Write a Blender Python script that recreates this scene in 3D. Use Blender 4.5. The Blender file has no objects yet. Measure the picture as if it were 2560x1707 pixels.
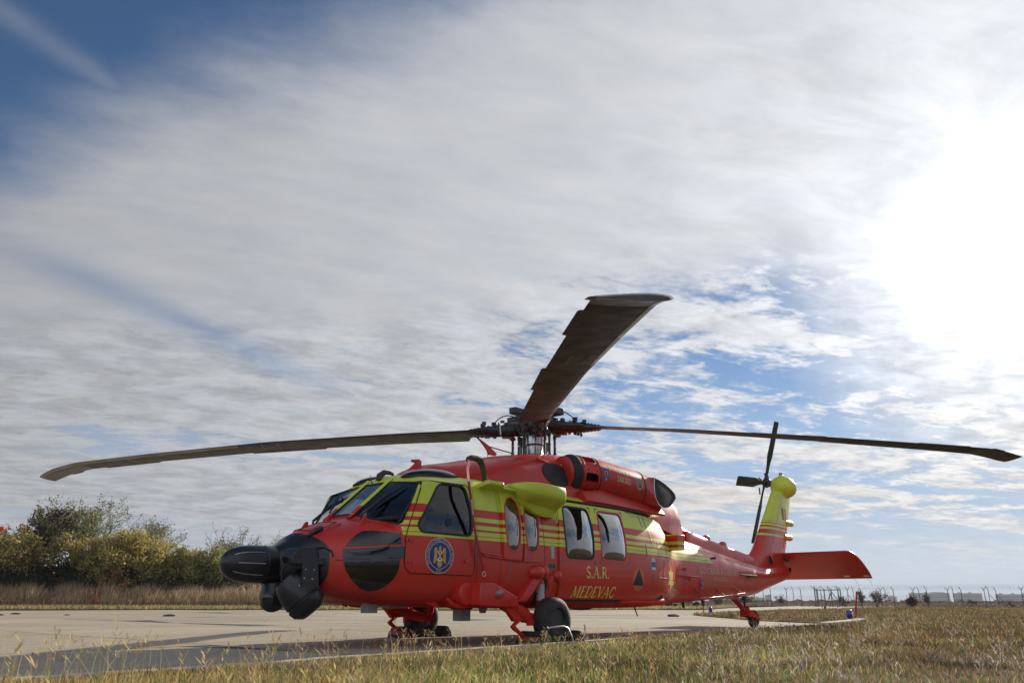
import bpy, bmesh, math, random
import numpy as np
from mathutils import Vector, Matrix, geometry, noise as mnoise
PI = math.pi
SC = bpy.context.scene
COL = SC.collection

# ------------------------------------------------------------------ camera
YAW, PITCH, ROLL = 3.8851, 0.3317, 0.0045
cam_d = bpy.data.cameras.new('camera')
cam = bpy.data.objects.new('camera', cam_d)
COL.objects.link(cam)
_d = Vector((math.cos(PITCH) * math.cos(YAW), math.cos(PITCH) * math.sin(YAW), math.sin(PITCH)))
_r = Vector((math.sin(YAW), -math.cos(YAW), 0))
_u = _r.cross(_d)
_r2 = math.cos(ROLL) * _r + math.sin(ROLL) * _u
_u2 = -math.sin(ROLL) * _r + math.cos(ROLL) * _u
cam.matrix_world = Matrix(((_r2.x, _u2.x, -_d.x, 9.713), (_r2.y, _u2.y, -_d.y, 8.324), (_r2.z, _u2.z, -_d.z, 0.535), (0, 0, 0, 1)))
cam_d.sensor_width = 36
cam_d.lens = 36 * 1883.55 / 2560
cam_d.clip_start = 0.05
cam_d.clip_end = 20000
cam_d.dof.use_dof = True
cam_d.dof.focus_distance = 11.5
cam_d.dof.aperture_fstop = 4.0
SC.camera = cam
SC.view_settings.view_transform = 'Standard'
SC.view_settings.look = 'None'
SC.view_settings.exposure = 0.30
SC.view_settings.gamma = 1
SC.view_settings.use_curve_mapping = False
SC.cycles.max_bounces = 8
SC.cycles.transparent_max_bounces = 16

# ------------------------------------------------------------------ node expression helper
class NT:
    """small wrapper: builds math nodes from python expressions"""
    def __init__(s, tree): s.t = tree
    def n(s, typ, **kw):
        nd = s.t.nodes.new(typ)
        for k, v in kw.items(): setattr(nd, k, v)
        return nd
    def link(s, a, b): s.t.links.new(a, b)
    def put(s, sock, v):
        if isinstance(v, X): s.t.links.new(v.s, sock)
        elif isinstance(v, bpy.types.NodeSocket): s.t.links.new(v, sock)
        else: sock.default_value = v
    def math(s, op, a, b=None, c=None, clamp=False):
        nd = s.n('ShaderNodeMath', operation=op, use_clamp=clamp)
        s.put(nd.inputs[0], a)
        if b is not None: s.put(nd.inputs[1], b)
        if c is not None: s.put(nd.inputs[2], c)
        return X(s, nd.outputs[0])
    def noise(s, vec, scale, detail=4, rough=.5, dist=0., typ='FBM', out=0, dim='3D'):
        nd = s.n('ShaderNodeTexNoise', noise_dimensions=dim)
        s.put(nd.inputs['Vector'], vec)
        nd.inputs['Scale'].default_value = scale; nd.inputs['Detail'].default_value = detail
        nd.inputs['Roughness'].default_value = rough; nd.inputs['Distortion'].default_value = dist
        return X(s, nd.outputs[out])
    def voro(s, vec, scale, feature='F1', rnd=1., out='Distance'):
        nd = s.n('ShaderNodeTexVoronoi', feature=feature)
        s.put(nd.inputs['Vector'], vec); nd.inputs['Scale'].default_value = scale
        nd.inputs['Randomness'].default_value = rnd
        return X(s, nd.outputs[out])
    def comb(s, x, y, z=0.):
        nd = s.n('ShaderNodeCombineXYZ')
        for i, v in enumerate((x, y, z)): s.put(nd.inputs[i], v)
        return X(s, nd.outputs[0])
    def sep(s, v):
        nd = s.n('ShaderNodeSeparateXYZ'); s.put(nd.inputs[0], v)
        return [X(s, o) for o in nd.outputs]
    def smooth(s, v, lo, hi, a=0., b=1.):
        nd = s.n('ShaderNodeMapRange', interpolation_type='SMOOTHSTEP')
        s.put(nd.inputs['Value'], v); nd.inputs['From Min'].default_value = lo; nd.inputs['From Max'].default_value = hi
        s.put(nd.inputs['To Min'], a); s.put(nd.inputs['To Max'], b)
        return X(s, nd.outputs[0])
    def mix(s, f, a, b):
        nd = s.n('ShaderNodeMix', data_type='RGBA'); nd.clamp_factor = True
        s.put(nd.inputs[0], f); s.put(nd.inputs[6], rgba(a)); s.put(nd.inputs[7], rgba(b))
        return X(s, nd.outputs[2])
    def mixf(s, f, a, b):
        nd = s.n('ShaderNodeMix', data_type='FLOAT')
        s.put(nd.inputs[0], f); s.put(nd.inputs[2], a); s.put(nd.inputs[3], b)
        return X(s, nd.outputs[0])
    def ramp(s, f, stops, interp='LINEAR'):
        nd = s.n('ShaderNodeValToRGB'); cr = nd.color_ramp; cr.interpolation = interp
        while len(cr.elements) < len(stops): cr.elements.new(0.5)
        for e, (p, c) in zip(cr.elements, stops): e.position = p; e.color = rgba(c)
        s.put(nd.inputs[0], f)
        return X(s, nd.outputs[0])
    def bump(s, h, strength=.2, dist=.01):
        nd = s.n('ShaderNodeBump'); s.put(nd.inputs['Height'], h)
        nd.inputs['Strength'].default_value = strength; nd.inputs['Distance'].default_value = dist
        return X(s, nd.outputs[0])
class X:
    def __init__(s, nt, sock): s.nt = nt; s.s = sock
    def __add__(s, o): return s.nt.math('ADD', s, o)
    __radd__ = __add__
    def __sub__(s, o): return s.nt.math('SUBTRACT', s, o)
    def __rsub__(s, o): return s.nt.math('SUBTRACT', o, s)
    def __mul__(s, o): return s.nt.math('MULTIPLY', s, o)
    __rmul__ = __mul__
    def __truediv__(s, o): return s.nt.math('DIVIDE', s, o)
    def __pow__(s, o): return s.nt.math('POWER', s, o)
    def max(s, o): return s.nt.math('MAXIMUM', s, o)
    def min(s, o): return s.nt.math('MINIMUM', s, o)
    def gt(s, o): return s.nt.math('GREATER_THAN', s, o)
    def lt(s, o): return s.nt.math('LESS_THAN', s, o)
    def clamp(s): return s.nt.math('ADD', s, 0., clamp=True)
def rgba(c):
    if isinstance(c, (tuple, list)) and len(c) == 3: return (*c, 1.)
    return c

# ------------------------------------------------------------------ world: sky with veils of high cloud
SUN_AZ, SUN_EL = math.radians(185.5), math.radians(21.5)
SUNV = Vector((math.cos(SUN_AZ) * math.cos(SUN_EL), math.sin(SUN_AZ) * math.cos(SUN_EL), math.sin(SUN_EL)))
world = bpy.data.worlds.new('World'); SC.world = world; world.use_nodes = True
_w = NT(world.node_tree); _bg = world.node_tree.nodes['Background']
_sky = _w.n('ShaderNodeTexSky', sky_type='NISHITA'); _sky.sun_disc = False
_sky.sun_elevation = SUN_EL; _sky.sun_rotation = PI / 2 - SUN_AZ
_sky.altitude = 90; _sky.air_density = 1.0; _sky.dust_density = 0.0; _sky.ozone_density = 5.0
_STR = 0.07
_bg.inputs['Strength'].default_value = _STR
_tc = _w.n('ShaderNodeTexCoord'); _dir = X(_w, _tc.outputs['Generated'])
_dx, _dy, _dz = _w.sep(_dir)
_up = _dz.max(0.) + .10                                     # a flat deck of cloud seen in perspective
_fx, _fy = math.cos(YAW), math.sin(YAW)
_U = (_dx * _fy - _dy * _fx) / _up; _V = (_dx * _fx + _dy * _fy) / _up
_uv = _w.comb(_U, _V)
_g = (_dx * SUNV.x + _dy * SUNV.y + _dz * SUNV.z).clamp()
# thick smooth veil with a ragged edge towards the open blue
_warp = _w.noise(_uv, 1.7, 6, .58) - .5
_wisp = _w.noise(_w.comb(_U * 1.4 + _V * .9, _V * 3.4 - _U * 1.2), 2.0, 7, .62)
_edge = (_V + _U * .446 - .855) * .91 + _warp * .42 + (_wisp - .5) * .14
_veil = _w.smooth(_edge, -.17, .20)
_other = _w.smooth(_w.noise(_uv, .85, 7, .6, .4), .34, .56) * .9
_far = _w.smooth(((_U + .75) * (_U + .75) + (_V - .70) * (_V - .70)), .35, 2.2)
_veil = _veil.max(_other * _far * _w.smooth(_V, .9, .3))
_veil = _veil * (.86 + .14 * _w.smooth(_wisp, .25, .7))
# an old contrail in the blue corner, a blue-grey lane through the veil on the left
def _lane(ax, ay, bx, by, wid, soft=1.):
    L = math.hypot(bx - ax, by - ay); ex, ey = (bx - ax) / L, (by - ay) / L
    t = ((_U - ax) * ex + (_V - ay) * ey) / L; d = (_U - ax) * (-ey) + (_V - ay) * ex + _warp * wid * .8
    q = d / wid
    return _w.math('POWER', 2.718, (q * q) * -1.) * _w.smooth(t, -.25, .18) * _w.smooth(t, 1.25, .70)
_trail = _lane(-.86, .78, -.665, 1.16, .030) * (.55 + .45 * _w.smooth(_wisp, .3, .65))
_veil = _veil.max(_trail * .34)
_lane2 = _lane(-1.16, 1.66, -.66, 2.62, .085)
_veil = _veil - _lane2 * .42 * _veil
# broken altocumulus lower down: cells, ripples and long bands
_ca, _sa = math.cos(.30), math.sin(.30)
_P = _U * _ca + _V * _sa; _Q = _V * _ca - _U * _sa
_band = _w.noise(_w.comb(_P * .30, _Q * 1.15), 1.35, 5, .52, .35)
_cell = _w.noise(_w.comb(_P * .8, _Q * 1.15), 6.0, 6, .60, .45)
_fine = _w.noise(_w.comb(_P * .9, _Q * 1.6), 21., 4, .62, .2)
_rho = _w.math('SQRT', _U * _U + _V * _V)
_Z = _V.max(_rho - .5)
_zone = _w.smooth(_Z - (1.98 - _w.smooth(_U, -.55, .75) * .30) + _warp * .55, -.16, .30)
_rt = _w.smooth(_U / _V.max(.3), -.42, .30).max(_w.smooth(_V / _rho.max(.2), .55, .25))                 # more gaps towards the sun side
_cov = _band * .62 + _cell * .34 + _fine * .14
_hole = _w.smooth(_cov + (1. - _rt) * .115, .488, .580)
_hole = _hole * .93 + .07
_hole = _hole.max((1. - _rt) * .44)
_hole = _w.mixf(_w.smooth(_Z, 3.6, 7.5) * .75, _hole, .72)
_op = _veil * _w.mixf(_zone, 1., _hole.max(_w.smooth(_g, .950, .992) * .95))
# brightness of the cloud: pale grey off the sun, blinding near it, boosted opposite it as fill; thin shading from its own texture
_tex = _w.noise(_w.comb(_P * .9, _Q * 1.5), 4.2, 7, .60, .5)
_shade = .95 + .09 * _w.smooth(_tex, .28, .72) + (_w.smooth(_cell, .35, .65) - .5) * .26 * _zone + (_w.smooth(_fine, .35, .65) - .5) * .10 * _zone
_bk_fill = (_dx * -SUNV.x + _dy * -SUNV.y).clamp()  # added fill: unseen sky opposite the sun brightened to light the shaded side
_near = _w.smooth(_g, .86, .985)
_lum = (.325 + .27 * _g * _g + .13 * _g ** 16. + .22 * _g ** 60. + .42 * _g ** 200. + 4. * _g ** 800. + .95 * _bk_fill) * _shade * (1. + (_w.smooth(_tex, .30, .70) - .55) * .18 * _near)
_warm = _w.smooth(_dz, .30, .05) * _w.smooth(_g, .55, .95)
_ccol = _w.mix(_warm, (.965, .985, 1.035), (1.03, .99, .93))
_cs = _w.sep(_ccol)
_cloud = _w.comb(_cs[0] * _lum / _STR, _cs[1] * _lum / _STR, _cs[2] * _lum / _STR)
_low = _w.smooth(_dz, .34, .06) * .78
_clear = _w.mix(_low, X(_w, _sky.outputs[0]), tuple(c * (1 / _STR) for c in (.36, .44, .585)))
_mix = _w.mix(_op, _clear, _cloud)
# glare of the veiled sun through thin cloud
_gl = (.05 * _g ** 20. + .6 * _g ** 400.) / _STR
_ms = _w.sep(_mix)
_lit = _w.comb(_ms[0] + _gl, _ms[1] + _gl * .985, _ms[2] + _gl * .95)
# hazy air at the horizon
_hz = _w.smooth(_dz, .11, .012)
_hl = (.42 + .22 * _g ** 4.) / _STR
_hcol = _w.comb(_hl * .86, _hl * .97, _hl * 1.12)
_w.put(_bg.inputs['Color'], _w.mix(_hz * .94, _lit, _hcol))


sun_d = bpy.data.lights.new('sun', 'SUN')
sun_d.energy = 4.3
sun_d.angle = math.radians(0.53)
sun_d.color = (1.0, .91, .77)
sun = bpy.data.objects.new('sun', sun_d)
COL.objects.link(sun)
sun.rotation_euler = (-SUNV).to_track_quat('-Z', 'Y').to_euler()
sun.location = SUNV * 60

# ------------------------------------------------------------------ materials
def new_mat(name):
    m = bpy.data.materials.new(name); m.use_nodes = True
    nt = NT(m.node_tree); b = m.node_tree.nodes['Principled BSDF']
    return m, nt, b
def obj_xyz(nt):
    tc = nt.n('ShaderNodeTexCoord')
    return X(nt, tc.outputs['Object'])
def simple(name, col, rough=.5, metal=0., coat=0., var=.12, scale=6., bump=0., spec=.5):
    m, nt, b = new_mat(name)
    v = obj_xyz(nt)
    n = nt.noise(v, scale, 5, .6)
    lo = tuple(c * (1 - var) for c in col); hi = tuple(min(1, c * (1 + var)) for c in col)
    nt.put(b.inputs['Base Color'], nt.mix(nt.smooth(n, .3, .7), lo, hi))
    nt.put(b.inputs['Roughness'], nt.smooth(nt.noise(v, scale * 2.3, 3), .3, .7, max(.02, rough - .06), min(1, rough + .08)))
    b.inputs['Metallic'].default_value = metal
    b.inputs['Coat Weight'].default_value = coat; b.inputs['Coat Roughness'].default_value = .12
    b.inputs['Specular IOR Level'].default_value = spec
    if bump: nt.put(b.inputs['Normal'], nt.bump(nt.noise(v, scale * 8, 3), bump, .004))
    return m
RED, YEL = (.58, .030, .018), (.62, .70, .055)
def paint(name, mode):
    """gloss aircraft paint; mode gives the livery: red, hull stripes or fin stripes (all in the helicopter's own x and z)"""
    m, nt, b = new_mat(name)
    v = obj_xyz(nt); x, y, z = nt.sep(v)
    if mode == 'red': col = nt.mix(0., RED, RED)
    elif mode == 'yellow': col = nt.mix(0., YEL, YEL)
    else:
        if mode == 'hull':
            zs = [(1.287, 1), (1.327, 0), (1.338, 1), (1.388, 0), (1.42, 1), (1.471, 0), (1.52, 1), (1.573, 0), (1.682, 1)]
            lo, hi = 1.2, 1.8
        else:
            zs = [(2.085, 1), (2.137, 0), (2.245, 1), (2.30, 0), (2.345, 1), (2.395, 0), (2.42, 1), (2.467, 0), (2.475, 1)]
            lo, hi = 2.0, 2.6
        stops = [(0., RED)] + [((a - lo) / (hi - lo), YEL if k else RED) for a, k in zs]
        col = nt.ramp((z - lo) / (hi - lo), stops, 'CONSTANT')
        if mode == 'hull':
            aft = x.gt(-4.58 - (1.492 - z) * 2.05) * (1 - x.lt(-3.0) * z.gt(1.535))
            fore = 1 - x.gt(3.70) * z.lt(1.57)
            col = nt.mix(aft * fore, RED, col)
    dirt = nt.smooth(nt.noise(v, 2.1, 6, .62), .42, .75, 0., .30)
    streak = nt.noise(nt.comb(x * .6, y * 3., z * 7.), 3., 4, .6)
    col2 = nt.mix(dirt * streak, col, (.10, .055, .045))
    nt.put(b.inputs['Base Color'], col2)
    nt.put(b.inputs['Roughness'], nt.smooth(nt.noise(v, 3.3, 5, .6), .3, .75, .28, .48))
    under = nt.smooth(z, .66, .50)
    nt.put(b.inputs['Roughness'], nt.smooth(nt.noise(v, 3.3, 5, .6), .3, .75, .28, .48) + under * .35)
    nt.put(b.inputs['Specular IOR Level'], .45 - under * .33)
    b.inputs['Coat Weight'].default_value = .20; b.inputs['Coat Roughness'].default_value = .25
    nt.put(b.inputs['Coat Weight'], .20 - under * .19)
    h = nt.noise(v, 2.6, 2, .5) * .7 + nt.noise(v, 34., 2, .5) * .05
    nt.put(b.inputs['Normal'], nt.bump(h, .16, .02))
    return m
def glass_mat(name, tint=.22, refl=1.0, rough=.015, wav=.25):
    m, nt, b = new_mat(name)
    nt.t.nodes.remove(b)
    out = nt.t.nodes['Material Output']
    v = obj_xyz(nt)
    nrm = nt.bump(nt.noise(v, 2.2, 2, .5), wav, .02)
    lw = nt.n('ShaderNodeLayerWeight'); lw.inputs['Blend'].default_value = .5; nt.put(lw.inputs['Normal'], nrm)
    tr = nt.n('ShaderNodeBsdfTransparent'); tr.inputs[0].default_value = (tint, tint * 1.03, tint * 1.05, 1)
    gl = nt.n('ShaderNodeBsdfGlossy'); gl.inputs['Roughness'].default_value = rough
    gl.inputs['Color'].default_value = (1, 1, 1, 1); nt.put(gl.inputs['Normal'], nrm)
    mx = nt.n('ShaderNodeMixShader')
    f = ((X(nt, lw.outputs['Facing']) ** 4. * .80 + .055) * refl).clamp()
    nt.put(mx.inputs[0], f); nt.link(tr.outputs[0], mx.inputs[1]); nt.link(gl.outputs[0], mx.inputs[2])
    nt.link(mx.outputs[0], out.inputs['Surface'])
    return m
def leaf_mat(name, attr='col', trans=.45, rough=.6):
    """foliage: per-blade colour attribute, part of the light passes through"""
    m, nt, b = new_mat(name)
    at = nt.n('ShaderNodeAttribute', attribute_name=attr)
    nt.link(at.outputs['Color'], b.inputs['Base Color'])
    b.inputs['Roughness'].default_value = rough; b.inputs['Specular IOR Level'].default_value = .25
    tl = nt.n('ShaderNodeBsdfTranslucent'); nt.link(at.outputs['Color'], tl.inputs['Color'])
    mx = nt.n('ShaderNodeMixShader'); mx.inputs[0].default_value = trans
    nt.link(b.outputs[0], mx.inputs[1]); nt.link(tl.outputs[0], mx.inputs[2])
    nt.link(mx.outputs[0], nt.t.nodes['Material Output'].inputs['Surface'])
    return m
M = {}
M['hull'] = paint('hull_paint', 'hull'); M['red'] = paint('red_paint', 'red'); M['yellow'] = paint('yellow_paint', 'yellow'); M['fin'] = paint('fin_paint', 'fin')
M['black'] = simple('satin_black', (.012, .012, .014), .36, coat=.15, var=.3, bump=.05)
M['matt'] = simple('matt_black', (.02, .02, .021), .6, var=.35, bump=.2)
M['rubber'] = simple('tyre_rubber', (.022, .022, .023), .68, var=.35, scale=9, bump=.25)
M['blade'] = simple('blade_grey', (.027, .031, .039), .48, var=.25, scale=2.5, bump=.05)
M['bladetip'] = simple('blade_tip_grey', (.10, .10, .102), .42, var=.25, scale=4)
M['bladeed'] = simple('blade_edge', (.30, .28, .24), .36, metal=.6, var=.2, scale=3)
M['steel'] = simple('machined_steel', (.55, .55, .54), .25, metal=1., var=.12, scale=12)
M['dark_steel'] = simple('dark_steel', (.055, .054, .055), .42, metal=.6, var=.4, scale=25, bump=.1)
M['alu'] = simple('aluminium', (.62, .62, .62), .35, metal=1., var=.1, scale=10)
M['bronze'] = simple('copper_brown', (.20, .07, .045), .45, metal=.4, var=.3, scale=20)
M['grey'] = simple('grey_mark', (.13, .14, .14), .5, var=.1)
M['lgrey'] = simple('pale_grey', (.42, .43, .43), .5, var=.08)
M['interior'] = simple('cockpit_black', (.018, .018, .02), .7, var=.3)
M['seat'] = simple('seat_cloth', (.045, .05, .055), .85, var=.3, scale=30, bump=.2)
M['panelline'] = simple('panel_gap', (.03, .012, .012), .7, var=.2)
M['decal_yellow'] = simple('decal_yellow', (.78, .72, .16), .4, var=.1)
M['decal_gold'] = simple('decal_gold', (.56, .36, .07), .45, var=.12)
M['decal_cream'] = simple('decal_cream', (.70, .58, .34), .45, var=.1)
M['decal_blue'] = simple('decal_blue', (.016, .030, .22), .4, var=.1)
M['decal_midblue'] = simple('decal_midblue', (.03, .08, .36), .4, var=.1)
M['decal_navy'] = simple('decal_navy', (.010, .010, .045), .4, var=.1)
M['decal_orange'] = simple('decal_orange', (.62, .13, .015), .4, var=.1)
M['decal_red'] = simple('decal_red', (.35, .012, .015), .4, var=.1)
M['decal_white'] = simple('decal_white', (.72, .72, .70), .45, var=.06)
M['decal_green'] = simple('decal_green', (.04, .14, .05), .5, var=.2)
M['olive'] = simple('olive_canvas', (.055, .050, .028), .85, var=.3, scale=30, bump=.3)
M['ribbon'] = simple('red_webbing', (.33, .018, .020), .7, var=.15, scale=40, bump=.2)
M['glass'] = glass_mat('tinted_window', .10, 3.8, wav=.22)
M['glassc'] = glass_mat('windscreen_glass', .42, 1.5, wav=.08)
M['glassd'] = glass_mat('dark_bubble_glass', .05, 1.0, wav=.06)
M['chin'] = simple('chin_black_glass', (.006, .006, .007), .04, coat=.6, var=.2)
M['cover_grey'] = simple('cover_canvas', (.030, .030, .031), .8, var=.15, scale=4)
M['fin_red_lamp'] = M['fin']
M['decal_green_pale'] = simple('decal_pale_green', (.22, .30, .14), .45, var=.3)
M['decal_flagyellow'] = simple('decal_flag_yellow', (.62, .46, .16), .45, var=.1)
M['lens'] = simple('lamp_lens', (.16, .17, .18), .08, var=.1, coat=1.)
M['chock_rubber'] = simple('chock_rubber', (.018, .018, .019), .75, var=.4, scale=20, bump=.3)
M['chock_red'] = simple('chock_red', (.36, .045, .035), .6, var=.2, scale=20)

# ------------------------------------------------------------------ mesh helpers
def tagged(o, label=None, cat=None, group=None, kind=None):
    if label: o['label'] = label
    if cat: o['category'] = cat
    if group: o['group'] = group
    if kind: o['kind'] = kind
    return o
def empty(name, loc=(0, 0, 0), rz=0.):
    o = bpy.data.objects.new(name, None); COL.objects.link(o)
    o.location = loc; o.rotation_euler = (0, 0, rz); o.empty_display_size = .2
    return o
class MB:
    """collects shapes into one mesh"""
    def __init__(s): s.v = []; s.f = []; s.fm = []
    def add(s, V, F, mi=0):
        k = len(s.v); s.v.extend([tuple(p) for p in V]); s.f.extend([tuple(i + k for i in f) for f in F]); s.fm.extend([mi] * len(F))
        return s
    def box(s, c, size, R=None, mi=0, taper=1.):
        a, b, d = size[0] / 2, size[1] / 2, size[2] / 2
        P = [Vector((sx * a * (taper if sz > 0 else 1), sy * b * (taper if sz > 0 else 1), sz * d)) for sz in (-1, 1) for sy in (-1, 1) for sx in (-1, 1)]
        if R is not None: P = [R @ p for p in P]
        c = Vector(c)
        return s.add([p + c for p in P], [(0, 2, 3, 1), (4, 5, 7, 6), (0, 1, 5, 4), (1, 3, 7, 5), (3, 2, 6, 7), (2, 0, 4, 6)], mi)
    def tube(s, pts, rad, n=8, caps=True, mi=0, ell=1.):
        pts = [Vector(p) for p in pts]; m = len(pts)
        if not isinstance(rad, (list, tuple)): rad = [rad] * m
        V = []; F = []; pu = None
        for i, p in enumerate(pts):
            t = (pts[min(i + 1, m - 1)] - pts[max(i - 1, 0)]).normalized()
            if pu is None:
                pu = t.orthogonal().normalized() if abs(t.z) > .95 else Vector((0, 0, 1)).cross(t).normalized()
            else: pu = (pu - t * pu.dot(t)).normalized()
            w = t.cross(pu)
            for k in range(n):
                a = 2 * PI * k / n
                V.append(p + pu * (math.cos(a) * rad[i]) + w * (math.sin(a) * rad[i] * ell))
        for i in range(m - 1):
            for k in range(n):
                a, b = i * n + k, i * n + (k + 1) % n
                F.append((a, b, b + n, a + n))
        if caps: F.append(tuple(range(n - 1, -1, -1))); F.append(tuple((m - 1) * n + k for k in range(n)))
        return s.add(V, F, mi)
    def cyl(s, a, b, r, n=16, mi=0, r2=None): return s.tube([a, b], [r, r if r2 is None else r2], n, True, mi)
    def lathe(s, o, axis, prof, n=24, mi=0, closed=False):
        """prof: (distance along axis, radius)"""
        o = Vector(o); ax = Vector(axis).normalized(); u = ax.orthogonal().normalized(); w = ax.cross(u); V = []; F = []
        for (d, r) in prof:
            for k in range(n):
                a = 2 * PI * k / n; V.append(o + ax * d + u * (r * math.cos(a)) + w * (r * math.sin(a)))
        m = len(prof)
        for i in range(m if closed else m - 1):
            for k in range(n):
                a, b = i * n + k, i * n + (k + 1) % n; c = ((i + 1) % m) * n
                F.append((a, b, c + (k + 1) % n, c + k))
        if not closed:
            if prof[0][1] > 1e-4: F.append(tuple(range(n - 1, -1, -1)))
            if prof[-1][1] > 1e-4: F.append(tuple((m - 1) * n + k for k in range(n)))
        return s.add(V, F, mi)
    def ell(s, c, r, nu=16, nv=10, R=None, mi=0):
        V = []; F = []; c = Vector(c)
        for j in range(nv + 1):
            th = PI * j / nv
            for i in range(nu):
                ph = 2 * PI * i / nu; p = Vector((r[0] * math.sin(th) * math.cos(ph), r[1] * math.sin(th) * math.sin(ph), r[2] * math.cos(th)))
                V.append(c + (R @ p if R is not None else p))
        for j in range(nv):
            for i in range(nu): F.append((j * nu + i, (j + 1) * nu + i, (j + 1) * nu + (i + 1) % nu, j * nu + (i + 1) % nu))
        return s.add(V, F, mi)
    def prism(s, poly, a, b, mi=0):
        """poly: list of points (3D); extruded by vector a..b"""
        P = [Vector(p) for p in poly]; a = Vector(a); b = Vector(b); n = len(P)
        V = [p + a for p in P] + [p + b for p in P]
        F = [tuple(range(n - 1, -1, -1)), tuple(range(n, 2 * n))] + [(i, (i + 1) % n, n + (i + 1) % n, n + i) for i in range(n)]
        return s.add(V, F, mi)
    def loft(s, rings, caps=True, mi=0, closed=True):
        n = len(rings[0]); V = [p for r in rings for p in r]; F = []
        for i in range(len(rings) - 1):
            for k in range(n if closed else n - 1):
                a, b = i * n + k, i * n + (k + 1) % n
                F.append((a, b, b + n, a + n))
        if caps and closed: F.append(tuple(range(n - 1, -1, -1))); F.append(tuple((len(rings) - 1) * n + k for k in range(n)))
        return s.add(V, F, mi)
    def build(s, name, mats, parent=None, smooth=35, bevel=0., fix=True, label=None):
        me = bpy.data.meshes.new(name); me.from_pydata([tuple(p) for p in s.v], [], s.f)
        mats = mats if isinstance(mats, (list, tuple)) else [mats]
        for m in mats: me.materials.append(M[m] if isinstance(m, str) else m)
        if len(mats) > 1: me.polygons.foreach_set('material_index', s.fm)
        if fix:
            bm = bmesh.new(); bm.from_mesh(me); bmesh.ops.recalc_face_normals(bm, faces=bm.faces[:]); bm.to_mesh(me); bm.free()
        if smooth:
            me.polygons.foreach_set('use_smooth', [True] * len(me.polygons)); me.set_sharp_from_angle(angle=math.radians(smooth))
        o = bpy.data.objects.new(name, me); COL.objects.link(o)
        if parent is not None: o.parent = parent
        if bevel:
            b = o.modifiers.new('bevel', 'BEVEL'); b.width = bevel; b.segments = 2; b.limit_method = 'ANGLE'; b.angle_limit = math.radians(40)
        if label: o['label'] = label
        return o
def rot_to(axis, up=(0, 0, 1)):
    """matrix whose z column is axis"""
    return Vector(axis).normalized().to_track_quat('Z', 'Y').to_matrix()
def dup(o, parent=None, name=None):
    c = o.copy(); COL.objects.link(c); c.parent = parent
    for ch in list(o.children): dup(ch, c)
    return c
def rounded(poly, r, n=4):
    """round the corners of a 2D polygon"""
    out = []; m = len(poly)
    for i in range(m):
        p0, p, p1 = Vector(poly[i - 1]), Vector(poly[i]), Vector(poly[(i + 1) % m])
        a, b = (p0 - p), (p1 - p); rr = min(r, a.length * .45, b.length * .45)
        A, B = p + a.normalized() * rr, p + b.normalized() * rr
        for k in range(n + 1):
            t = k / n; out.append(tuple(A * (1 - t) ** 2 + p * (2 * t * (1 - t)) + B * t * t))
    return out
def tess(poly, holes=()):
    loops = [[Vector((p[0], p[1], 0)) for p in poly]] + [[Vector((p[0], p[1], 0)) for p in h] for h in holes]
    pts = [p for l in loops for p in l]
    return [tuple(p[:2]) for p in pts], [tuple(t) for t in geometry.tessellate_polygon(loops)]
def refine(P, T, mx):
    """split long edges so that a flat shape can follow a curved skin"""
    P = list(P); T = list(T)
    for _ in range(12):
        longe = {}; 
        for t in T:
            for i in range(3):
                a, b = sorted((t[i], t[(i + 1) % 3]))
                if (a, b) not in longe and math.dist(P[a], P[b]) > mx:
                    longe[(a, b)] = len(P); P.append(((P[a][0] + P[b][0]) / 2, (P[a][1] + P[b][1]) / 2))
        if not longe: break
        N = []
        for t in T:
            ms = [longe.get(tuple(sorted((t[i], t[(i + 1) % 3])))) for i in range(3)]
            k = sum(m is not None for m in ms)
            if k == 0: N.append(t)
            elif k == 3: N += [(t[0], ms[0], ms[2]), (ms[0], t[1], ms[1]), (ms[2], ms[1], t[2]), (ms[0], ms[1], ms[2])]
            elif k == 1:
                i = [m is not None for m in ms].index(True); a, b, c = t[i], t[(i + 1) % 3], t[(i + 2) % 3]
                N += [(a, ms[i], c), (ms[i], b, c)]
            else:
                i = [m is None for m in ms].index(True); a, b, c = t[i], t[(i + 1) % 3], t[(i + 2) % 3]
                m1, m2 = ms[(i + 1) % 3], ms[(i + 2) % 3]
                N += [(a, b, m1), (a, m1, m2), (m2, m1, c)]
        T = N
    return P, T
def skin(name, shapes, surf, mats, parent, off=.004, mx=.06, side=1, thick=0., smooth=40, label=None, flip=False):
    """lay flat 2D shapes [(poly, holes, extra offset, material index)] in (x, z) onto a curved surface; thick > 0 gives walls down to the surface"""
    mb = MB()
    for sh in shapes:
        poly, holes, ex, mi = (list(sh) + [(), 0., 0])[:4] if len(sh) < 4 else sh
        P, T = tess(poly, holes or ()); P, T = refine(P, T, mx)
        top = []; bot = []
        for (x, z) in P:
            p, n = surf(x, z)
            q = p + n * (off + ex); b = p + n * (off + ex - thick)
            if side < 0: q.y, b.y = -q.y, -b.y
            top.append(q); bot.append(b)
        mb.add(top, [t if side > 0 else t[::-1] for t in T], mi)
        if thick:
            cnt = {}
            for t in T:
                for i in range(3): e = (t[i], t[(i + 1) % 3]); cnt[tuple(sorted(e))] = cnt.get(tuple(sorted(e)), []) + [e]
            k = len(top); V = top + bot; F = [(e[0][1], e[0][0], e[0][0] + k, e[0][1] + k) for e in cnt.values() if len(e) == 1]
            mb.add(V, F, mi)
    o = mb.build(name, mats, parent, smooth, fix=bool(thick), label=label)
    return o
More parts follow.
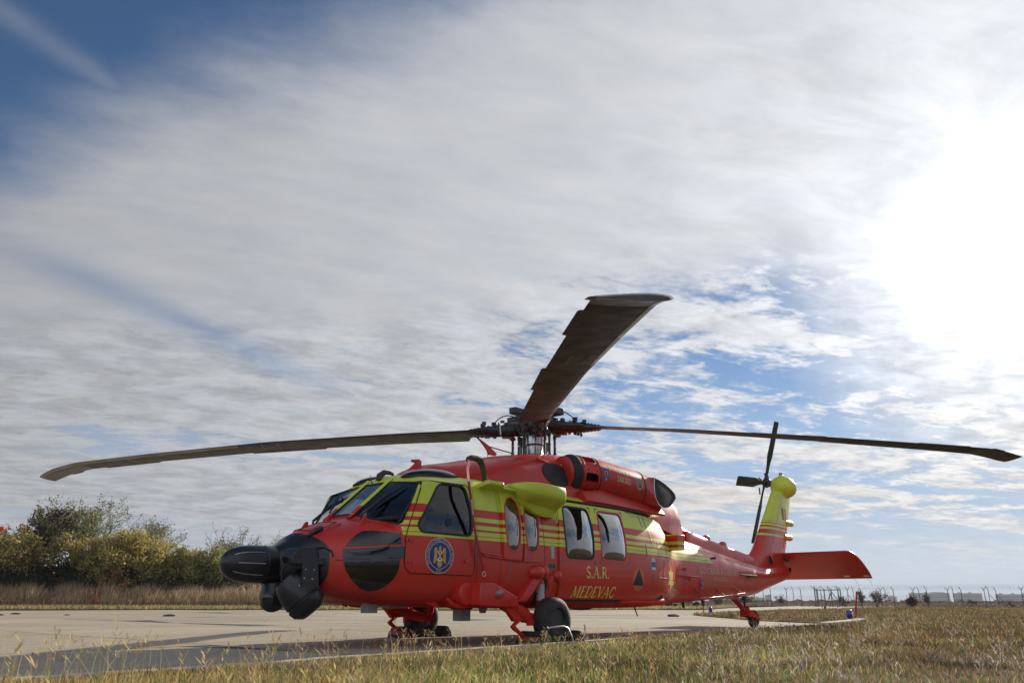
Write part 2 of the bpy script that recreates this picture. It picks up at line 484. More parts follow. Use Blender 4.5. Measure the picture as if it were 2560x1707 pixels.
def stroke(pts, w, closed=False):
    """polyline -> list of quads (with slightly overlapping mitres)"""
    P = [Vector(p) for p in pts]; m = len(P); L = []; R = []
    for i in range(m):
        a = P[i - 1] if (i or closed) else P[i]; b = P[(i + 1) % m] if (i < m - 1 or closed) else P[i]
        d1 = (P[i] - a).normalized() if (P[i] - a).length > 1e-9 else (b - P[i]).normalized()
        d2 = (b - P[i]).normalized() if (b - P[i]).length > 1e-9 else d1
        n1 = Vector((-d1.y, d1.x)); n2 = Vector((-d2.y, d2.x)); n = (n1 + n2)
        n = n.normalized() if n.length > 1e-6 else n1
        k = min(1.6, 1 / max(.5, n.dot(n1)))
        L.append(P[i] + n * (w / 2 * k)); R.append(P[i] - n * (w / 2 * k))
    return [[tuple(L[i]), tuple(R[i]), tuple(R[(i + 1) % m]), tuple(L[(i + 1) % m])] for i in range(m if closed else m - 1)]
def circle(c, r, n=36, ry=None): return [(c[0] + r * math.cos(2 * PI * k / n), c[1] + (ry or r) * math.sin(2 * PI * k / n)) for k in range(n)]

# ================================================================== the setting
CX, CY = 9.713, 8.324
def polar(az, D): a = math.radians(az); return CX + D * math.cos(a), CY + D * math.sin(a)
RS = np.random.default_rng(11)
KA = math.atan(.074)                                   # the apron edge runs along s; t counts away from the edge
def st2xy(s, t): return s * math.cos(KA) + t * math.sin(KA), 1.47 + s * math.sin(KA) - t * math.cos(KA)
def concrete(name, slab):
    m, nt, b = new_mat(name); g = nt.n('ShaderNodeNewGeometry'); v = X(nt, g.outputs['Position'])
    x, y, z = nt.sep(v)
    oi = nt.n('ShaderNodeObjectInfo'); rnd = X(nt, oi.outputs['Random']) if slab else 0.5
    n1 = nt.noise(v, .35, 6, .62); n2 = nt.noise(v, 5., 5, .65); n3 = nt.noise(nt.comb(x * .22, y * 2.6), 1.3, 5, .6)
    f = n1 * .45 + n2 * .25 + n3 * .30 + (rnd - .5) * .12
    col = nt.ramp(f, [(.30, (.225, .19, .135)), (.46, (.355, .30, .222)), (.58, (.435, .372, .275)), (.75, (.51, .445, .34))])
    stain = nt.smooth(nt.noise(v, .8, 5, .7, .6), .60, .74) * .45
    dots = nt.smooth(nt.noise(nt.comb(x * .5, y * 1.2), 3.1, 3, .5), .73, .76) * .6
    cr = nt.smooth(nt.voro(v, .33, 'DISTANCE_TO_EDGE'), .010, .0) * .5 * nt.smooth(n1, .42, .6)
    col = nt.mix(stain.max(dots).max(cr), col, (.085, .072, .058))
    nt.put(b.inputs['Base Color'], col); b.inputs['Roughness'].default_value = .88; b.inputs['Specular IOR Level'].default_value = .3
    nt.put(b.inputs['Normal'], nt.bump(nt.noise(v, 60., 4, .7) * .5 + n2 * .8, .35, .01))
    return m
M['slab'] = concrete('slab_concrete', True); M['concrete'] = concrete('apron_concrete', False)
def soil(name, cols):
    m, nt, b = new_mat(name); g = nt.n('ShaderNodeNewGeometry'); v = X(nt, g.outputs['Position'])
    f = nt.noise(v, .12, 6, .6) * .4 + nt.noise(v, 1.7, 6, .65) * .35 + nt.noise(v, 14., 4, .7) * .25
    nt.put(b.inputs['Base Color'], nt.ramp(f, [(.34, cols[0]), (.47, cols[1]), (.55, cols[2]), (.68, cols[3])])); b.inputs['Roughness'].default_value = .95
    b.inputs['Specular IOR Level'].default_value = .1
    nt.put(b.inputs['Normal'], nt.bump(nt.noise(v, 9., 6, .75), .8, .06)); return m
M['turf'] = soil('dry_turf_soil', [(.055, .045, .026), (.105, .080, .040), (.16, .12, .055), (.10, .105, .04)])
M['field'] = soil('dry_field', [(.07, .058, .036), (.12, .092, .05), (.17, .13, .07), (.10, .10, .05)])
M['bank'] = soil('earth_bank', [(.018, .016, .009), (.035, .028, .016), (.06, .048, .024), (.045, .046, .018)])
def sheet(name, poly, z, mt, parent=None):
    P, T = tess(poly); o = MB().add([(p[0], p[1], z) for p in P], T).build(name, mt, parent, 0)
    if o.data.polygons[0].normal.z < 0: o.data.flip_normals()
    return o
gd = []
mbg = MB(); N = 48; ext = 6000.
V = []; F = []
rr = [0, 60, 140, 300, 700, 1600, 3600, ext]
V.append((0, 0, -.30))
for r in rr[1:]:
    for k in range(N): a = 2 * PI * k / N; V.append((r * math.cos(a), r * math.sin(a), -.30))
F += [(0, 1 + k, 1 + (k + 1) % N) for k in range(N)]
for i in range(len(rr) - 2):
    for k in range(N): a, b = 1 + i * N + k, 1 + i * N + (k + 1) % N; F.append((a, a + N, b + N, b))
tagged(MB().add(V, F).build('ground', 'field', None, 0), kind='structure')
# concrete apron: bed, slabs laid in rows, edging stones
ap = [st2xy(40, .0), st2xy(-260, .0), polar(199.9, 320), polar(211.7, 61), polar(221, 50.5), polar(235, 49.3), polar(255.2, 49.5), polar(285, 60), st2xy(40, 40)]
apron = tagged(sheet('apron', ap, -.035, 'concrete'), kind='structure')
M['joint'] = simple('joint_seal', (.045, .040, .034), .9, var=.3)
sheet('joint_seal', [st2xy(33, .14), st2xy(-41, .14), st2xy(-41, 51.9), st2xy(33, 51.9)], -.0022, 'joint', apron)
SL, SW, GAPJ = 4.5, 3.05, .05
sm = MB()
a, b, h = SL / 2 - GAPJ / 2, SW / 2 - GAPJ / 2, .05
sm.add([(x * k, y * k2, z) for z, k, k2 in ((-h, 1, 1), (-.003, 1, 1), (0, 1 - .004 / a, 1 - .004 / b)) for x, y in ((-a, -b), (a, -b), (a, b), (-a, b))],
       [(i, (i + 1) % 4, (i + 1) % 4 + 4, i + 4) for i in range(4)] + [(4 + i, 4 + (i + 1) % 4, (i + 1) % 4 + 8, i + 8) for i in range(4)] + [(8, 9, 10, 11)])
slab0 = None
from mathutils.geometry import intersect_point_line
def far_t(az): return 49.4
for i in range(-9, 7):
    for j in range(0, 17):
        s, t = (i + .5) * SL + (1.1 if j % 2 else 0) * 0, (j + .5) * SW + .14
        x, y = st2xy(s, t); D = math.hypot(x - CX, y - CY); az = math.degrees(math.atan2(y - CY, x - CX)) % 360
        if D > 49.5 + max(0, 226 - az) * .9 - 2.2 or az > 268 or az < 196 or D > 60: continue
        if slab0 is None: slab0 = o = sm.build('concrete_slab', 'slab', apron, 0)
        else: o = slab0.copy(); COL.objects.link(o); o.parent = apron
        o.location = (x, y, 0); o.rotation_euler = (RS.normal(0, .0005), RS.normal(0, .0007), KA)
kb = tagged(empty('kerb', (0, 0, 0)), kind='structure')
km = None
for i in range(-10, 8):
    x, y = st2xy(i * 1.8 + .9, .065)
    if km is None: km = o = MB().box((0, 0, -.03), (1.785, .13, .11)).build('kerb_stone', 'kerb', kb, 0, .006) if 'kerb' in M else None
    if km is None:
        M['kerb'] = simple('kerb_concrete', (.46, .42, .35), .9, var=.2, scale=4, bump=.3)
        km = o = MB().box((0, 0, -.03), (1.785, .13, .11)).build('kerb_stone', 'kerb', kb, 0, .006)
    elif o is not km or i > -10: o = km.copy(); COL.objects.link(o); o.parent = kb
    o.location = (x, y, RS.normal(0, .002)); o.rotation_euler = (0, 0, KA + RS.normal(0, .002))
# turf: the grass bank the camera stands in, running on to the right as open grassland
def hgt(x, y): return .025 + .03 * mnoise.noise((x * .9, y * .9, 0)) + .012 * mnoise.noise((x * 3.1, y * 3.1, 3))
def on_turf(x, y):
    """True on the grassland side of the apron edge and on the grass island between apron and taxiway"""
    s = x * math.cos(KA) + (y - 1.47) * math.sin(KA); t = -(-(x) * math.sin(KA) + (y - 1.47) * math.cos(KA))
    if s > -11.5: return t < 0.
    # island / grassland limits
    return inpoly(x, y, ISL)
ISL = [st2xy(-11.5, 0), (-13.3, -2.6), (-16.47, -5.38), (-19.2, -7.8), (-21.5, -9.6), (-25.7, -10.9), (-32.3, -13.1), (-38.4, -14.7), (-48.8, -16.6), (-62, -18.2), (-75, -22.0), (-105, -26.), (-150, -33), (-170, -31), (-190, 20), (-60, 60), st2xy(-11.5, -20)]
def inpoly(x, y, P):
    c = False; n = len(P); j = n - 1
    for i in range(n):
        if (P[i][1] > y) != (P[j][1] > y) and x < (P[j][0] - P[i][0]) * (y - P[i][1]) / (P[j][1] - P[i][1]) + P[i][0]: c = not c
        j = i
    return c
V = []; F = []; ns, nt_ = 60, 34
for j in range(nt_):
    for i in range(ns):
        s = -11.5 + 30 * i / (ns - 1); t = -(.0 + 16 * (j / (nt_ - 1)) ** 1.3); x, y = st2xy(s, t - .0); V.append((x, y, (hgt(x, y) if j else -.02)))
for j in range(nt_ - 1):
    for i in range(ns - 1): a = j * ns + i; F.append((a, a + 1, a + ns + 1, a + ns))
o = tagged(MB().add(V, F).build('grass_bank', 'turf', None, 80), kind='structure')
tagged(sheet('grassland', ISL, .02, 'turf'), kind='structure')
vg = [polar(a, d) for a, d in ((200, 330), (205, 160), (209, 64), (212, 61), (216, 55), (221, 51), (228, 49.6), (235, 49.5), (245, 49.4), (256, 49.5), (266, 52), (280, 60), (280, 110), (200, 420))]
tagged(sheet('grass_verge', vg, .03, 'turf'), kind='structure')
# earth bank carrying the trees on the left
V = []; F = []; A_ = list(np.arange(226, 277, 1.)); prof_ = [(55.5, .0), (57.5, .25), (59., 1.1), (60.5, 2.2), (62., 2.75), (64., 2.85), (72, 2.6), (84, 1.2), (95, -.1)]
for az in A_:
    k = float(np.interp(az, [226, 233, 241, 247, 251, 277], [.05, .22, .40, .62, 1., 1.05]))
    for D, z in prof_:
        x, y = polar(az + .3 * mnoise.noise((az, D, 0)), D + .9 * mnoise.noise((az * .7, D * .3, 1))); V.append((x, y, z * k * (1 + .16 * mnoise.noise((az * .8, D * .2, 5))) + .02))
m_ = len(prof_)
for i in range(len(A_) - 1):
    for j in range(m_ - 1): a = i * m_ + j; F.append((a, a + 1, a + m_ + 1, a + m_))
tagged(MB().add(V, F).build('earth_bank', 'bank', None, 70), kind='structure')

# ------------------------------------------------------------------ grass and weeds as masses of real blades
M['blade_leaf'] = leaf_mat('grass_blades', trans=.45)
M['leaf'] = leaf_mat('tree_leaves', trans=.42)
M['twig'] = simple('bark', (.060, .050, .040), .9, var=.3, scale=5)
M['twig_dark'] = simple('dark_bark', (.030, .024, .022), .9, var=.3, scale=5)
def big_mesh(name, V, nper, faces, colors, mt, kind='stuff', parent=None):
    """V: (n, nper, 3); faces: index tuples within one piece (same length); colors: (n, 3)"""
    n = len(V); me = bpy.data.meshes.new(name); k = len(faces[0]); nf = len(faces)
    me.vertices.add(n * nper); me.vertices.foreach_set('co', V.reshape(-1).astype(np.float32))
    idx = (np.arange(n)[:, None, None] * nper + np.array(faces)[None]).reshape(-1)
    me.loops.add(n * nf * k); me.loops.foreach_set('vertex_index', idx.astype(np.int32))
    me.polygons.add(n * nf); me.polygons.foreach_set('loop_start', (np.arange(n * nf) * k).astype(np.int32))
    me.update(calc_edges=True); me.validate()
    at = me.color_attributes.new('col', 'FLOAT_COLOR', 'POINT')
    c = np.concatenate([colors, np.ones((n, 1))], 1); at.data.foreach_set('color', np.repeat(c, nper, 0).reshape(-1).astype(np.float32))
    me.materials.append(M[mt]); o = bpy.data.objects.new(name, me); COL.objects.link(o)
    if kind: o['kind'] = kind
    if parent is not None: o.parent = parent
    return o
def blades(name, xy, z0, hh, ww, lean, cols, mt='blade_leaf', seed=1):
    """bent tapering blades: 5 vertices, 3 faces (as 2 quads would be 4: uses triangles)"""
    r = np.random.default_rng(seed); n = len(xy); az = r.uniform(0, 2 * PI, n); la = r.uniform(0, 2 * PI, n); ln = lean * r.uniform(.2, 1.6, n)
    c, s = np.cos(az), np.sin(az); dx, dy = np.cos(la) * ln * hh, np.sin(la) * ln * hh
    V = np.zeros((n, 5, 3)); w = ww
    for k, (f, wf, g) in enumerate(((0, 1, 0), (0, -1, 0), (.55, .75, .32), (.55, -.75, .32), (1., 0, 1.))):
        V[:, k, 0] = xy[:, 0] + c * w * wf * .5 + dx * g; V[:, k, 1] = xy[:, 1] + s * w * wf * .5 + dy * g; V[:, k, 2] = z0 + hh * f * (1 - .25 * ln * ln * g)
    return big_mesh(name, V, 5, [(0, 1, 2), (1, 3, 2), (2, 3, 4)], cols, mt)
def vnoise(x, y, f, seed=0.): return np.array([mnoise.noise((a * f, b * f, seed)) for a, b in zip(x, y)])
def pick(r, n, pal, w):
    i = r.choice(len(pal), n, p=np.array(w) / sum(w)); c = np.array(pal)[i]; return np.clip(c * r.uniform(.7, 1.3, (n, 1)) * r.normal(1, .06, (n, 3)), .004, .9)
r_ = np.random.default_rng(21)
def polar_scatter(n, r0, r1, a0, a1, power):
    """radius density ~ r^power dr"""
    u = r_.uniform(0, 1, n); p = power + 1; rr_ = (r0 ** p + u * (r1 ** p - r0 ** p)) ** (1 / p); a = np.radians(r_.uniform(a0, a1, n))
    return np.stack([CX + rr_ * np.cos(a), CY + rr_ * np.sin(a)], 1), rr_, np.degrees(a)
GOLD = [(.46, .34, .13), (.58, .46, .21), (.36, .25, .095), (.28, .27, .08)]; GREEN = [(.14, .21, .042), (.11, .17, .04), (.21, .25, .07)]; BROWN = [(.25, .17, .105), (.19, .135, .09), (.33, .25, .16), (.16, .12, .09), (.30, .17, .065)]
def grass_cols(x, y, az, seed):
    n = len(x); f = vnoise(x, y, .55, seed) + .5 * vnoise(x, y, 1.9, seed + 4); g = np.clip((az - 190) / 70, 0, 1)
    pg = np.clip(.10 + .30 * np.exp(-((g - .38) / .20) ** 2) + .35 * f, .02, .75); pb = np.clip(.95 - 1.75 * g + .25 * vnoise(x, y, .35, seed + 9), .04, .92)
    u = r_.uniform(0, 1, n); u2 = r_.uniform(0, 1, n); out = np.zeros((n, 3)); A = pick(r_, n, GOLD, [4, 4, 3, 2]); B = pick(r_, n, GREEN, [3, 3, 2]); C_ = pick(r_, n, BROWN, [3, 3, 2, 2, 1])
    pat = np.clip(1. + .55 * vnoise(x, y * 1.6, .42, seed + 21) + .35 * vnoise(x, y, 1.3, seed + 33), .45, 1.5)[:, None]
    return np.where((u < pg)[:, None], B, np.where((u2 < pb)[:, None], C_, A)) * (1. + (pat - 1.) * np.clip(1.3 - g, .4, 1)[:, None])
xy, rr_, az = polar_scatter(150000, 2.3, 13., 186, 262, .15)
ok = np.array([on_turf(a, b) for a, b in xy]); ok &= ~((xy[:, 1] > 8.3) & (rr_ < 1.5)); xy, rr_, az = xy[ok], rr_[ok], az[ok]
edge = np.array([1.47 + a * .074 for a in xy[:, 0]]); de = np.clip((xy[:, 1] - edge) / 1.9, 0, 1); 
clump = vnoise(xy[:, 0], xy[:, 1], 2.3, 7.) + .6 * vnoise(xy[:, 0], xy[:, 1], .8, 3.)
keep = r_.uniform(0, 1, len(xy)) < np.clip(.75 + .5 * clump, .15, 1) * (.28 + .72 * de); xy, rr_, az, clump, de = xy[keep], rr_[keep], az[keep], clump[keep], de[keep]
gz = np.clip((az - 190) / 70, 0, 1)
hh = (.065 + .075 * r_.uniform(0, 1, len(xy)) ** 2 + .06 * np.clip(clump, -.6, 1)) * np.clip(.6 + rr_ / 14, .7, 1.1) * (.50 + .70 * gz) * (.36 + .64 * de)
z0 = np.array([hgt(a, b) for a, b in xy]) - .01
blades('dry_grass', xy, z0, hh, .0035 + .003 * r_.uniform(0, 1, len(xy)) + .0004 * rr_, .55, grass_cols(xy[:, 0], xy[:, 1], az, 2.), seed=3)
# tall thin stems standing above it
xy, rr_, az = polar_scatter(3600, 2.8, 12., 188, 262, .4); ok = np.array([on_turf(a, b) for a, b in xy]); xy, rr_, az = xy[ok], rr_[ok], az[ok]
keep = r_.uniform(0, 1, len(xy)) < np.clip(.35 + .9 * vnoise(xy[:, 0], xy[:, 1], 1.1, 31.), .05, 1); xy, rr_, az = xy[keep], rr_[keep], az[keep]
hh = r_.uniform(.18, .36, len(xy)) * np.clip((az - 190) / 50, .35, 1) * (1 + .35 * (r_.uniform(0, 1, len(xy)) < .05)); z0 = np.array([hgt(a, b) for a, b in xy])
sc = np.where((az < 212)[:, None], pick(r_, len(xy), [(.42, .36, .28), (.30, .23, .17), (.55, .50, .42)], [3, 2, 2]), pick(r_, len(xy), [(.55, .43, .21), (.38, .25, .12), (.38, .12, .06)], [5, 3, .4]))
blades('grass_stems', xy, z0, hh, np.full(len(xy), .0035), .34, sc, seed=4)
# seed heads: short tufts near the tops of stems
nh = len(xy); rep = 5; V = np.zeros((nh * rep, 4, 3)); cc = np.repeat(sc * 1.25, rep, 0)
bx = np.repeat(xy, rep, 0); bz = np.repeat(z0 + hh * .93, rep) - r_.uniform(0, .07, nh * rep); a = r_.uniform(0, 2 * PI, nh * rep); L = r_.uniform(.02, .055, nh * rep)
for k, (q, w) in enumerate(((0, .002), (.55, .0035), (1, .0), (.55, -.0035))):
    V[:, k, 0] = bx[:, 0] + np.cos(a) * L * q + np.sin(a) * w + r_.normal(0, .0002, nh * rep); V[:, k, 1] = bx[:, 1] + np.sin(a) * L * q - np.cos(a) * w; V[:, k, 2] = bz + L * q * .9
big_mesh('grass_seed_heads', V, 4, [(0, 1, 2, 3)], cc, 'blade_leaf')
# grassland running away to the right
xy, rr_, az = polar_scatter(150000, 9., 150., 185, 214, -.75); ok = np.array([on_turf(a, b) for a, b in xy]); xy, rr_, az = xy[ok], rr_[ok], az[ok]
z0 = np.where(xy[:, 0] > -11.5, .02, .02)
hh = (.07 + .10 * r_.uniform(0, 1, len(xy)) ** 2) * np.clip(.8 + .7 * vnoise(xy[:, 0] * .3, xy[:, 1], .6, 17.), .35, 1.6) * np.clip(.55 + (rr_ - 9) / 30, .55, 1.); ed = np.clip(-(xy[:, 0] + 11) / 6, .45, 1); hh *= np.where(xy[:, 1] < 0, ed, 1)
blades('field_grass', xy, z0, hh, .005 + .0010 * rr_, .5, grass_cols(xy[:, 0], xy[:, 1], np.full(len(xy), 199.), 5.) * np.array([.72, .68, .68]), seed=6)
# pale bleached weed stalks catching the sun on the right
nW = 1700
base, rr_, az = polar_scatter(nW, 6.5, 34., 188, 209, -.2); cl = vnoise(base[:, 0], base[:, 1], .45, 41.); ok = np.array([on_turf(a, b) for a, b in base]) & (cl > .02); base, rr_ = base[ok], rr_[ok]
n = len(base); rep = 24; lean = r_.normal(-.3, .35, (n, 2)); H = r_.uniform(.09, .22, n); V = np.zeros((n * rep, 4, 3)); t = np.tile(np.linspace(.35, 1, rep), n); B = np.repeat(base, rep, 0); Ln = np.repeat(lean, rep, 0); Hh = np.repeat(H, rep); a = r_.uniform(0, 2 * PI, n * rep); S_ = r_.uniform(.002, .0075, n * rep)
px_, py_, pz_ = B[:, 0] + Ln[:, 0] * t * t * Hh, B[:, 1] + Ln[:, 1] * t * t * Hh, .03 + t * Hh
for k, (q, w) in enumerate(((-1, 0), (0, .5), (1, 0), (0, -.5))): V[:, k, 0] = px_ + np.cos(a) * S_ * q; V[:, k, 1] = py_ + np.sin(a) * S_ * q; V[:, k, 2] = pz_ + S_ * (w * .7 + q * .9)
big_mesh('bleached_weeds', V, 4, [(0, 1, 2, 3)], pick(r_, n * rep, [(.74, .70, .64), (.52, .47, .40), (.80, .78, .74)], [3, 2, 2]), 'blade_leaf')
blades('weed_stalks', base, np.full(n, .02), H, np.full(n, .005), .5, pick(r_, n, [(.28, .22, .16), (.2, .15, .11)], [1, 1]), seed=9)
# broad green leaves in patches along the apron edge
pt = []; 
for s, t, k in ((2.1, -.25, 50), (2.3, -.5, 40), (-4.8, -.35, 70), (-6.3, -.3, 60), (-8.2, -.6, 60), (-9.4, -.9, 70), (3.4, -1.6, 50), (1.2, -1.4, 40), (-2.2, -1.9, 50), (-6.5, -1.8, 60), (-10.5, -1.6, 70), (-12.5, -2.8, 50)):
    x, y = st2xy(s, t); pt += [(x + r_.normal(0, .17), y + r_.normal(0, .14), r_.uniform(.02, .11)) for _ in range(k)]
pt = np.array(pt); n = len(pt); V = np.zeros((n, 4, 3)); a = r_.uniform(0, 2 * PI, n); L = r_.uniform(.025, .065, n); up = r_.uniform(-.2, .9, n)
for k, (q, w) in enumerate(((0, 0), (.5, .28), (1, 0), (.5, -.28))): V[:, k, 0] = pt[:, 0] + np.cos(a) * L * q - np.sin(a) * L * w; V[:, k, 1] = pt[:, 1] + np.sin(a) * L * q + np.cos(a) * L * w; V[:, k, 2] = pt[:, 2] * np.exp(-.0 * L) + L * q * up
big_mesh('green_weeds', V, 4, [(0, 1, 2, 3)], pick(r_, n, [(.11, .19, .03), (.16, .23, .045), (.075, .13, .025)], [3, 2, 2]), 'blade_leaf')
# verge grass beyond the concrete, and the belt of tall reddish weeds before the bank
u = r_.uniform(0, 1, 26000); az = r_.uniform(200, 268, 26000); d0 = np.interp(az, [200, 205, 209, 212, 216, 221, 228, 256, 268], [330, 160, 64, 61, 55, 51, 49.6, 49.5, 53]); D = d0 + u * 6. * (d0 / 50); a = np.radians(az)
xy = np.stack([CX + D * np.cos(a), CY + D * np.sin(a)], 1)
blades('verge_grass', xy, np.full(len(xy), .02), r_.uniform(.10, .30, len(xy)), np.full(len(xy), .05) * (D / 50), .6, pick(r_, len(xy), [(.46, .35, .15), (.34, .29, .10), (.22, .23, .08), (.30, .22, .11)], [4, 3, 2, 1]), seed=12)
n = 34000; az = r_.uniform(222, 268, n); D = 54.5 + r_.uniform(0, 1, n) * 4.2; a = np.radians(az); xy = np.stack([CX + D * np.cos(a), CY + D * np.sin(a)], 1); nz = vnoise(az, D * .1, .9, 8.)
hh = (.55 + .55 * r_.uniform(0, 1, n) + .35 * nz) * np.interp(D, [54.5, 55.6, 58.7], [.6, 1.3, 1.7]); cw = pick(r_, n, [(.46, .33, .20), (.36, .25, .16), (.56, .43, .27), (.34, .15, .11), (.28, .21, .14), (.46, .39, .18)], [4, 3, 3, 1, 2, 1])
red = (vnoise(az, D * .05, .55, 19.) > .22)[:, None]; cw = np.where(red & (r_.uniform(0, 1, (n, 1)) < .45), cw * np.array([1.1, .45, .5]), cw)
blades('tall_weeds', xy, np.full(n, .02), hh, r_.uniform(.02, .05, n), .30, cw, seed=14)

# ================================================================== lettering: a small serif alphabet (thick / thin strokes, drawn here)
TK, TN, SF = .135, .055, .045
def arc(cx, cy, rx, ry, a0, a1, n=10): return [(cx + rx * math.cos(math.radians(a0 + (a1 - a0) * k / n)), cy + ry * math.sin(math.radians(a0 + (a1 - a0) * k / n))) for k in range(n + 1)]
def sf(x, y, w=.13): return ([(x - w, y), (x + w, y)], SF)
GL = {
 'A': (.86, [([(.08, .02), (.42, .98)], TN), ([(.42, 1.), (.76, .02)], TK), ([(.19, .34), (.60, .34)], TN), sf(.09, .02), sf(.76, .02)]),
 'S': (.62, [(arc(.30, .75, .21, .23, 20, 180, 8) + [(.13, .62), (.30, .52), (.47, .40)] + arc(.30, .25, .23, .23, 10, -160, 8), .10)]),
 'R': (.84, [([(.16, .02), (.16, .98)], TK), ([(.10, .97), (.40, .97)] + arc(.40, .74, .19, .23, 80, -80, 8) + [(.16, .51)], .075), ([(.36, .50), (.72, .02)], TK), sf(.16, .02), sf(.10, .975, .08), sf(.76, .02, .08)]),
 'M': (1.10, [([(.14, .02), (.20, .98)], TN), ([(.22, .98), (.54, .06)], TK), ([(.54, .04), (.86, .98)], TN), ([(.88, .98), (.94, .02)], TK), sf(.13, .02), sf(.94, .02), sf(.16, .975, .08), sf(.92, .975, .08)]),
 'E': (.70, [([(.17, .02), (.17, .98)], TK), ([(.06, .97), (.58, .97), (.60, .80)], TN), ([(.17, .52), (.48, .52)], TN), ([(.06, .03), (.60, .03), (.64, .22)], TN)]),
 'D': (.86, [([(.17, .02), (.17, .98)], TK), ([(.06, .97), (.38, .97)] + arc(.38, .50, .38, .47, 85, -85, 12) + [(.06, .03)], .085)]),
 'V': (.82, [([(.10, .98), (.42, .02)], TK), ([(.42, .02), (.72, .98)], TN), sf(.10, .975), sf(.72, .975, .10)]),
 'C': (.80, [(arc(.46, .50, .37, .47, 48, 312, 16), .095), ([(.71, .82), (.72, .66)], TN), ([(.71, .18), (.73, .30)], TN)]),
 'P': (.70, [([(.17, .02), (.17, .98)], TK), ([(.06, .97), (.38, .97)] + arc(.38, .72, .22, .25, 85, -85, 8) + [(.17, .47)], .075), sf(.17, .02)]),
 'O': (.92, [(arc(.46, .50, .36, .46, 0, 360, 20), .09)]),
 'U': (.86, [([(.17, .98), (.17, .30)] + arc(.42, .28, .25, .25, 180, 355, 8) + [(.68, .98)], .09), sf(.17, .975), sf(.68, .975, .10)]),
 'I': (.36, [([(.18, .02), (.18, .98)], TK), sf(.18, .02), sf(.18, .975)]),
 'N': (.88, [([(.15, .02), (.15, .98)], TN), ([(.13, .98), (.72, .03)], TK), ([(.72, .03), (.72, .98)], TN), sf(.15, .02), sf(.72, .975), sf(.08, .975, .06)]),
 'T': (.74, [([(.37, .02), (.37, .98)], TK), ([(.05, .80), (.06, .97), (.68, .97), (.69, .80)], TN), sf(.37, .02)]),
 'G': (.88, [(arc(.46, .50, .37, .47, 48, 320, 16), .095), ([(.74, .40), (.74, .06)], .11), sf(.72, .42, .12), ([(.72, .84), (.73, .68)], TN)]),
 'L': (.68, [([(.17, .02), (.17, .98)], TK), ([(.06, .03), (.58, .03), (.62, .24)], TN), sf(.17, .975)]),
 '1': (.46, [([(.24, .02), (.24, .98)], TK), ([(.08, .82), (.26, .97)], TN), sf(.24, .02)]),
 '2': (.62, [(arc(.31, .72, .21, .24, 160, -30, 8) + [(.10, .06), (.54, .06)], .10)]),
 '7': (.60, [([(.08, .94), (.52, .94), (.24, .02)], .12)]),
 '5': (.60, [([(.50, .94), (.18, .94), (.15, .56)] + arc(.29, .33, .22, .27, 110, -140, 9), .12)]),
 '.': (.26, [([(.06, .06), (.19, .06)], .13)]),
 '-': (.40, [([(.06, .36), (.34, .36)], .08)]),
 ' ': (.34, []),
}
def text2d(s, h, slant=0., width=1., track=.04):
    """-> (strokes as (polyline, width) in metres, total width)"""
    u = 0.; out = []
    for ch in s:
        base = {'Â': 'A', 'Ț': 'T', 'Ă': 'A'}.get(ch, ch)
        w, st = GL[base]
        for pts, tw in st: out.append(([((u + p[0] * width + p[1] * slant) * h, p[1] * h) for p in pts], tw * h))
        if ch in 'ÂĂ': out.append(([((u + (.30 + .42 * slant) * width) * h, 1.08 * h), ((u + .42 * width) * h, 1.2 * h), ((u + .54 * width) * h, 1.08 * h)], .05 * h))
        u += w * width + track
    return out, u * h
def text_shapes(s, h, x0, z0, slant=0., width=None, fit=None, rise=0., mi=0, bold=1., track=.04):
    """lettering that reads towards the tail (x falls along the line)"""
    st, w = text2d(s, h, slant, 1., track)
    k = (fit / w) if fit else (width or 1.)
    out = []; e = 0.
    for pts, tw in st:
        P = [(x0 - p[0] * k, z0 + p[1] + rise * p[0] * k) for p in pts]
        for q in stroke(P, tw * bold): out.append((q, None, e, mi)); e = (e + .00013) % .0018
    return out

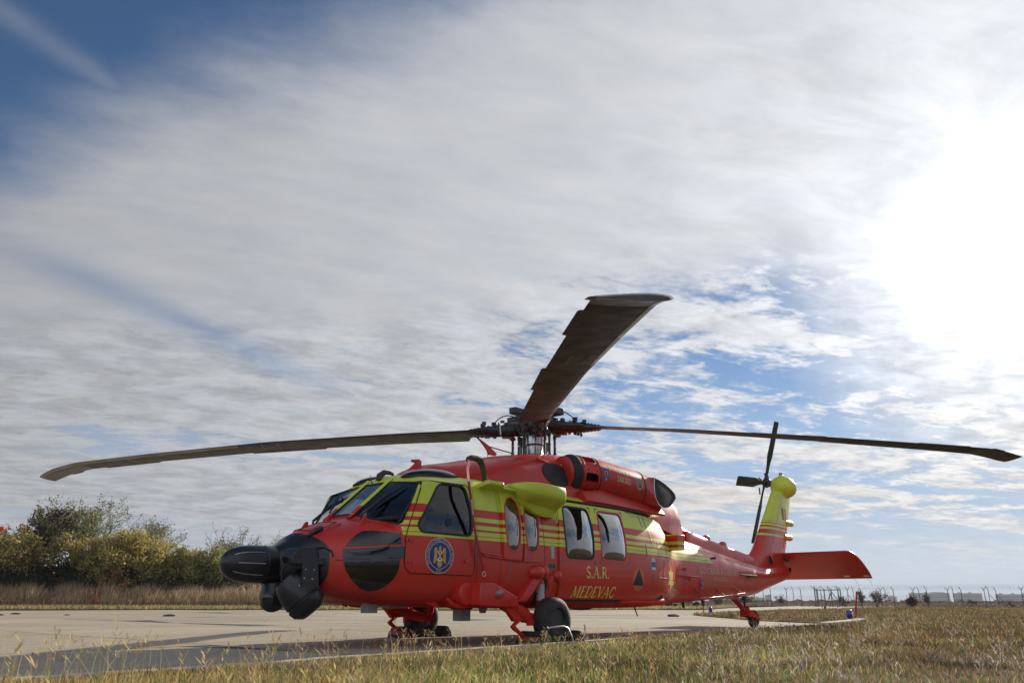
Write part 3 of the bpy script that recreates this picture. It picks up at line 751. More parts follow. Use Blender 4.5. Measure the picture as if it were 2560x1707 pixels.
# ================================================================== the hull as cross-sections along x (metres from the rotor mast, nose positive)
FT=np.array([
[ 4.70,.900,.02, .08, .96,.50,.02,.02, .03,1.060,.010,1.075,1.080],
[ 4.66,.790,.08, .30, .96,.55,.10,.04, .08,1.205,.030,1.220,1.225],
[ 4.58,.695,.15, .50, .965,.58,.22,.04,.12,1.270,.050,1.285,1.290],
[ 4.40,.615,.24, .66, .97,.60,.30,.05, .16,1.365,.080,1.380,1.385],
[ 4.15,.562,.34, .83, .98,.62,.36,.06, .20,1.455,.120,1.468,1.475],
[ 3.95,.535,.42, .93, .99,.66,.42,.07, .27,1.505,.200,1.520,1.528],
[ 3.82,.520,.48, .985,1.00,.72,.30,.08,.62,1.455,.250,1.625,1.635],
[ 3.69,.508,.53,1.03,1.02,.78,.04,.10, .985,1.385,.250,1.730,1.745],
[ 3.55,.498,.57,1.068,1.04,.60,.03,.20,1.000,1.660,.250,1.850,1.865],
[ 3.40,.490,.61,1.095,1.06,.50,.03,.25,1.005,1.950,.250,1.980,2.000],
[ 3.25,.482,.64,1.115,1.08,.48,.04,.25,1.010,1.985,.420,2.105,2.135],
[ 3.00,.472,.67,1.138,1.10,.48,.05,.25,1.020,2.000,.520,2.145,2.180],
[ 2.60,.458,.70,1.160,1.12,.48,.05,.25,1.030,1.990,.680,2.150,2.180],
[ 2.00,.446,.71,1.170,1.12,.48,.05,.25,1.040,1.968,.760,2.140,2.170],
[ 0.00,.436,.71,1.170,1.12,.48,.05,.25,1.040,1.950,.760,2.120,2.150],
[-1.00,.440,.70,1.165,1.12,.48,.05,.25,1.035,1.945,.760,2.100,2.130],
[-1.60,.446,.67,1.135,1.12,.48,.06,.25, .990,1.930,.720,2.060,2.090],
[-2.10,.458,.62,1.065,1.12,.48,.08,.25, .900,1.905,.640,2.010,2.040],
[-2.50,.474,.55, .955,1.12,.50,.10,.25, .760,1.880,.520,1.965,1.995],
[-2.80,.488,.47, .830,1.12,.50,.12,.24, .610,1.850,.400,1.930,1.955],
[-3.05,.500,.39, .715,1.12,.50,.14,.22, .480,1.815,.300,1.890,1.910],
[-3.30,.508,.33, .640,1.12,.50,.15,.20, .400,1.775,.240,1.850,1.870],
[-3.90,.528,.28, .580,1.11,.50,.15,.18, .350,1.700,.200,1.775,1.795],
[-5.00,.580,.22, .490,1.08,.50,.14,.16, .290,1.575,.160,1.640,1.660],
[-6.30,.630,.17, .395,1.06,.50,.12,.14, .230,1.430,.130,1.490,1.505],
[-7.25,.690,.13, .330,1.06,.50,.10,.12, .190,1.330,.110,1.385,1.400],
[-7.90,.815,.10, .290,1.08,.50,.09,.10, .170,1.290,.100,1.340,1.355],
[-8.60,.945,.08, .245,1.13,.50,.08,.09, .145,1.300,.080,1.350,1.365],
[-9.30,1.075,.05,.190,1.22,.50,.06,.07, .110,1.360,.060,1.400,1.410],
[-9.55,1.160,.03,.120,1.27,.50,.04,.05, .070,1.370,.040,1.395,1.405],
])[::-1]
def pchip(X,Y,x):
    h=np.diff(X); d=np.diff(Y)/h; m=np.zeros(len(X))
    for i in range(1,len(X)-1):
        if d[i-1]*d[i]>0:
            w1=2*h[i]+h[i-1]; w2=h[i]+2*h[i-1]
            m[i]=(w1+w2)/(w1/d[i-1]+w2/d[i])
    m[0]=d[0]; m[-1]=d[-1]
    i=int(np.clip(np.searchsorted(X,x)-1,0,len(h)-1)); t=(x-X[i])/h[i]
    return Y[i]*(1+2*t)*(1-t)**2+h[i]*m[i]*t*(1-t)**2+Y[i+1]*t*t*(3-2*t)+h[i]*m[i+1]*t*t*(t-1)
def bez(p0,p1,p2,p3,n):
    t=np.linspace(0,1,n)[:,None]; p0,p1,p2,p3=map(np.array,(p0,p1,p2,p3))
    return p0*(1-t)**3+3*p1*t*(1-t)**2+3*p2*t*t*(1-t)+p3*t**3
def section(x,ins=0.):
    zb,yb,w,zm,kz,by,bz,ys,zs,y2,z2,zt=[pchip(FT[:,0],FT[:,k],x) for k in range(1,13)]
    zb+=ins*1.3; w-=ins; ys-=ins; zs-=ins*.6; y2-=ins*.5; z2-=ins; zt-=ins; yb-=ins*.6
    a0=np.array([[yb*t,zb] for t in np.linspace(0,1,4)[:-1]])
    A=bez((yb,zb),(yb+(w-yb)*.80,zb+.005),(w,zm-(zm-zb)*.72),(w,zm),13)
    B=bez((w,zm),(w,zm+kz*(zs-zm)),(ys+by,zs-bz),(ys,zs),17)[1:]
    f=1.0
    cc=(ys-(ys-y2)*.35, zs+(z2-zs)*.62)
    Cc=bez((ys,zs),cc,(ys-(ys-y2)*.65,zs+(z2-zs)*.88),(y2,z2),9)[1:]
    D=np.array([[y2*(1-t),z2+(zt-z2)*(1-(1-t)**2)] for t in np.linspace(0,1,5)[1:]])
    return np.vstack([a0,A,B,Cc,D])
_SX = np.arange(-9.56, 4.71, .02)
_SEC = []
for _x in _SX:
    _s = section(_x)[3:]
    _SEC.append((np.maximum.accumulate(_s[:, 1] + np.arange(len(_s)) * 1e-9), _s[:, 0]))
def fus_y(x, z):
    q = (min(max(x, -9.55), 4.69) + 9.56) / .02; i = int(q); f = q - i
    a, b = _SEC[i], _SEC[min(i + 1, len(_SEC) - 1)]
    return float(np.interp(z, a[0], a[1]) * (1 - f) + np.interp(z, b[0], b[1]) * f)

def surf_hull(x, z):
    y = fus_y(x, z); e = .02
    n = Vector((-(fus_y(x + e, z) - fus_y(x - e, z)) / (2 * e), 1., -(fus_y(x, z + e) - fus_y(x, z - e)) / (2 * e)))
    n.x = max(-2, min(2, n.x)); n.z = max(-3, min(3, n.z))
    return Vector((x, y, z)), n.normalized()
def hull_rings(xs, ins=0.):
    R = []
    for x in xs:
        s = section(x, ins); P = [Vector((x, p[0], p[1])) for p in s]
        R.append(P + [Vector((x, -p[0], p[1])) for p in s[-2:0:-1]])
    return R

HELI = tagged(empty('rescue_helicopter'), 'red and lime yellow rescue helicopter parked on the concrete with its rotors still', 'helicopter')

# window outlines (x, z)
WIN = {
 'door': rounded([(3.16, 1.955), (2.72, 1.965), (2.655, 1.62), (2.685, 1.335), (3.46, 1.345), (3.50, 1.42)], .09, 4),
 'gun1': [(1.86, 1.895), (1.775, 1.84), (1.735, 1.73), (1.745, 1.5), (1.78, 1.3), (1.825, 1.21), (1.905, 1.177), (1.985, 1.20), (2.02, 1.30), (2.04, 1.45), (2.035, 1.62), (2.0, 1.78), (1.94, 1.87)],
 'gun2': [(1.46, 1.895), (1.375, 1.85), (1.345, 1.73), (1.36, 1.5), (1.395, 1.3), (1.44, 1.21), (1.52, 1.178), (1.59, 1.20), (1.625, 1.30), (1.645, 1.47), (1.63, 1.65), (1.595, 1.78), (1.535, 1.87)],
 'dw1': rounded([(.70, 1.885), (.10, 1.885), (.06, 1.60), (.105, 1.148), (.745, 1.150), (.755, 1.5)], .085, 4),
 'dw2': rounded([(-.165, 1.885), (-.80, 1.885), (-.815, 1.60), (-.765, 1.140), (-.115, 1.148), (-.135, 1.5)], .085, 4),
}
def fringe(poly, d):
    """offset a 2D outline by d"""
    P = [Vector(p) for p in poly]; m = len(P)
    ar = sum(P[i].x * P[(i + 1) % m].y - P[(i + 1) % m].x * P[i].y for i in range(m)); sg = 1 if ar > 0 else -1
    out = []
    for i in range(m):
        a = (P[i] - P[i - 1]).normalized(); b = (P[(i + 1) % m] - P[i]).normalized()
        n = (Vector((a.y, -a.x)) + Vector((b.y, -b.x))); n = n.normalized() if n.length > 1e-6 else Vector((a.y, -a.x))
        out.append(tuple(P[i] + n * (d * sg)))
    return out

# ---- hull shell: outer skin, hollow inside, windows cut through
xs = list(np.concatenate([[4.70, 4.685, 4.66, 4.63], np.arange(4.58, 3.2, -.04), np.arange(3.2, -1.0, -.08), np.arange(-1.0, -3.06, -.06)]))
outer = MB().loft(hull_rings(xs)).build('fuselage', ['hull', 'interior'], HELI, 30)
inner = MB().loft(hull_rings(list(np.arange(4.30, 3.2, -.06)) + list(np.arange(3.2, -2.5, -.2)), .045), mi=1).build('tmp_inner', ['hull', 'interior'], None, 0)
def ws_x(y, t):
    """x and z on the slanted windscreen; t runs 0 (sill) .. 1 (brow); y is the sideways place"""
    f = max(0., min(1., (abs(y) - .25) / .75))
    x0, z0 = 3.93 * (1 - f) + 3.70 * f, 1.525 * (1 - f) + 1.375 * f
    x1, z1 = 3.33 * (1 - f) + 3.385 * f, 2.045 * (1 - f) + 1.965 * f
    return Vector((x0 + (x1 - x0) * t, y, z0 + (z1 - z0) * t))
WS = {'port': [(.30, .06), (.30, .95), (.62, .96), (.925, .95), (.955, .75), (.955, .12), (.93, .05), (.8, .045), (.5, .05)],
      'centre': [(-.215, .07), (.215, .07), (.215, .95), (-.215, .95)]}
WS['starboard'] = [(-a, b) for a, b in WS['port']][::-1]
cuts = []
for k, poly in WIN.items():
    cuts.append(MB().prism([(p[0], 0, p[1]) for p in poly], (0, -2, 0), (0, 2, 0)).build('tmp_cut', 'interior', None, 0))
for k, poly in WS.items():
    P = [ws_x(*p) for p in poly]
    n = Vector((.62, .0, .72)) if k == 'centre' else Vector((.72, .40 if k == 'port' else -.40, .55))
    cuts.append(MB().prism(P, n * -.28, n * .22).build('tmp_cut', 'interior', None, 0))
def carve(o, cutters):
    for c in cutters:
        md = o.modifiers.new('b', 'BOOLEAN'); md.operation = 'DIFFERENCE'; md.solver = 'EXACT'; md.object = c
    dg = bpy.context.evaluated_depsgraph_get(); me = bpy.data.meshes.new_from_object(o.evaluated_get(dg))
    o.modifiers.clear()
    if len(me.polygons) > 200:
        old = o.data; o.data = me; me.name = o.name
    else: print('CARVE FAILED', o.name, len(me.polygons))
    for c in cutters: bpy.data.objects.remove(c)
    o.data.polygons.foreach_set('use_smooth', [True] * len(o.data.polygons)); o.data.set_sharp_from_angle(angle=math.radians(30))
carve(outer, [inner] + cuts)
print('hull faces', len(outer.data.polygons))

# ---- tail boom
MB().loft(hull_rings(list(np.arange(-3.045, -9.56, -.12)) + [-9.55])).build('tail_boom', 'hull', HELI, 30)

def bulge(poly, amp):
    xs0, zs0 = [p[0] for p in poly], [p[1] for p in poly]; cx, cz, rx, rz = (max(xs0) + min(xs0)) / 2, (max(zs0) + min(zs0)) / 2, (max(xs0) - min(xs0)) / 2, (max(zs0) - min(zs0)) / 2
    def f(x, z):
        p, n = surf_hull(x, z); u, v = min(1, abs((x - cx) / rx)), min(1, abs((z - cz) / rz)); return p + n * (amp * (1 - u ** 3) * (1 - v ** 3)), n
    return f
# ---- panes, frames and doors on both sides
def ring(poly, d): return (fringe(poly, d), [poly])
for side in (1, -1):
    dr = rounded([(3.645, 1.32), (3.40, 1.975), (2.66, 1.985), (2.615, 1.72), (2.622, .842), (3.60, .85), (3.672, .93), (3.668, 1.25)], .05, 3)
    door = skin('cockpit_door', [(dr, [WIN['door']], 0., 0)], surf_hull, 'hull', HELI, .010, .07, side, .016)
    skin('window', [(WIN['door'], None, 0., 0)], surf_hull, 'glassc', door, -.004, .06, side)
    skin('window_seal', [(fringe(WIN['door'], .022), [fringe(WIN['door'], -.004)], 0., 0)], surf_hull, 'matt', door, .017, .06, side, .02)
    skin('door_gap', [(fringe(dr, .006), [fringe(dr, -.004)], 0., 0)], surf_hull, 'panelline', door, .0112, .07, side)
    for hz in (1.235, .985):
        hb = MB()
        p, n = surf_hull(3.62, hz); hb.box((p.x - .03, side * (p.y + .012), p.z), (.11, .03, .022)); hb.box((p.x - .06, side * (p.y + .014), p.z - .01), (.03, .034, .07)); hb.cyl((p.x + .045, side * (p.y + .014), p.z - .02), (p.x + .045, side * (p.y + .014), p.z + .02), .013, 8)
        hb.build('hinge', 'red', door, 35)
    p, n = surf_hull(2.76, 1.03)
    MB().box((2.74, side * (p.y + .02), 1.03), (.12, .025, .035), Matrix.Rotation(.5 * side, 3, 'Y')).build('door_handle', 'red', door, 35, .005)
    skin('vent', [(circle((3.04, 1.475), .052, 20), None, 0., 0)], surf_hull, 'glassd', door, .006, .05, side, .02)
    # sliding gunner panels, each standing proud of the skin
    for nm, poly, wk in (('gunner_panel', [(2.085, 1.965), (1.745, 1.965), (1.705, 1.7), (1.71, 1.3), (1.745, 1.062), (2.098, 1.075), (2.095, 1.5), (2.075, 1.80)], 'gun1'),
                         ('gunner_panel', [(1.70, 1.965), (1.30, 1.965), (1.275, 1.7), (1.285, 1.3), (1.325, 1.052), (1.705, 1.052), (1.672, 1.3), (1.668, 1.7)], 'gun2')):
        pl = rounded(poly, .03, 3)
        pn = skin(nm, [(pl, [WIN[wk]], 0., 0)], surf_hull, 'hull', HELI, .030, .07, side, .04)
        skin('window', [(fringe(WIN[wk], .004), None, 0., 0)], bulge(WIN[wk], .020), 'glass', pn, .012, .035, side, smooth=80)
        skin('window_seal', [(fringe(WIN[wk], .014), [fringe(WIN[wk], -.004)], 0., 0)], surf_hull, 'red', pn, .036, .05, side, .02)
    # big sliding cabin door
    cd = rounded([(.80, 1.955), (-1.00, 1.945), (-1.035, 1.75), (-1.03, 1.4), (-.955, .95), (-.915, .585), (.89, .578), (.92, .95), (.915, 1.3)], .06, 4)
    cab = skin('cabin_door', [(cd, [WIN['dw1'], WIN['dw2']], 0., 0)], surf_hull, 'hull', HELI, .024, .08, side, .034)
    for wk in ('dw1', 'dw2'):
        skin('window', [(fringe(WIN[wk], .002), None, 0., 0)], bulge(WIN[wk], .034), 'glass', cab, .014, .045, side, smooth=80)
        skin('window_seal', [(fringe(WIN[wk], .020), [fringe(WIN[wk], -.006)], 0., 0)], surf_hull, 'matt' if wk == 'dw1' else 'red', cab, .031, .06, side, .02)
    bk = []
    for (cx, cz, sx, sz) in ((.88, 1.08, -1, 1), (.04, 1.075, 1, 1), (-.06, 1.075, -1, 1), (-.84, 1.06, 1, 1), (.02, 1.925, 1, -1), (-.10, 1.925, -1, -1), (-.86, 1.925, 1, -1)):
        bk.append(([(cx, cz), (cx + sx * .075, cz), (cx + sx * .075, cz + sz * .018), (cx + sx * .018, cz + sz * .018), (cx + sx * .018, cz + sz * .075), (cx, cz + sz * .075)], None, 0., 0))
    for b_ in bk: skin('corner_mark', [b_], surf_hull, 'grey', cab, .0262, .08, side)
    # door rails
    for zz, xa, xb, th in ((1.985, .84, -1.75, .022), (.545, .90, -.75, .030)):
        pts = []
        for k in range(15):
            x = xa + (xb - xa) * k / 14; p, n = surf_hull(x, min(zz, 1.93)); 
            pts.append((x, side * (p.y + (.01 if zz > 1 else .004)), zz))
        MB().tube(pts, th, 6).build('door_rail', 'matt', HELI, 35)
    # chin windows: black bubble panes in the nose
    chin_t = [(4.30, 1.135), (4.235, 1.21), (4.135, 1.285), (4.065, 1.322), (3.97, 1.33), (3.87, 1.325), (3.785, 1.313), (3.73, 1.30), (3.715, 1.18), (3.87, 1.170), (4.10, 1.146)]
    chin_b = [(4.325, 1.108), (4.11, 1.122), (3.87, 1.145), (3.665, 1.158), (3.672, 1.02), (3.728, 1.012), (3.735, .88), (3.78, .775), (3.855, .692), (3.925, .652), (4.0, .638), (4.105, .673), (4.22, .765), (4.292, .868), (4.33, .985)]
    skin('chin_window', [(chin_t, None, 0., 0)], surf_hull, 'chin', HELI, .006, .06, side, .01)
    skin('chin_window', [(chin_b, None, 0., 0)], surf_hull, 'chin', HELI, .006, .06, side, .01)
# windscreens: panes and centre posts
for k, poly in WS.items():
    mb = MB(); P2, T2 = tess(poly); P2, T2 = refine(P2, T2, .15)
    mb.add([ws_x(*p) + Vector((.012, 0, .008)) for p in P2], T2)
    wn = mb.build('windscreen_pane', 'glassc', HELI, 60, fix=False)
    P = [ws_x(*p) + Vector((.016, 0, .012)) for p in poly]; P.append(P[0])
    MB().tube(P, .010, 5, False).build('pane_seal', 'matt', wn, 60)
for sy in (1, -1):
    P = [ws_x(sy * .257, t) + Vector((.020, 0, .016)) for t in (-.04, .3, .7, 1.06)]
    MB().tube(P, .036, 8, ell=.6).build('windscreen_post', 'hull', HELI, 50)

# ================================================================== roof, cowling, engines
def pc(tab, x):
    X_ = [t[0] for t in tab]
    return [float(np.interp(x, X_, [t[k] for t in tab])) for k in range(1, len(tab[0]))]
COWL = sorted([(2.98, .10, 2.19, 2.05), (2.92, .26, 2.235, 2.05), (2.80, .42, 2.30, 2.05), (2.6, .56, 2.382, 2.05), (2.2, .67, 2.465, 2.05), (1.87, .735, 2.545, 2.05), (1.15, .82, 2.71, 2.05),
        (.6, .85, 2.81, 2.04), (.13, .86, 2.885, 2.03), (-.3, .83, 2.915, 2.02), (-1., .72, 2.90, 2.0), (-2., .62, 2.84, 1.94), (-2.8, .56, 2.74, 1.86),
        (-3.4, .48, 2.66, 1.78), (-3.8, .40, 2.58, 1.74), (-4.05, .33, 2.46, 1.70), (-4.18, .27, 2.32, 1.68), (-4.27, .20, 2.17, 1.66), (-4.38, .16, 2.07, 1.64)])
def cowl_half(x, n=22):
    yb, zt, zb = pc(COWL, x); h = zt - zb
    return bez((yb, zb), (yb * 1.0, zb + h * .62), (yb * .74, zt), (0, zt), n)
def surf_cowl(x, z):
    s = cowl_half(x, 40); i = np.argsort(s[:, 1]); y = float(np.interp(z, s[i, 1], s[i, 0]))
    e = .02
    def yy(a, b): t = cowl_half(a, 40); j = np.argsort(t[:, 1]); return float(np.interp(b, t[j, 1], t[j, 0]))
    n = Vector((-(yy(x + e, z) - yy(x - e, z)) / (2 * e), 1, -(yy(x, z + e) - yy(x, z - e)) / (2 * e)))
    return Vector((x, y, z)), n.normalized()
rg = []
for x in list(np.arange(2.98, 2.5, -.04)) + list(np.arange(2.5, -3.6, -.1)) + list(np.arange(-3.6, -4.38, -.04)):
    h = cowl_half(x); rg.append([Vector((x, p[0], p[1])) for p in h] + [Vector((x, -p[0], p[1])) for p in h[-2::-1]])
MB().loft(rg).build('engine_cowling', 'red', HELI, 40)
# drive-shaft cover along the top of the boom
SPINE = sorted([(-4.2, .18, 2.19), (-4.3, .17, 2.11), (-4.45, .155, 2.02), (-4.7, .145, 1.965), (-5.16, .135, 1.90), (-5.68, .125, 1.825), (-6.69, .115, 1.69), (-7.7, .105, 1.56), (-8.0, .10, 1.535)])
rg = []
for x in np.arange(-4.2, -8.01, -.08):
    w, zt = pc(SPINE, x); zb = section(x)[-1][1] - .06; h = zt - zb
    half = bez((w * 1.15, zb), (w * 1.0, zb + h * .8), (w * .9, zt), (0, zt), 9)
    rg.append([Vector((x, p[0], p[1])) for p in half] + [Vector((x, -p[0], p[1])) for p in half[-2::-1]])
MB().loft(rg).build('drive_shaft_cover', 'red', HELI, 40)
# yellow roof step and roof windows
for side in (1, -1):
    mb = MB(); R = []
    for k in range(13):
        th = PI * k / 24
        ring_ = [Vector((2.86 + .45 * math.sin(th) * math.cos(a), side * (.53 + .30 * math.sin(th) * math.sin(a)), 2.118 + .125 * math.cos(th) - .035 * math.sin(th) * math.cos(a) - .02 * math.sin(th) * math.sin(a))) for a in [2 * PI * j / 32 for j in range(32)]]
        R.append(ring_)
    mb.loft(R, caps=False); rw = mb.build('roof_window', 'glassd', HELI, 60)
    mb = MB(); P = [p + Vector((0, 0, .004)) for p in R[-1]]; P.append(P[0]); mb.tube(P, .016, 6, False); mb.build('window_seal', 'matt', rw, 60)
    st = MB()
    st.loft([[Vector((x, side * (y + .0), z)) for (y, z) in ((.98, 2.02), (yo, zo), (yo + .012, zo - .055), (1.02, zo - .10))] for x, yo, zo in ((2.47, 1.20, 2.066), (2.44, 1.235, 2.075), (2.16, 1.235, 2.07), (2.10, 1.16, 2.05), (1.62, 1.155, 2.035), (1.56, 1.06, 2.03))])
    rs = st.build('roof_step', 'yellow', HELI, 25, .008)
    g = MB(); g.add([(2.40, side * 1.215, 2.079), (2.16, side * 1.215, 2.076), (2.16, side * 1.08, 2.082), (2.40, side * 1.08, 2.085)], [(0, 1, 2, 3)]); g.build('grip_strip', 'matt', rs, 0)
    g = MB(); g.add([(2.06, side * 1.145, 2.054), (1.66, side * 1.14, 2.04), (1.66, side * 1.05, 2.05), (2.06, side * 1.05, 2.064)], [(0, 1, 2, 3)]); g.build('grip_strip', 'matt', rs, 0)
    rv = MB()
    for k in range(26):
        t = k / 25; x = 2.42 - t * .78; yo = 1.24 if x > 2.12 else 1.166; rv.ell((x, side * (yo + .004), 2.04 - .02 * t), (.006, .004, .006), 6, 4)
    o = rv.build('rivets', 'matt', rs, 60); o['kind'] = 'stuff'
    # hoist fairing: a blunt yellow pod over the gunner windows
    R = []
    for x, yo, zl, zt in ((1.87, 1.10, 2.02, 2.09), (1.84, 1.20, 1.975, 2.105), (1.78, 1.30, 1.915, 2.115), (1.70, 1.37, 1.855, 2.118), (1.60, 1.415, 1.79, 2.118), (1.50, 1.44, 1.735, 2.115), (1.38, 1.452, 1.70, 2.112), (1.25, 1.455, 1.685, 2.108), (1.10, 1.46, 1.672, 2.10), (1.065, 1.45, 1.675, 2.09), (1.045, 1.42, 1.69, 2.07), (1.04, 1.38, 1.72, 2.04)):
        h = zt - zl; fh = float(np.interp(x, [1.04, 1.3, 1.5, 1.7, 1.80, 1.87], [.19, .19, .185, .165, .12, .05])); yi = 1.20 if yo > 1.3 else 1.08
        pts = [(1.00, zt), (1.10, zt + .004), (yo - .06, zt), (yo - .015, zt - .014), (yo, zt - .05), (yo, zt - fh * .85), (yo - .02, zt - fh * 1.05), (yo - .09, zt - fh * 1.22), (min(1.27, yo - .13), zt - fh * 1.4 - .01), (yi + .02, min(zt - fh * 1.5, zl + .12)), (yi, zl + .03), (yi - .015, zl), (1.08, zl - .01)]
        R.append([Vector((x, side * p[0], p[1])) for p in pts])
    hp = MB().loft(R).build('hoist_fairing', 'hull', HELI, 40)
    # eyelets by the fairing
    mb = MB(); mb.lathe((1.06, side * 1.30, 1.665), (1, .3 * side, 0), [(0, .012)], 4) if False else None
    mb.tube([(1.075 + .03 * math.cos(a), side * 1.265, 1.655 + .045 * math.sin(a)) for a in [2 * PI * k / 14 for k in range(15)]], .011, 6, False)
    mb.build('tie_down_ring', 'yellow', HELI, 60)

# engines -------------------------------------------------------------
EXH = [(-1.851, 2.616), (-2.046, 2.601), (-2.307, 2.552), (-2.573, 2.478), (-2.718, 2.412), (-2.745, 2.344), (-2.624, 2.261), (-2.5, 2.179), (-2.326, 2.122), (-2.136, 2.104), (-1.985, 2.151), (-1.895, 2.22), (-1.842, 2.304), (-1.83, 2.471)]
def exh_pt(a):
    """opening of the exhaust by angle about its centre (0 = front edge)"""
    cx, cz = sum(p[0] for p in EXH) / len(EXH), sum(p[1] for p in EXH) / len(EXH)
    A = [(math.atan2(z - cz, (x - cx)) % (2 * PI), x, z) for x, z in EXH]; A.sort()
    A = [(A[-1][0] - 2 * PI, A[-1][1], A[-1][2])] + A + [(A[0][0] + 2 * PI, A[0][1], A[0][2])]
    a %= 2 * PI
    x = float(np.interp(a, [t[0] for t in A], [t[1] for t in A])); z = float(np.interp(a, [t[0] for t in A], [t[2] for t in A]))
    return x, z
NAC = sorted([(-.38, 2.515, .287), (-.60, 2.508, .290), (-1.1, 2.475, .292), (-1.70, 2.43, .288)])
def nac_y(x): return .765 - .053 * x
def surf_nac(x, z):
    x0 = x
    for _ in range(4):
        zc, r = pc(NAC, x0); dz = max(-r * .995, min(r * .995, z - zc)); dy = math.sqrt(r * r - dz * dz); x0 = x - .31 * dy - .10 * dz
    return Vector((x, nac_y(x0) + dy * .92, zc + dz)), Vector((-.2, dy / r, dz / r)).normalized()
for side in (1, -1):
    n = 40; ang = [2 * PI * k / n for k in range(n)]
    def circ(x, zc, r): return [npt(x, zc, r, a) for a in ang]
    def npt(x, zc, r, a): return Vector((x + .31 * r * math.cos(a) + .10 * r * math.sin(a), side * (nac_y(x) + .92 * r * math.cos(a)), zc + r * math.sin(a)))
    body = [circ(x, *pc(NAC, x)) for x in (-.44, -.52, -.60, -1.1, -1.5, -1.68)]
    ex = []
    for a in ang:
        x, z = exh_pt(a); ex.append(Vector((x, side * (1.10 + .12 * (x + 2.0)), z)))
    last = circ(-1.68, 2.431, .288)
    for t in (.25, .5, .75, .93, 1.0):
        r = []
        for k in range(n):
            p, q = last[k], ex[k]; c = Vector((q.x, p.y, q.z)) * .75 + Vector((q.x, q.y, q.z)) * .25
            c.y = (p.y * .55 + q.y * .45)
            r.append(p * (1 - t) ** 2 + c * (2 * t * (1 - t)) + q * t * t)
        body.append(r)
    mb = MB().loft(body, caps=False)
    nac = mb.build('engine_nacelle', 'red', HELI, 50)
    # exhaust blanking cover, just inside the lip
    cen = sum(ex, Vector()) / n
    lip = MB().loft([[cen + (p - cen) * s + Vector((0, side * o, 0)) for p in ex] for s, o in ((1.0, 0), (.985, .006), (.955, .004), (.94, -.03))], caps=False); lip.build('exhaust_lip', 'steel', nac, 40)
    mb = MB(); V = [cen + (p - cen) * .955 + Vector((0, -side * .004, 0)) for p in ex]; mb.add([cen + Vector((0, side * .01, 0))] + V, [(0, 1 + k, 1 + (k + 1) % n) for k in range(n)]); mb.build('exhaust_cover', 'cover_grey', nac, 60)
    # seams
    for x in (-.45, -1.66):
        zc, r = pc(NAC, x); mb = MB(); P = [p for p in circ(x, zc, r + .002)]; P.append(P[0]); mb.tube(P, .006, 5, False); mb.build('panel_seam', 'panelline', nac, 60)
    # particle separator: open cage with dark throat
    cg = MB(); cg.loft([circ(-.02, 2.525, .262), circ(-.07, 2.523, .285), circ(-.085, 2.522, .282)], caps=False); cg.loft([circ(-.385, 2.517, .284), circ(-.44, 2.515, .287)], caps=False)
    cg.build('intake_ring', 'red', nac, 40)
    cg = MB(); cg.loft([circ(-.03, 2.525, .17), circ(-.2, 2.52, .15), circ(-.45, 2.515, .16)], caps=False); cg.build('intake_duct', 'matt', nac, 50)
    for k in range(5):
        a0 = math.radians(14 + 72 * k); w = math.radians(19)
        R = []
        for x, ro, dw in ((-.075, .283, 1.35), (-.12, .284, 1.0), (-.35, .286, 1.0), (-.395, .287, 1.35)):
            R.append([npt(x, 2.52, r, a) for r, a in [(ro, a0 - w * dw), (ro + .001, a0), (ro, a0 + w * dw), (ro - .09, a0 + w * dw * .9), (ro - .09, a0 - w * dw * .9)]])
        st = MB().loft(R).build('intake_strut', 'red', nac, 40)
        bl = MB()
        for x in (-.14, -.35):
            for q in (-.5, .5):
                a = a0 + q * w; bl.cyl(npt(x, 2.52, .280, a), npt(x, 2.52, .289, a), .011, 8)
        o = bl.build('screws', 'matt', st, 50); o['kind'] = 'stuff'
    # rubber lip and red blanking plug with its rope loop
    pax = Vector((1, -.31 * side, -.10)).normalized(); pc0 = Vector((.0, side * .762, 2.523))
    MB().lathe(pc0 - pax * .03, pax, [(0, .255), (.03, .280), (.08, .289), (.13, .285), (.18, .266), (.205, .238), (.20, .20)], 40).build('intake_lip', 'rubber', nac, 60)
    pg = MB().lathe(pc0 + pax * .10, pax, [(0, .238), (.10, .262), (.122, .258), (.128, .245), (.13, .0)], 40).build('intake_plug', 'red', nac, 40)
    pq = pc0 + pax * .238; u1 = Vector((0, side, 0)) - pax * (pax.y * side); u2 = Vector((0, 0, 1)) - pax * pax.z
    rp = MB(); rp.tube([pq + u1 * a + u2 * b for a, b in ((0, .08), (.005, .01), (.02, -.04), (.03, -.09), (.015, -.12), (-.005, -.105), (-.005, -.07), (.01, -.045))], .008, 6)
    rp.box(pq + u2 * .095, (.012, .03, .06)); rp.build('pull_cord', 'decal_white', pg, 50)
    # support fairing under the nacelle, red arm and black inlet panel ahead of it
    R = []
    for x, hh in ((.0, 2.20), (-.55, 2.28), (-1.8, 2.21), (-2.30, 2.16)):
        R.append([Vector((x, side * y, z)) for y, z in ((.5, 1.98), (1.0, 2.015 - (.0 if x > -1.5 else .03)), (1.03, 2.05 - (.0 if x > -1.5 else .03)), (.93, hh), (.5, hh + .05))])
    MB().loft(R).build('engine_mount_fairing', 'red', HELI, 25, .006)
    skin('inlet_panel', [([(.78 - .32 * (1 - math.cos(a)) * 1.0, 2.42 + .19 * math.sin(a) + .06 * (1 - math.cos(a)) * .0) for a in [2 * PI * k / 28 for k in range(28)]], None, 0., 0)], surf_cowl, 'matt', HELI, .012, .06, side, .02)
    MB().tube([(.72, side * .60, 2.66), (.50, side * .66, 2.60), (.28, side * .64, 2.54), (.05, side * .60, 2.50)], [.035, .032, .028, .02], 8).build('intake_strut_arm', 'red', HELI, 50)

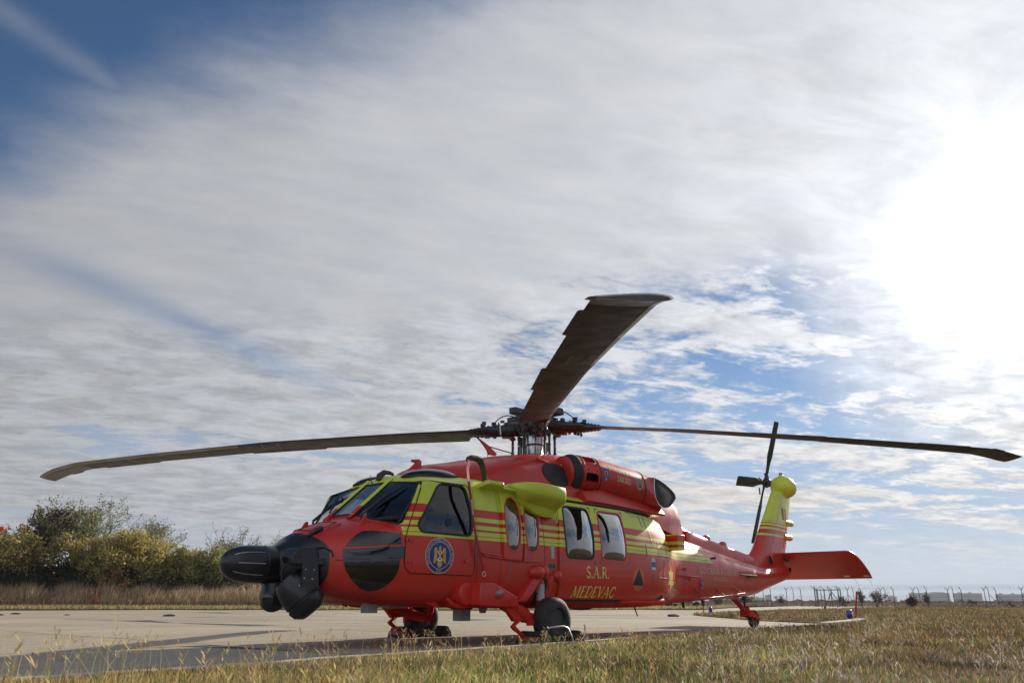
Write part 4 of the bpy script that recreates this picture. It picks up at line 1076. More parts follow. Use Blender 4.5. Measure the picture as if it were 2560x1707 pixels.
# cutters, aerials and small fittings on the roof
mb = MB(); mb.prism([(2.90, 0, 2.22), (2.64, 0, 2.46), (2.79, 0, 2.43), (2.775, 0, 2.40), (2.70, 0, 2.385)] and [(2.92, 0, 2.21), (2.72, 0, 2.385), (2.70, 0, 2.405), (2.78, 0, 2.418), (2.765, 0, 2.445), (2.65, 0, 2.465), (2.60, 0, 2.44), (2.60, 0, 2.35), (2.7, 0, 2.28)], (0, -.022, 0), (0, .022, 0))
mb.build('wire_cutter', 'red', HELI, 30, .005)
mb = MB(); mb.prism([(1.47, 0, 2.975), (1.44, 0, 2.965), (1.24, 0, 2.80), (1.20, 0, 2.73), (1.05, 0, 2.735), (1.02, 0, 2.77), (1.22, 0, 2.88)], (0, -.014, 0), (0, .014, 0)); mb.tube([(1.22, 0, 2.865), (.62, 0, 2.83)], .010, 6); mb.build('blade_aerial', 'red', HELI, 30, .004)
MB().cyl((1.22, 0, 2.70), (1.22, 0, 2.86), .006, 6).build('aerial_stay', 'matt', HELI)
mb = MB(); mb.tube([(3.33, 0, 2.08), (3.32, 0, 2.15), (3.24, 0, 2.205), (3.15, 0, 2.205), (3.10, 0, 2.195), (3.08, 0, 2.15)], [.026, .026, .024, .02, .018, .014], 8, ell=1.8); mb.build('loop_aerial', 'olive', HELI, 40)
for a, b in (((3.46, .02, 2.03), (3.495, .02, 2.125)), ((2.80, .02, 2.20), (2.845, .02, 2.295))):
    mb = MB(); mb.tube([a, b], [.009, .004], 6); mb.lathe(a, (0, 0, 1), [(0, .018), (.02, .01)], 8); mb.build('whip_aerial', 'grey', HELI, 40)
# pitot mast on each side of the roof
for side in (1, -1):
    mb = MB(); mb.tube([(2.10, side * .82, 2.13), (2.135, side * .82, 2.26), (2.175, side * .82, 2.37), (2.20, side * .82, 2.40)], [.042, .040, .042, .03], 10); mb.lathe((2.09, side * .82, 2.10), (0.1, 0, 1), [(0, .09), (.025, .085), (.04, .05)], 16)
    mb.build('pitot_mast', 'olive' if side > 0 else 'yellow', HELI, 50)

# ================================================================== main rotor
HUB = Vector((0, -.06, 3.37))
MB().lathe((0, -.06, 2.84), (0, 0, 1), [(0, .19), (.04, .185), (.06, .150), (.09, .137), (.20, .136), (.225, .140), (.235, .152), (.30, .155), (.40, .156), (.42, .150), (.46, .15)], 32).build('rotor_mast', 'steel', HELI, 30)
MB().lathe((0, -.06, 3.045), (0, 0, 1), [(0, .139), (.012, .150), (.024, .156)], 32).build('mast_collar', 'bronze', HELI, 30)
swp = MB(); swp.lathe((0, -.06, 2.70), (0, 0, 1), [(0, .30), (.05, .34), (.14, .34), (.17, .28)], 28)
swp.build('swashplate', 'dark_steel', HELI, 35)
hub = MB(); hub.lathe((0, -.06, 3.235), (0, 0, 1), [(0, .17), (.03, .25), (.06, .30), (.13, .315), (.20, .30), (.235, .20), (.29, .18), (.33, .10), (.335, 0)], 32)
hubo = hub.build('rotor_hub', 'dark_steel', HELI, 30)
mb = MB()
rng = random.Random(5)
for k in range(26):
    a = rng.uniform(0, 2 * PI); r = rng.uniform(.20, .36); z = rng.uniform(3.20, 3.50)
    mb.box((r * math.cos(a), -.06 + r * math.sin(a), z), (rng.uniform(.03, .08), rng.uniform(.03, .07), rng.uniform(.02, .07)), Matrix.Rotation(a, 3, 'Z'))
o = mb.build('hub_fittings', 'dark_steel', hubo, 30); o['kind'] = 'stuff'
mb = MB()
for k in range(12):
    a = rng.uniform(0, 2 * PI); r = rng.uniform(.28, .40); z = rng.uniform(3.22, 3.45)
    mb.box((r * math.cos(a), -.06 + r * math.sin(a), z), (.02, rng.uniform(.02, .06), .02), Matrix.Rotation(a, 3, 'Z'))
o = mb.build('hub_brackets', 'bronze', hubo, 30); o['kind'] = 'stuff'

ZF = [(.3, 3.335), (.5, 3.315), (1.1, 3.265), (2.2, 3.205), (4.5, 3.03), (6.5, 2.80), (7.6, 2.655), (7.95, 2.555), (8.20, 2.44)]
ZA = [(.3, 3.39), (.5, 3.39), (1.1, 3.385), (2.45, 3.345), (4.9, 3.215), (7.0, 3.075), (7.7, 3.02), (8.0, 2.945), (8.2, 2.87)]
def airfoil(n=14, t=.095):
    """(chordwise 0 at nose .. 1 tail, thickness) closed outline"""
    xs_ = [.5 * (1 - math.cos(PI * k / n)) for k in range(n + 1)]
    yt = [5 * t * (.2969 * math.sqrt(x) - .126 * x - .3516 * x * x + .2843 * x ** 3 - .1015 * x ** 4) for x in xs_]
    return [(x, y + .004) for x, y in zip(xs_, yt)][::-1] + [(x, -y * .7 - .001) for x, y in zip(xs_[1:-1], yt[1:-1])]
def rotor_blade(az, ztab, name='rotor_blade'):
    a = math.radians(az); e = Vector((math.cos(a), math.sin(a), 0)); t = Vector((-math.sin(a), math.cos(a), 0)); u = Vector((0, 0, 1))
    def zz(r): return float(np.interp(r, [p[0] for p in ztab], [p[1] for p in ztab]))
    def frame(r):
        s = (zz(r + .15) - zz(r - .15)) / .30
        tw = math.radians(9. - 8.5 * max(0, r - 1.2) / 7.)
        up = Vector((-e.x * s, -e.y * s, 1)).normalized(); ct = t * math.cos(tw) + up * math.sin(tw)
        return Vector((0, -.06, 0)) + e * r + u * zz(r), ct, up * math.cos(tw) - t * math.sin(tw)
    af = airfoil()
    def sect(r, le, ch, th=.095):
        o, ct, nn = frame(r); return [o + ct * (le - x * ch) + nn * (y * ch * (th / .095)) for x, y in af]
    st = [(1.02, .09, .26, .36), (1.11, .11, .34, .22), (1.14, .13, .53, .125), (1.30, .13, .53, .11)] + [(r, .13, .53, .095) for r in np.arange(1.6, 7.35, .25)]
    R = [sect(*s) for s in st]
    tip = [(7.40, .13, .53), (7.55, .13, .53), (7.66, .13, .535), (7.82, .125, .54), (7.97, .115, .545), (8.10, .09, .53), (8.19, .04, .49)]
    bl = MB().loft(R + [sect(*s) for s in tip[:2]]).build(name, 'blade', HELI, 30)
    MB().loft([sect(*s) for s in tip[1:]]).build('blade_tip', 'bladetip', bl, 30)
    # nose strip, trim tabs, cuff, paint marks
    mb = MB(); R = []
    for s in [(r, .1325, .53) for r in np.arange(5.0, 7.41, .2)] + [(s[0], s[1] + .003, s[2]) for s in tip]:
        o, ct, nn = frame(s[0]); le, ch = s[1], s[2]; k = ch / .53
        R.append([o + ct * (le - .065 * k) + nn * .0225 * k, o + ct * (le - .02 * k) + nn * .0175 * k, o + ct * (le + .0015) + nn * .003, o + ct * (le - .02 * k) - nn * .014 * k, o + ct * (le - .065 * k) - nn * .0185 * k])
    mb.loft(R, caps=False, closed=False); mb.build('leading_edge_strip', 'bladeed', bl, 60)
    for r0, r1 in ((3.62, 4.9), (6.45, 7.35), (7.72, 7.92)):
        mb = MB(); R = []
        for r, d in ((r0, .0), (r0 + .03, .045), (r1 - .03, .045), (r1, .03)):
            o, ct, nn = frame(r); le = .13 - .53 if r < 7.5 else -.415
            R.append([o + ct * (le + .03) + nn * .004, o + ct * (le - d) + nn * .002, o + ct * (le - d) - nn * .002, o + ct * (le + .03) - nn * .003])
        mb.loft(R); mb.build('trim_tab', 'blade', bl, 20)
    def under(r0, r1, c0, c1, nm, w='decal_gold'):
        mb = MB(); V = []
        for r in np.linspace(r0, r1, 4):
            for c in np.linspace(c0, c1, 4):
                o, ct, nn = frame(r); x = (.13 - c) / .53
                y = -5 * .095 * (.2969 * math.sqrt(x) - .126 * x - .3516 * x * x + .2843 * x ** 3 - .1015 * x ** 4) * .7 - .001
                V.append(o + ct * c + nn * (y * .53 - .004))
        mb.add(V, [(i * 4 + j, i * 4 + j + 1, i * 4 + j + 5, i * 4 + j + 4) for i in range(3) for j in range(3)])
        mb.build(nm, w, bl, 60)
    under(5.20, 5.62, -.02, -.065, 'blade_mark', 'blade_mark'); under(5.20, 5.62, -.20, -.245, 'blade_mark', 'blade_mark')
    for r in (4.62, 4.36): under(r, r + .022, .10, -.38, 'blade_mark', 'blade_mark')
    # cuff with two rows of bolts, spindle, damper, hose, horn
    o1, ct, nn = frame(.74); o2, ct2, nn2 = frame(1.14); o0, c0, n0 = frame(.30)
    cf = MB(); cf.loft([[o + c * (w * math.cos(q)) + n_ * (h * math.sin(q)) for q in [2 * PI * k / 16 for k in range(16)]] for o, c, n_, w, h in ((o0, c0, n0, .11, .11), (frame(.44)[0], ct, nn, .12, .12), (frame(.58)[0], ct, nn, .10, .095), (o1, ct, nn, .135, .095), (frame(.84)[0], ct, nn, .15, .085), (frame(1.02)[0], ct2, nn2, .15, .06), (o2, ct2, nn2, .135, .045))])
    cuff = cf.build('blade_cuff', 'dark_steel', bl, 30)
    bt = MB()
    for r in (.80, .86, .92, .98, 1.04, 1.10):
        o, c, n_ = frame(r); hh = float(np.interp(r, [.74, .84, 1.02, 1.14], [.095, .085, .06, .045]))
        for s in (-1, 1): bt.cyl(o + c * (.05 * s) - n_ * (hh + .003), o + c * (.05 * s) + n_ * (hh + .006), .018, 6)
    b_ = bt.build('bolts', 'dark_steel', cuff, 30); b_['kind'] = 'stuff'
    o, c, n_ = frame(.60)
    dm = MB(); dm.cyl(o - c * .17 + n_ * .02 - e * .42, o - c * .22 + n_ * .02 + e * .1, .045, 10); dm.cyl(o - c * .22 + n_ * .02 + e * .0, o - c * .22 + n_ * .02 + e * .22, .028, 8)
    for q in (-.12, .1): dm.cyl(o + n_ * -.13 + e * q, o + n_ * .14 + e * q, .03, 8); dm.box(o + n_ * .13 + e * q, (.07, .05, .05))
    dm.build('lead_lag_damper', 'dark_steel', bl, 30)
    fr_ = MB()
    for k in range(9):
        q = rng.uniform(-.35, .3); fr_.box(o + e * q + c * rng.uniform(-.14, .16) + n_ * rng.choice((-1, 1)) * rng.uniform(.09, .15), (rng.uniform(.03, .09), rng.uniform(.03, .06), rng.uniform(.03, .06)), Matrix.Rotation(a, 3, 'Z'))
    fr_.cyl(o + e * .02 + n_ * -.12 + c * .1, o + e * .02 + n_ * .12 + c * .1, .012, 6)
    b_ = fr_.build('cuff_fittings', 'dark_steel', cuff, 30); b_['kind'] = 'stuff'
    pn = MB(); pn.cyl(o + e * .0 + c * .12 - n_ * .11, o + e * .0 + c * .12 + n_ * .06, .013, 8); pn.build('pin', 'alu', cuff, 40)
    dbr = MB(); dbr.ell(o - e * .2 - n_ * .14, (.07, .05, .04), 10, 6); dbr.box(o - e * .1 - n_ * .12, (.12, .05, .03), Matrix.Rotation(a, 3, 'Z')); dbr.build('horn_bearing', 'bronze', cuff, 40)
    hs = MB(); P = [o + e * (.10 - .62 * k / 10) + c * .03 + n_ * (.12 + .16 * math.sin(PI * min(1, k / 8.5)) ** .8) for k in range(11)]; hs.tube(P, .010, 6); hs.build('hose', 'matt', bl, 60)
    return bl
M['blade_mark'] = simple('faded_blade_paint', (.20, .17, .10), .6, var=.25)
for az, zt in ((46.9, ZF), (-45.3, ZF), (134.2, ZA), (225.3, ZA)): rotor_blade(az, zt)
# vibration absorber paddles above the hub
for k in range(4):
    a = math.radians(0.5 + 90 * k); R_ = Matrix.Rotation(a, 3, 'Z')
    mb = MB(); mb.box(HUB + R_ @ Vector((.22, 0, .17)), (.30, .05, .03), R_)
    mb.loft([[HUB + R_ @ Vector((x, y * w, .205 + z)) for y, z in ((-1, -.05), (1, -.05), (1, .05), (-1, .05))] for x, w in ((.28, .05), (.34, .085), (.55, .085), (.60, .06))])
    mb.build('absorber_weight', 'dark_steel', hubo, 25, .006)
# pitch links: swashplate to horn
for k, (x, y, zt_) in enumerate(((.26, -.34, 3.30), (.19, -.26, 3.24), (-.17, .12, 3.31), (-.23, .19, 3.26))):
    mb = MB(); mb.cyl((x, y, 2.84), (x, y, zt_), .023, 10); mb.cyl((x, y, zt_ - .09), (x, y, zt_ - .02), .030, 10); mb.cyl((x, y, 2.86), (x, y, 2.93), .030, 10)
    pl = mb.build('pitch_link', 'dark_steel', HELI, 35)
    MB().cyl((x, y, 3.04), (x, y, 3.055), .0242, 10).build('paint_band', ('decal_orange', 'alu', 'decal_midblue', 'decal_gold')[k], pl, 40)
for x, y in ((.10, .24), (-.34, -.18), (.38, .02), (-.05, -.42)):
    MB().cyl((x, y, 2.86), (x, y, 3.26), .02, 8).build('pitch_link', 'dark_steel', HELI, 35)

# ================================================================== tail
def finx(z): return -7.76 - (z - 1.59) * .945, -9.656 - (z - 1.734) * .474
af2 = airfoil(16, .14)
R = []
for z in (1.15, 1.35, 1.55, 1.75, 2.0, 2.3, 2.6, 2.9, 3.1, 3.25):
    le, te = finx(z)
    if z < 1.7: le = le + (1.7 - z) * .55
    ch = le - te; hw = float(np.interp(z, [1.15, 1.55, 2.2, 3.25], [.17, .155, .13, .12]))
    R.append([Vector((le - x * ch, (y - .004) / .07 * hw * (1. if y > 0 else 1.42), z)) for x, y in af2])
MB().loft(R).build('tail_fin', 'fin', HELI, 40)
def surf_fin(x, z):
    le, te = finx(z); ch = le - te; hw = float(np.interp(z, [1.15, 1.55, 2.2, 3.25], [.17, .155, .13, .12])); q = max(.004, min(.999, (le - x) / ch))
    y = 5 * .14 * (.2969 * math.sqrt(q) - .126 * q - .3516 * q * q + .2843 * q ** 3 - .1015 * q ** 4) / .07 * hw
    return Vector((x, y, z)), Vector((0.05 * (.3 - q), 1, .02)).normalized()
ax = Vector((0, .94, -.342))
eg = MB(); c0 = Vector((-10.0, -.02, 3.425)); Rg = rot_to(ax)
prof = [(-.30, .0), (-.29, .10), (-.25, .185), (-.18, .245), (-.08, .285), (.02, .292), (.12, .278), (.21, .24), (.28, .185), (.33, .12), (.355, .06), (.36, 0)]
eg.lathe(c0, ax, prof, 32); ego = eg.build('tail_gearbox_fairing', 'yellow', HELI, 60)
mb = MB(); mb.lathe((-9.92, 0, 3.66), (0, 0, 1), [(0, .075), (.05, .07), (.07, .055)], 16); mb.build('lamp_base', 'yellow', HELI, 40)
mb = MB(); mb.lathe((-9.92, 0, 3.73), (0, 0, 1), [(0, .05), (.05, .05), (.065, .035), (.07, 0)], 16); mb.build('beacon', 'lens', HELI, 40)
for zc, xr in ((2.49, -9.98), (2.12, -9.82)):
    mb = MB(); mb.tube([(xr + .12, 0, zc), (xr - .12, 0, zc), (xr - .26, 0, zc - .005), (xr - .30, 0, zc - .01)], [.075, .08, .072, .04], 14); mb.build('fin_lamp', 'fin_red_lamp', HELI, 50)
for k in range(6):
    z = 1.86 + .055 * k; le, te = finx(z); mb = MB(); mb.tube([(te + .30, .075, z), (te + .16, .058, z - .004), (te + .015, .018, z - .01)], .010, 5); mb.build('fin_rib', 'red', HELI, 50)
# stabilator: one slab across the tail
R = []
for y in sorted([sg * q for sg in (1, -1) for q in (0.001, .4, .8, 1.2, 1.5, 1.6, 1.68, 1.75, 1.80, 1.84, 1.87, 1.89)]):
    f = max(0, min(1, (abs(y) - 1.60) / .295)); k = (1 - max(0, 1 - f ** 2.6) ** .55) * .90; L0, T0 = Vector((-9.37, y, 1.715)), Vector((-10.12, y, 1.095)); le = L0 + (T0 - L0) * k; te = T0; d = te - le; nn = Vector((-d.z, 0, d.x)).normalized()
    R.append([le + d * x + nn * (yy * (.97 * (1 - k * .6)) * 1.0) for x, yy in airfoil(12, .10)])
stb = MB().loft(R).build('stabilator', 'red', HELI, 40)
for y in (1.33, 1.80):
    mb = MB(); P = []
    for k in range(14):
        a = 2 * PI * k / 14; q = .885 + .032 * math.sin(a); le = Vector((-9.37, 0, 1.715)); d = Vector((-.75, 0, -.62)); nn = Vector((.637, 0, -.77))
        P.append(le + d * q + Vector((0, y + .085 * math.cos(a), 0)) + Vector((.62, 0, -.75)) * .019)
    mb.add([sum(P, Vector()) / 14] + P, [(0, 1 + k, 1 + (k + 1) % 14) for k in range(14)]); mb.build('white_patch', 'decal_white', stb, 60)
for y in (1.45, 1.78): MB().tube([(-10.12, y, 1.09), (-10.30, y, 1.02), (-10.40, y, .93)], .003, 4).build('static_wick', 'matt', stb, 0)
mb = MB(); mb.tube([(-9.2, .17, 1.55), (-9.30, .19, 1.52)], .03, 8); mb.box((-9.45, .16, 1.30), (.12, .05, .06), Matrix.Rotation(.7, 3, 'Y')); mb.build('stabilator_hinge', 'matt', HELI, 40)
mb = MB(); mb.ell((-8.35, .20, 1.50), (.05, .03, .12), 12, 8, Matrix.Rotation(.35, 3, 'Y')); mb.build('fin_vent', 'matt', HELI, 60)
TWS = .15
# tail rotor, canted, on the starboard side
TH = Vector((-10.07, -.5, 3.6)); T1 = Vector((1, 0, 0)); T2 = Vector((0, .342, .94)); TN_ = Vector((0, .94, -.342))
mb = MB(); mb.lathe(TH - TN_ * .06, TN_, [(0, .0), (.0, .10), (.05, .13), (.12, .13), (.16, .09), (.42, .07)], 18)
for k in range(10):
    a = rng.uniform(0, 2 * PI); mb.box(TH + T1 * (.16 * math.cos(a)) + T2 * (.16 * math.sin(a)) - TN_ * rng.uniform(-.05, .1), (.05, .05, .06))
trh = mb.build('tail_rotor_hub', 'dark_steel', HELI, 35)
for k in range(4):
    ps = math.radians(86 + 90 * k); e = T1 * math.cos(ps) + T2 * math.sin(ps); t = T1 * -math.sin(ps) + T2 * math.cos(ps)
    R = []; off = TN_ * (.03 if k % 2 else -.03)
    for r, le, ch, th, tw in ((.14, .05, .10, .5, 40), (.30, .06, .12, .45, 38), (.44, .07, .15, .25, 34), (.58, .09, .20, .15, 30), (.70, .115, .26, .12, 26), (1.1, .115, .26, .11, 19), (1.62, .115, .26, .10, 10), (1.67, .10, .24, .08, 9)):
        w = math.radians(TWS * tw + 2); c = t * math.cos(w) + TN_ * math.sin(w); nn = TN_ * math.cos(w) - t * math.sin(w)
        R.append([TH + off + e * r + c * (le - x * ch) + nn * (y * ch * th / .095) for x, y in airfoil(10)])
    tb = MB().loft(R).build('tail_rotor_blade', 'blade', HELI, 35)
    mb = MB(); mb.cyl(TH + e * .18 + t * .07 - TN_ * .12, TH + e * .34 + t * .10 - TN_ * .05, .02, 6); mb.build('blade_horn', 'dark_steel', tb, 40)

# ================================================================== nose: black cap, radome, camera ball, searchlight
def nose_pt(k, dx):
    s0 = section(4.50)[k]; xb = 4.455 + .13 * max(0., (s0[1] - 1.12) / .25) + .06 * max(0., (.80 - s0[1]) / .2) + dx
    p = section(min(4.69, xb), -.010)[k]; return Vector((xb, p[0], p[1]))
nk = len(section(4.5))
rings_ = []
for dx in (0., .035, .07, .10): 
    h = [nose_pt(k, dx) for k in range(nk)]; rings_.append(h + [Vector((p.x, -p.y, p.z)) for p in h[-2:0:-1]])
def neck(x, r, zc, rel):
    base = rings_[-1]; out = []
    for p in base:
        a = math.atan2(p.z - .95, p.y); c = Vector((x, r * math.cos(a), zc + r * math.sin(a)))
        out.append(c if rel >= 1 else Vector((p.x + (x - p.x) * rel ** .7, p.y + (c.y - p.y) * (1 - (1 - rel) ** 2.0), p.z + (c.z - p.z) * (1 - (1 - rel) ** 2.0))))
    return out
for rel in (.15, .3, .45, .6, .75, .9, 1.0): rings_.append(neck(4.84, .205, .930, rel))
MB().loft(rings_, caps=False).build('nose_cap', 'black', HELI, 40)
rd = MB().lathe((4.82, 0, .928), (1, 0, 0), [(0, .203), (.07, .213), (.15, .2145), (.155, .210), (.163, .210), (.168, .214), (.32, .209), (.44, .192), (.53, .160), (.59, .115), (.622, .065), (.634, .025), (.637, 0)], 40).build('radome', 'black', HELI, 40)
for a in (.0, .62, -.62, PI - .62, PI + .62, PI):
    prof = [(5.02, .2145), (5.14, .2115), (5.24, .2), (5.31, .180), (5.36, .153)] if abs(math.sin(a)) > .1 else [(5.02, .2145), (5.14, .2115), (5.26, .1965), (5.33, .172)]
    k = 1 if abs(math.sin(a)) < .1 else 1
    P = [(x, r * math.cos(a), .928 + r * math.sin(a)) for x, r in prof]
    MB().tube(P, .0045, 5).build('lightning_strip', 'alu', rd, 0)
cb = MB(); cb.lathe((4.76, 0, .74), (0, 0, -1), [(0, .11), (.02, .135), (.10, .140), (.12, .15), (.20, .150), (.25, .142), (.29, .118), (.32, .075), (.335, .03), (.337, 0)], 32)
cbo = cb.build('camera_ball', 'black', HELI, 40)
e_ = MB(); e_.lathe((4.86, .09, .535), (.75, .62, -.1), [(0, .07), (.03, .068), (.034, .055)], 20); e_.build('camera_eye', 'chin', cbo, 40)
e_ = MB(); e_.box((4.80, .135, .71), (.06, .012, .03)); e_.build('id_plate', 'alu', cbo, 40)
sl = MB(); dax = Vector((-.50, .42, -.76)).normalized(); dc = Vector((4.70, .44, .615))
sl.lathe(dc, dax, [(-.235, 0), (-.23, .11), (-.20, .175), (-.10, .212), (.02, .222), (.09, .218), (.10, .206), (.115, .206), (.125, .220), (.20, .200), (.262, .13), (.27, .10), (.272, 0)], 28)
slo = sl.build('searchlight', 'black', HELI, 35)
yk = MB()
yk.prism([(4.83, .60, 1.00), (4.60, .60, .99), (4.585, .60, .80), (4.56, .60, .66), (4.62, .60, .575), (4.72, .60, .57), (4.80, .60, .65), (4.80, .60, .86)], (0, 0, 0), (0, .035, 0))
yo = yk.build('searchlight_yoke', 'black', slo, 30, .008)
for x, z in ((4.765, .865), (4.655, .862), (4.775, .77), (4.672, .765), (4.83, .69), (4.64, .61), (4.70, .535)):
    MB().cyl((x, .625, z), (x, .643, z), .008, 8).build('bolt', 'alu', yo, 40)
br = MB(); br.prism([(4.90, 0, 1.00), (4.84, 0, 1.10), (4.62, 0, 1.115), (4.56, 0, 1.06), (4.56, 0, .94), (4.88, 0, .93)], (0, .33, 0), (0, .56, 0))
br.box((4.72, .58, .955), (.44, .09, .075)); br.box((4.50, .58, .955), (.10, .03, .03))
bro = br.build('searchlight_bracket', 'black', HELI, 30, .01)
for k in range(7): MB().box((4.79 - k * .026, .6265, .957 + .008 * (k % 2)), (.012, .004, .02 + .008 * (k % 3))).build('plate_mark', 'grey', bro, 0)
P = [(4.88, .40, .92), (4.95, .44, .84), (4.94, .46, .74), (4.90, .45, .68)]; MB().tube(P, .012, 6).build('cable', 'matt', bro, 50)
P = [(4.62, .50, 1.11), (4.50, .56, 1.12), (4.44, .64, 1.08), (4.44, .68, 1.02)]; MB().tube(P, .010, 6).build('cable', 'matt', bro, 50)
mb = MB(); mb.tube([(4.56, .30, 1.26), (4.47, .34, 1.33), (4.40, .36, 1.36)], [.02, .035, .025], 8); mb.build('nose_cap_fairing', 'black', HELI, 50)
# wire deflector fins, strakes, hatch and wipers on the nose
for P in ([(4.30, -.30, 1.37), (4.18, -.30, 1.415), (4.19, -.30, 1.49), (4.225, -.30, 1.485)], [(4.14, .0, 1.44), (4.03, .0, 1.475), (4.075, .0, 1.565), (4.10, .0, 1.56)], [(4.09, .58, 1.33), (3.94, .58, 1.42), (3.93, .58, 1.535), (3.965, .58, 1.535)]):
    MB().prism(P, (0, -.012, 0), (0, .012, 0)).build('deflector_fin', 'red', HELI, 20, .004)
for y in (.36, -.36):
    mb = MB(); mb.prism([(4.36, y, 1.335), (4.16, y, 1.40), (4.16, y, 1.44), (4.33, y, 1.38)], (0, -.02, 0), (0, .02, 0)); mb.build('nose_strake', 'red', HELI, 20, .004)
def top_z(x, y):
    s = section(x); i = np.argsort(s[20:, 0]); return float(np.interp(abs(y), s[20:][i, 0], s[20:][i, 1]))
def roof_line(pts, rad, nm, mt, par, lift=.002):
    P = []
    for i in range(len(pts) - 1):
        for k in range(8):
            t = k / 8; x = pts[i][0] + (pts[i + 1][0] - pts[i][0]) * t; y = pts[i][1] + (pts[i + 1][1] - pts[i][1]) * t; P.append((x, y, top_z(x, y) + lift))
    x, y = pts[-1]; P.append((x, y, top_z(x, y) + lift)); return MB().tube(P, rad, 5).build(nm, mt, par, 60)
hatch = roof_line([(4.50, -.02), (4.22, -.02), (4.14, .26), (4.32, .28), (4.46, .20), (4.50, -.02)], .005, 'nose_hatch', 'panelline', HELI)
for x, y in ((4.46, .20), (4.41, .23), (4.36, .26), (4.30, .275), (4.24, .275), (4.19, .27), (4.44, -.01), (4.36, -.015), (4.28, -.015)):
    MB().ell((x, y, top_z(x, y)), (.009, .009, .006), 8, 4).build('screw', 'panelline', hatch, 60)
for sgn in (1, -1):
    pv = Vector((3.955, .52 * sgn, 1.50)); jt = ws_x(.56 * sgn, .62) + Vector((.05, 0, .035)); en = ws_x(.72 * sgn, .86) + Vector((.035, 0, .03)); lo = ws_x(.42 * sgn, .22) + Vector((.035, 0, .03))
    mb = MB(); mb.tube([pv - Vector((0, 0, .03)), pv + Vector((0.02, 0, .03)), jt], [.020, .013, .011], 6); mb.tube([pv + Vector((0, .05 * sgn, 0)), jt + Vector((0, .035 * sgn, -.04))], .007, 5)
    wp = mb.build('wiper', 'matt', HELI, 40)
    mb = MB(); mb.tube([lo, (lo + jt) / 2 + Vector((.004, 0, 0)), jt * .5 + (lo + en) * .25, en], [.010, .020, .022, .010], 6); mb.tube([jt, (lo * .7 + jt * .3)], .008, 5); mb.build('wiper_blade', 'matt', wp, 40)

# cockpit furniture seen through the panes
ck = MB(); ck.box((3.0, 0, .72), (1.5, 1.9, .06)); ck.box((3.62, 0, 1.25), (.30, 1.75, .42), taper=.85); ck.box((3.60, 0, 1.49), (.40, 1.80, .05)); ck.box((3.1, 0, .95), (.9, .34, .5)); ck.box((2.42, 0, 1.35), (.05, 2.0, 1.2)) if False else None
cko = ck.build('instrument_panel', 'interior', HELI, 30, .02)
for y in (.52, -.52):
    s_ = MB(); s_.box((2.95, y, .98), (.52, .52, .16)); s_.box((2.70, y, 1.33), (.12, .50, .74), Matrix.Rotation(-.16, 3, 'Y')); s_.box((2.62, y, 1.72), (.11, .30, .20), Matrix.Rotation(-.1, 3, 'Y')); s_.box((2.72, y + .27, 1.30), (.22, .06, .7)); s_.box((2.72, y - .27, 1.30), (.22, .06, .7))
    s_.build('pilot_seat', 'seat', HELI, 30, .03)
MB().box((2.40, 0, 1.62), (.04, 2.0, .80)).build('cabin_bulkhead', 'interior', HELI, 30) if False else None
MB().box((2.82, 0, 1.95), (.66, .42, .10)).build('overhead_panel', 'interior', HELI, 30, .02)
mb = MB(); mb.box((.0, 0, .62), (4.2, 2.0, .06)); mb.build('cabin_floor', 'interior', HELI, 30)
for x in (1.2, .4, -.5): 
    s_ = MB(); s_.box((x, -.45, 1.0), (.45, .9, .1)); s_.box((x - .2, -.45, 1.4), (.08, .9, .7)); s_.build('cabin_seat', 'seat', HELI, 30, .02)

# ================================================================== undercarriage
def tyre(c, r, w, side, nm, par, rim=.145):
    mb = MB(); pr = [(-.5, .56), (-.5, .66), (-.48, .78), (-.43, .89), (-.34, .965), (-.2, .995), (0, 1.), (.2, .995), (.34, .965), (.43, .89), (.48, .78), (.5, .66), (.5, .56), (.36, .50), (-.36, .50)]
    mb.lathe(c, (0, 1, 0), [(a * w, b * r) for a, b in pr], 48, closed=True)
    wh = mb.build(nm, 'rubber', par, 40)
    for d in (-.14, -.05, .05, .14):
        MB().lathe(c, (0, 1, 0), [(d * w - .004, r * .9945), (d * w, r * .999), (d * w + .004, r * .9945)], 48).build('tread_groove', 'matt', wh, 60) if False else None
    mb = MB(); o = Vector(c)
    mb.lathe(o, (0, side, 0), [(.36 * w, rim * 1.08), (.42 * w, rim * 1.06), (.40 * w, rim * .98), (.22 * w, rim * .86), (.20 * w, rim * .55), (.30 * w, rim * .46), (.34 * w, rim * .30), (.345 * w, 0)], 32)
    for k in range(8):
        a = 2 * PI * k / 8; p = o + Vector((rim * .72 * math.cos(a), side * .21 * w, rim * .72 * math.sin(a))); mb.cyl(p, p + Vector((0, side * .02, 0)), rim * .07, 6)
    mb.build('wheel_rim', 'black', wh, 40)
    mb = MB(); mb.lathe(o, (0, -side, 0), [(.36 * w, rim * 1.08), (.2 * w, rim * .8), (.25 * w, 0)], 24); mb.build('brake_hub', 'dark_steel', wh, 40)
    mb = MB(); p = o + Vector((rim * .88, side * .405 * w, rim * .55)); mb.box(p, (.022, .006, .02)); mb.build('slip_mark', 'decal_red', wh, 0)
    return wh
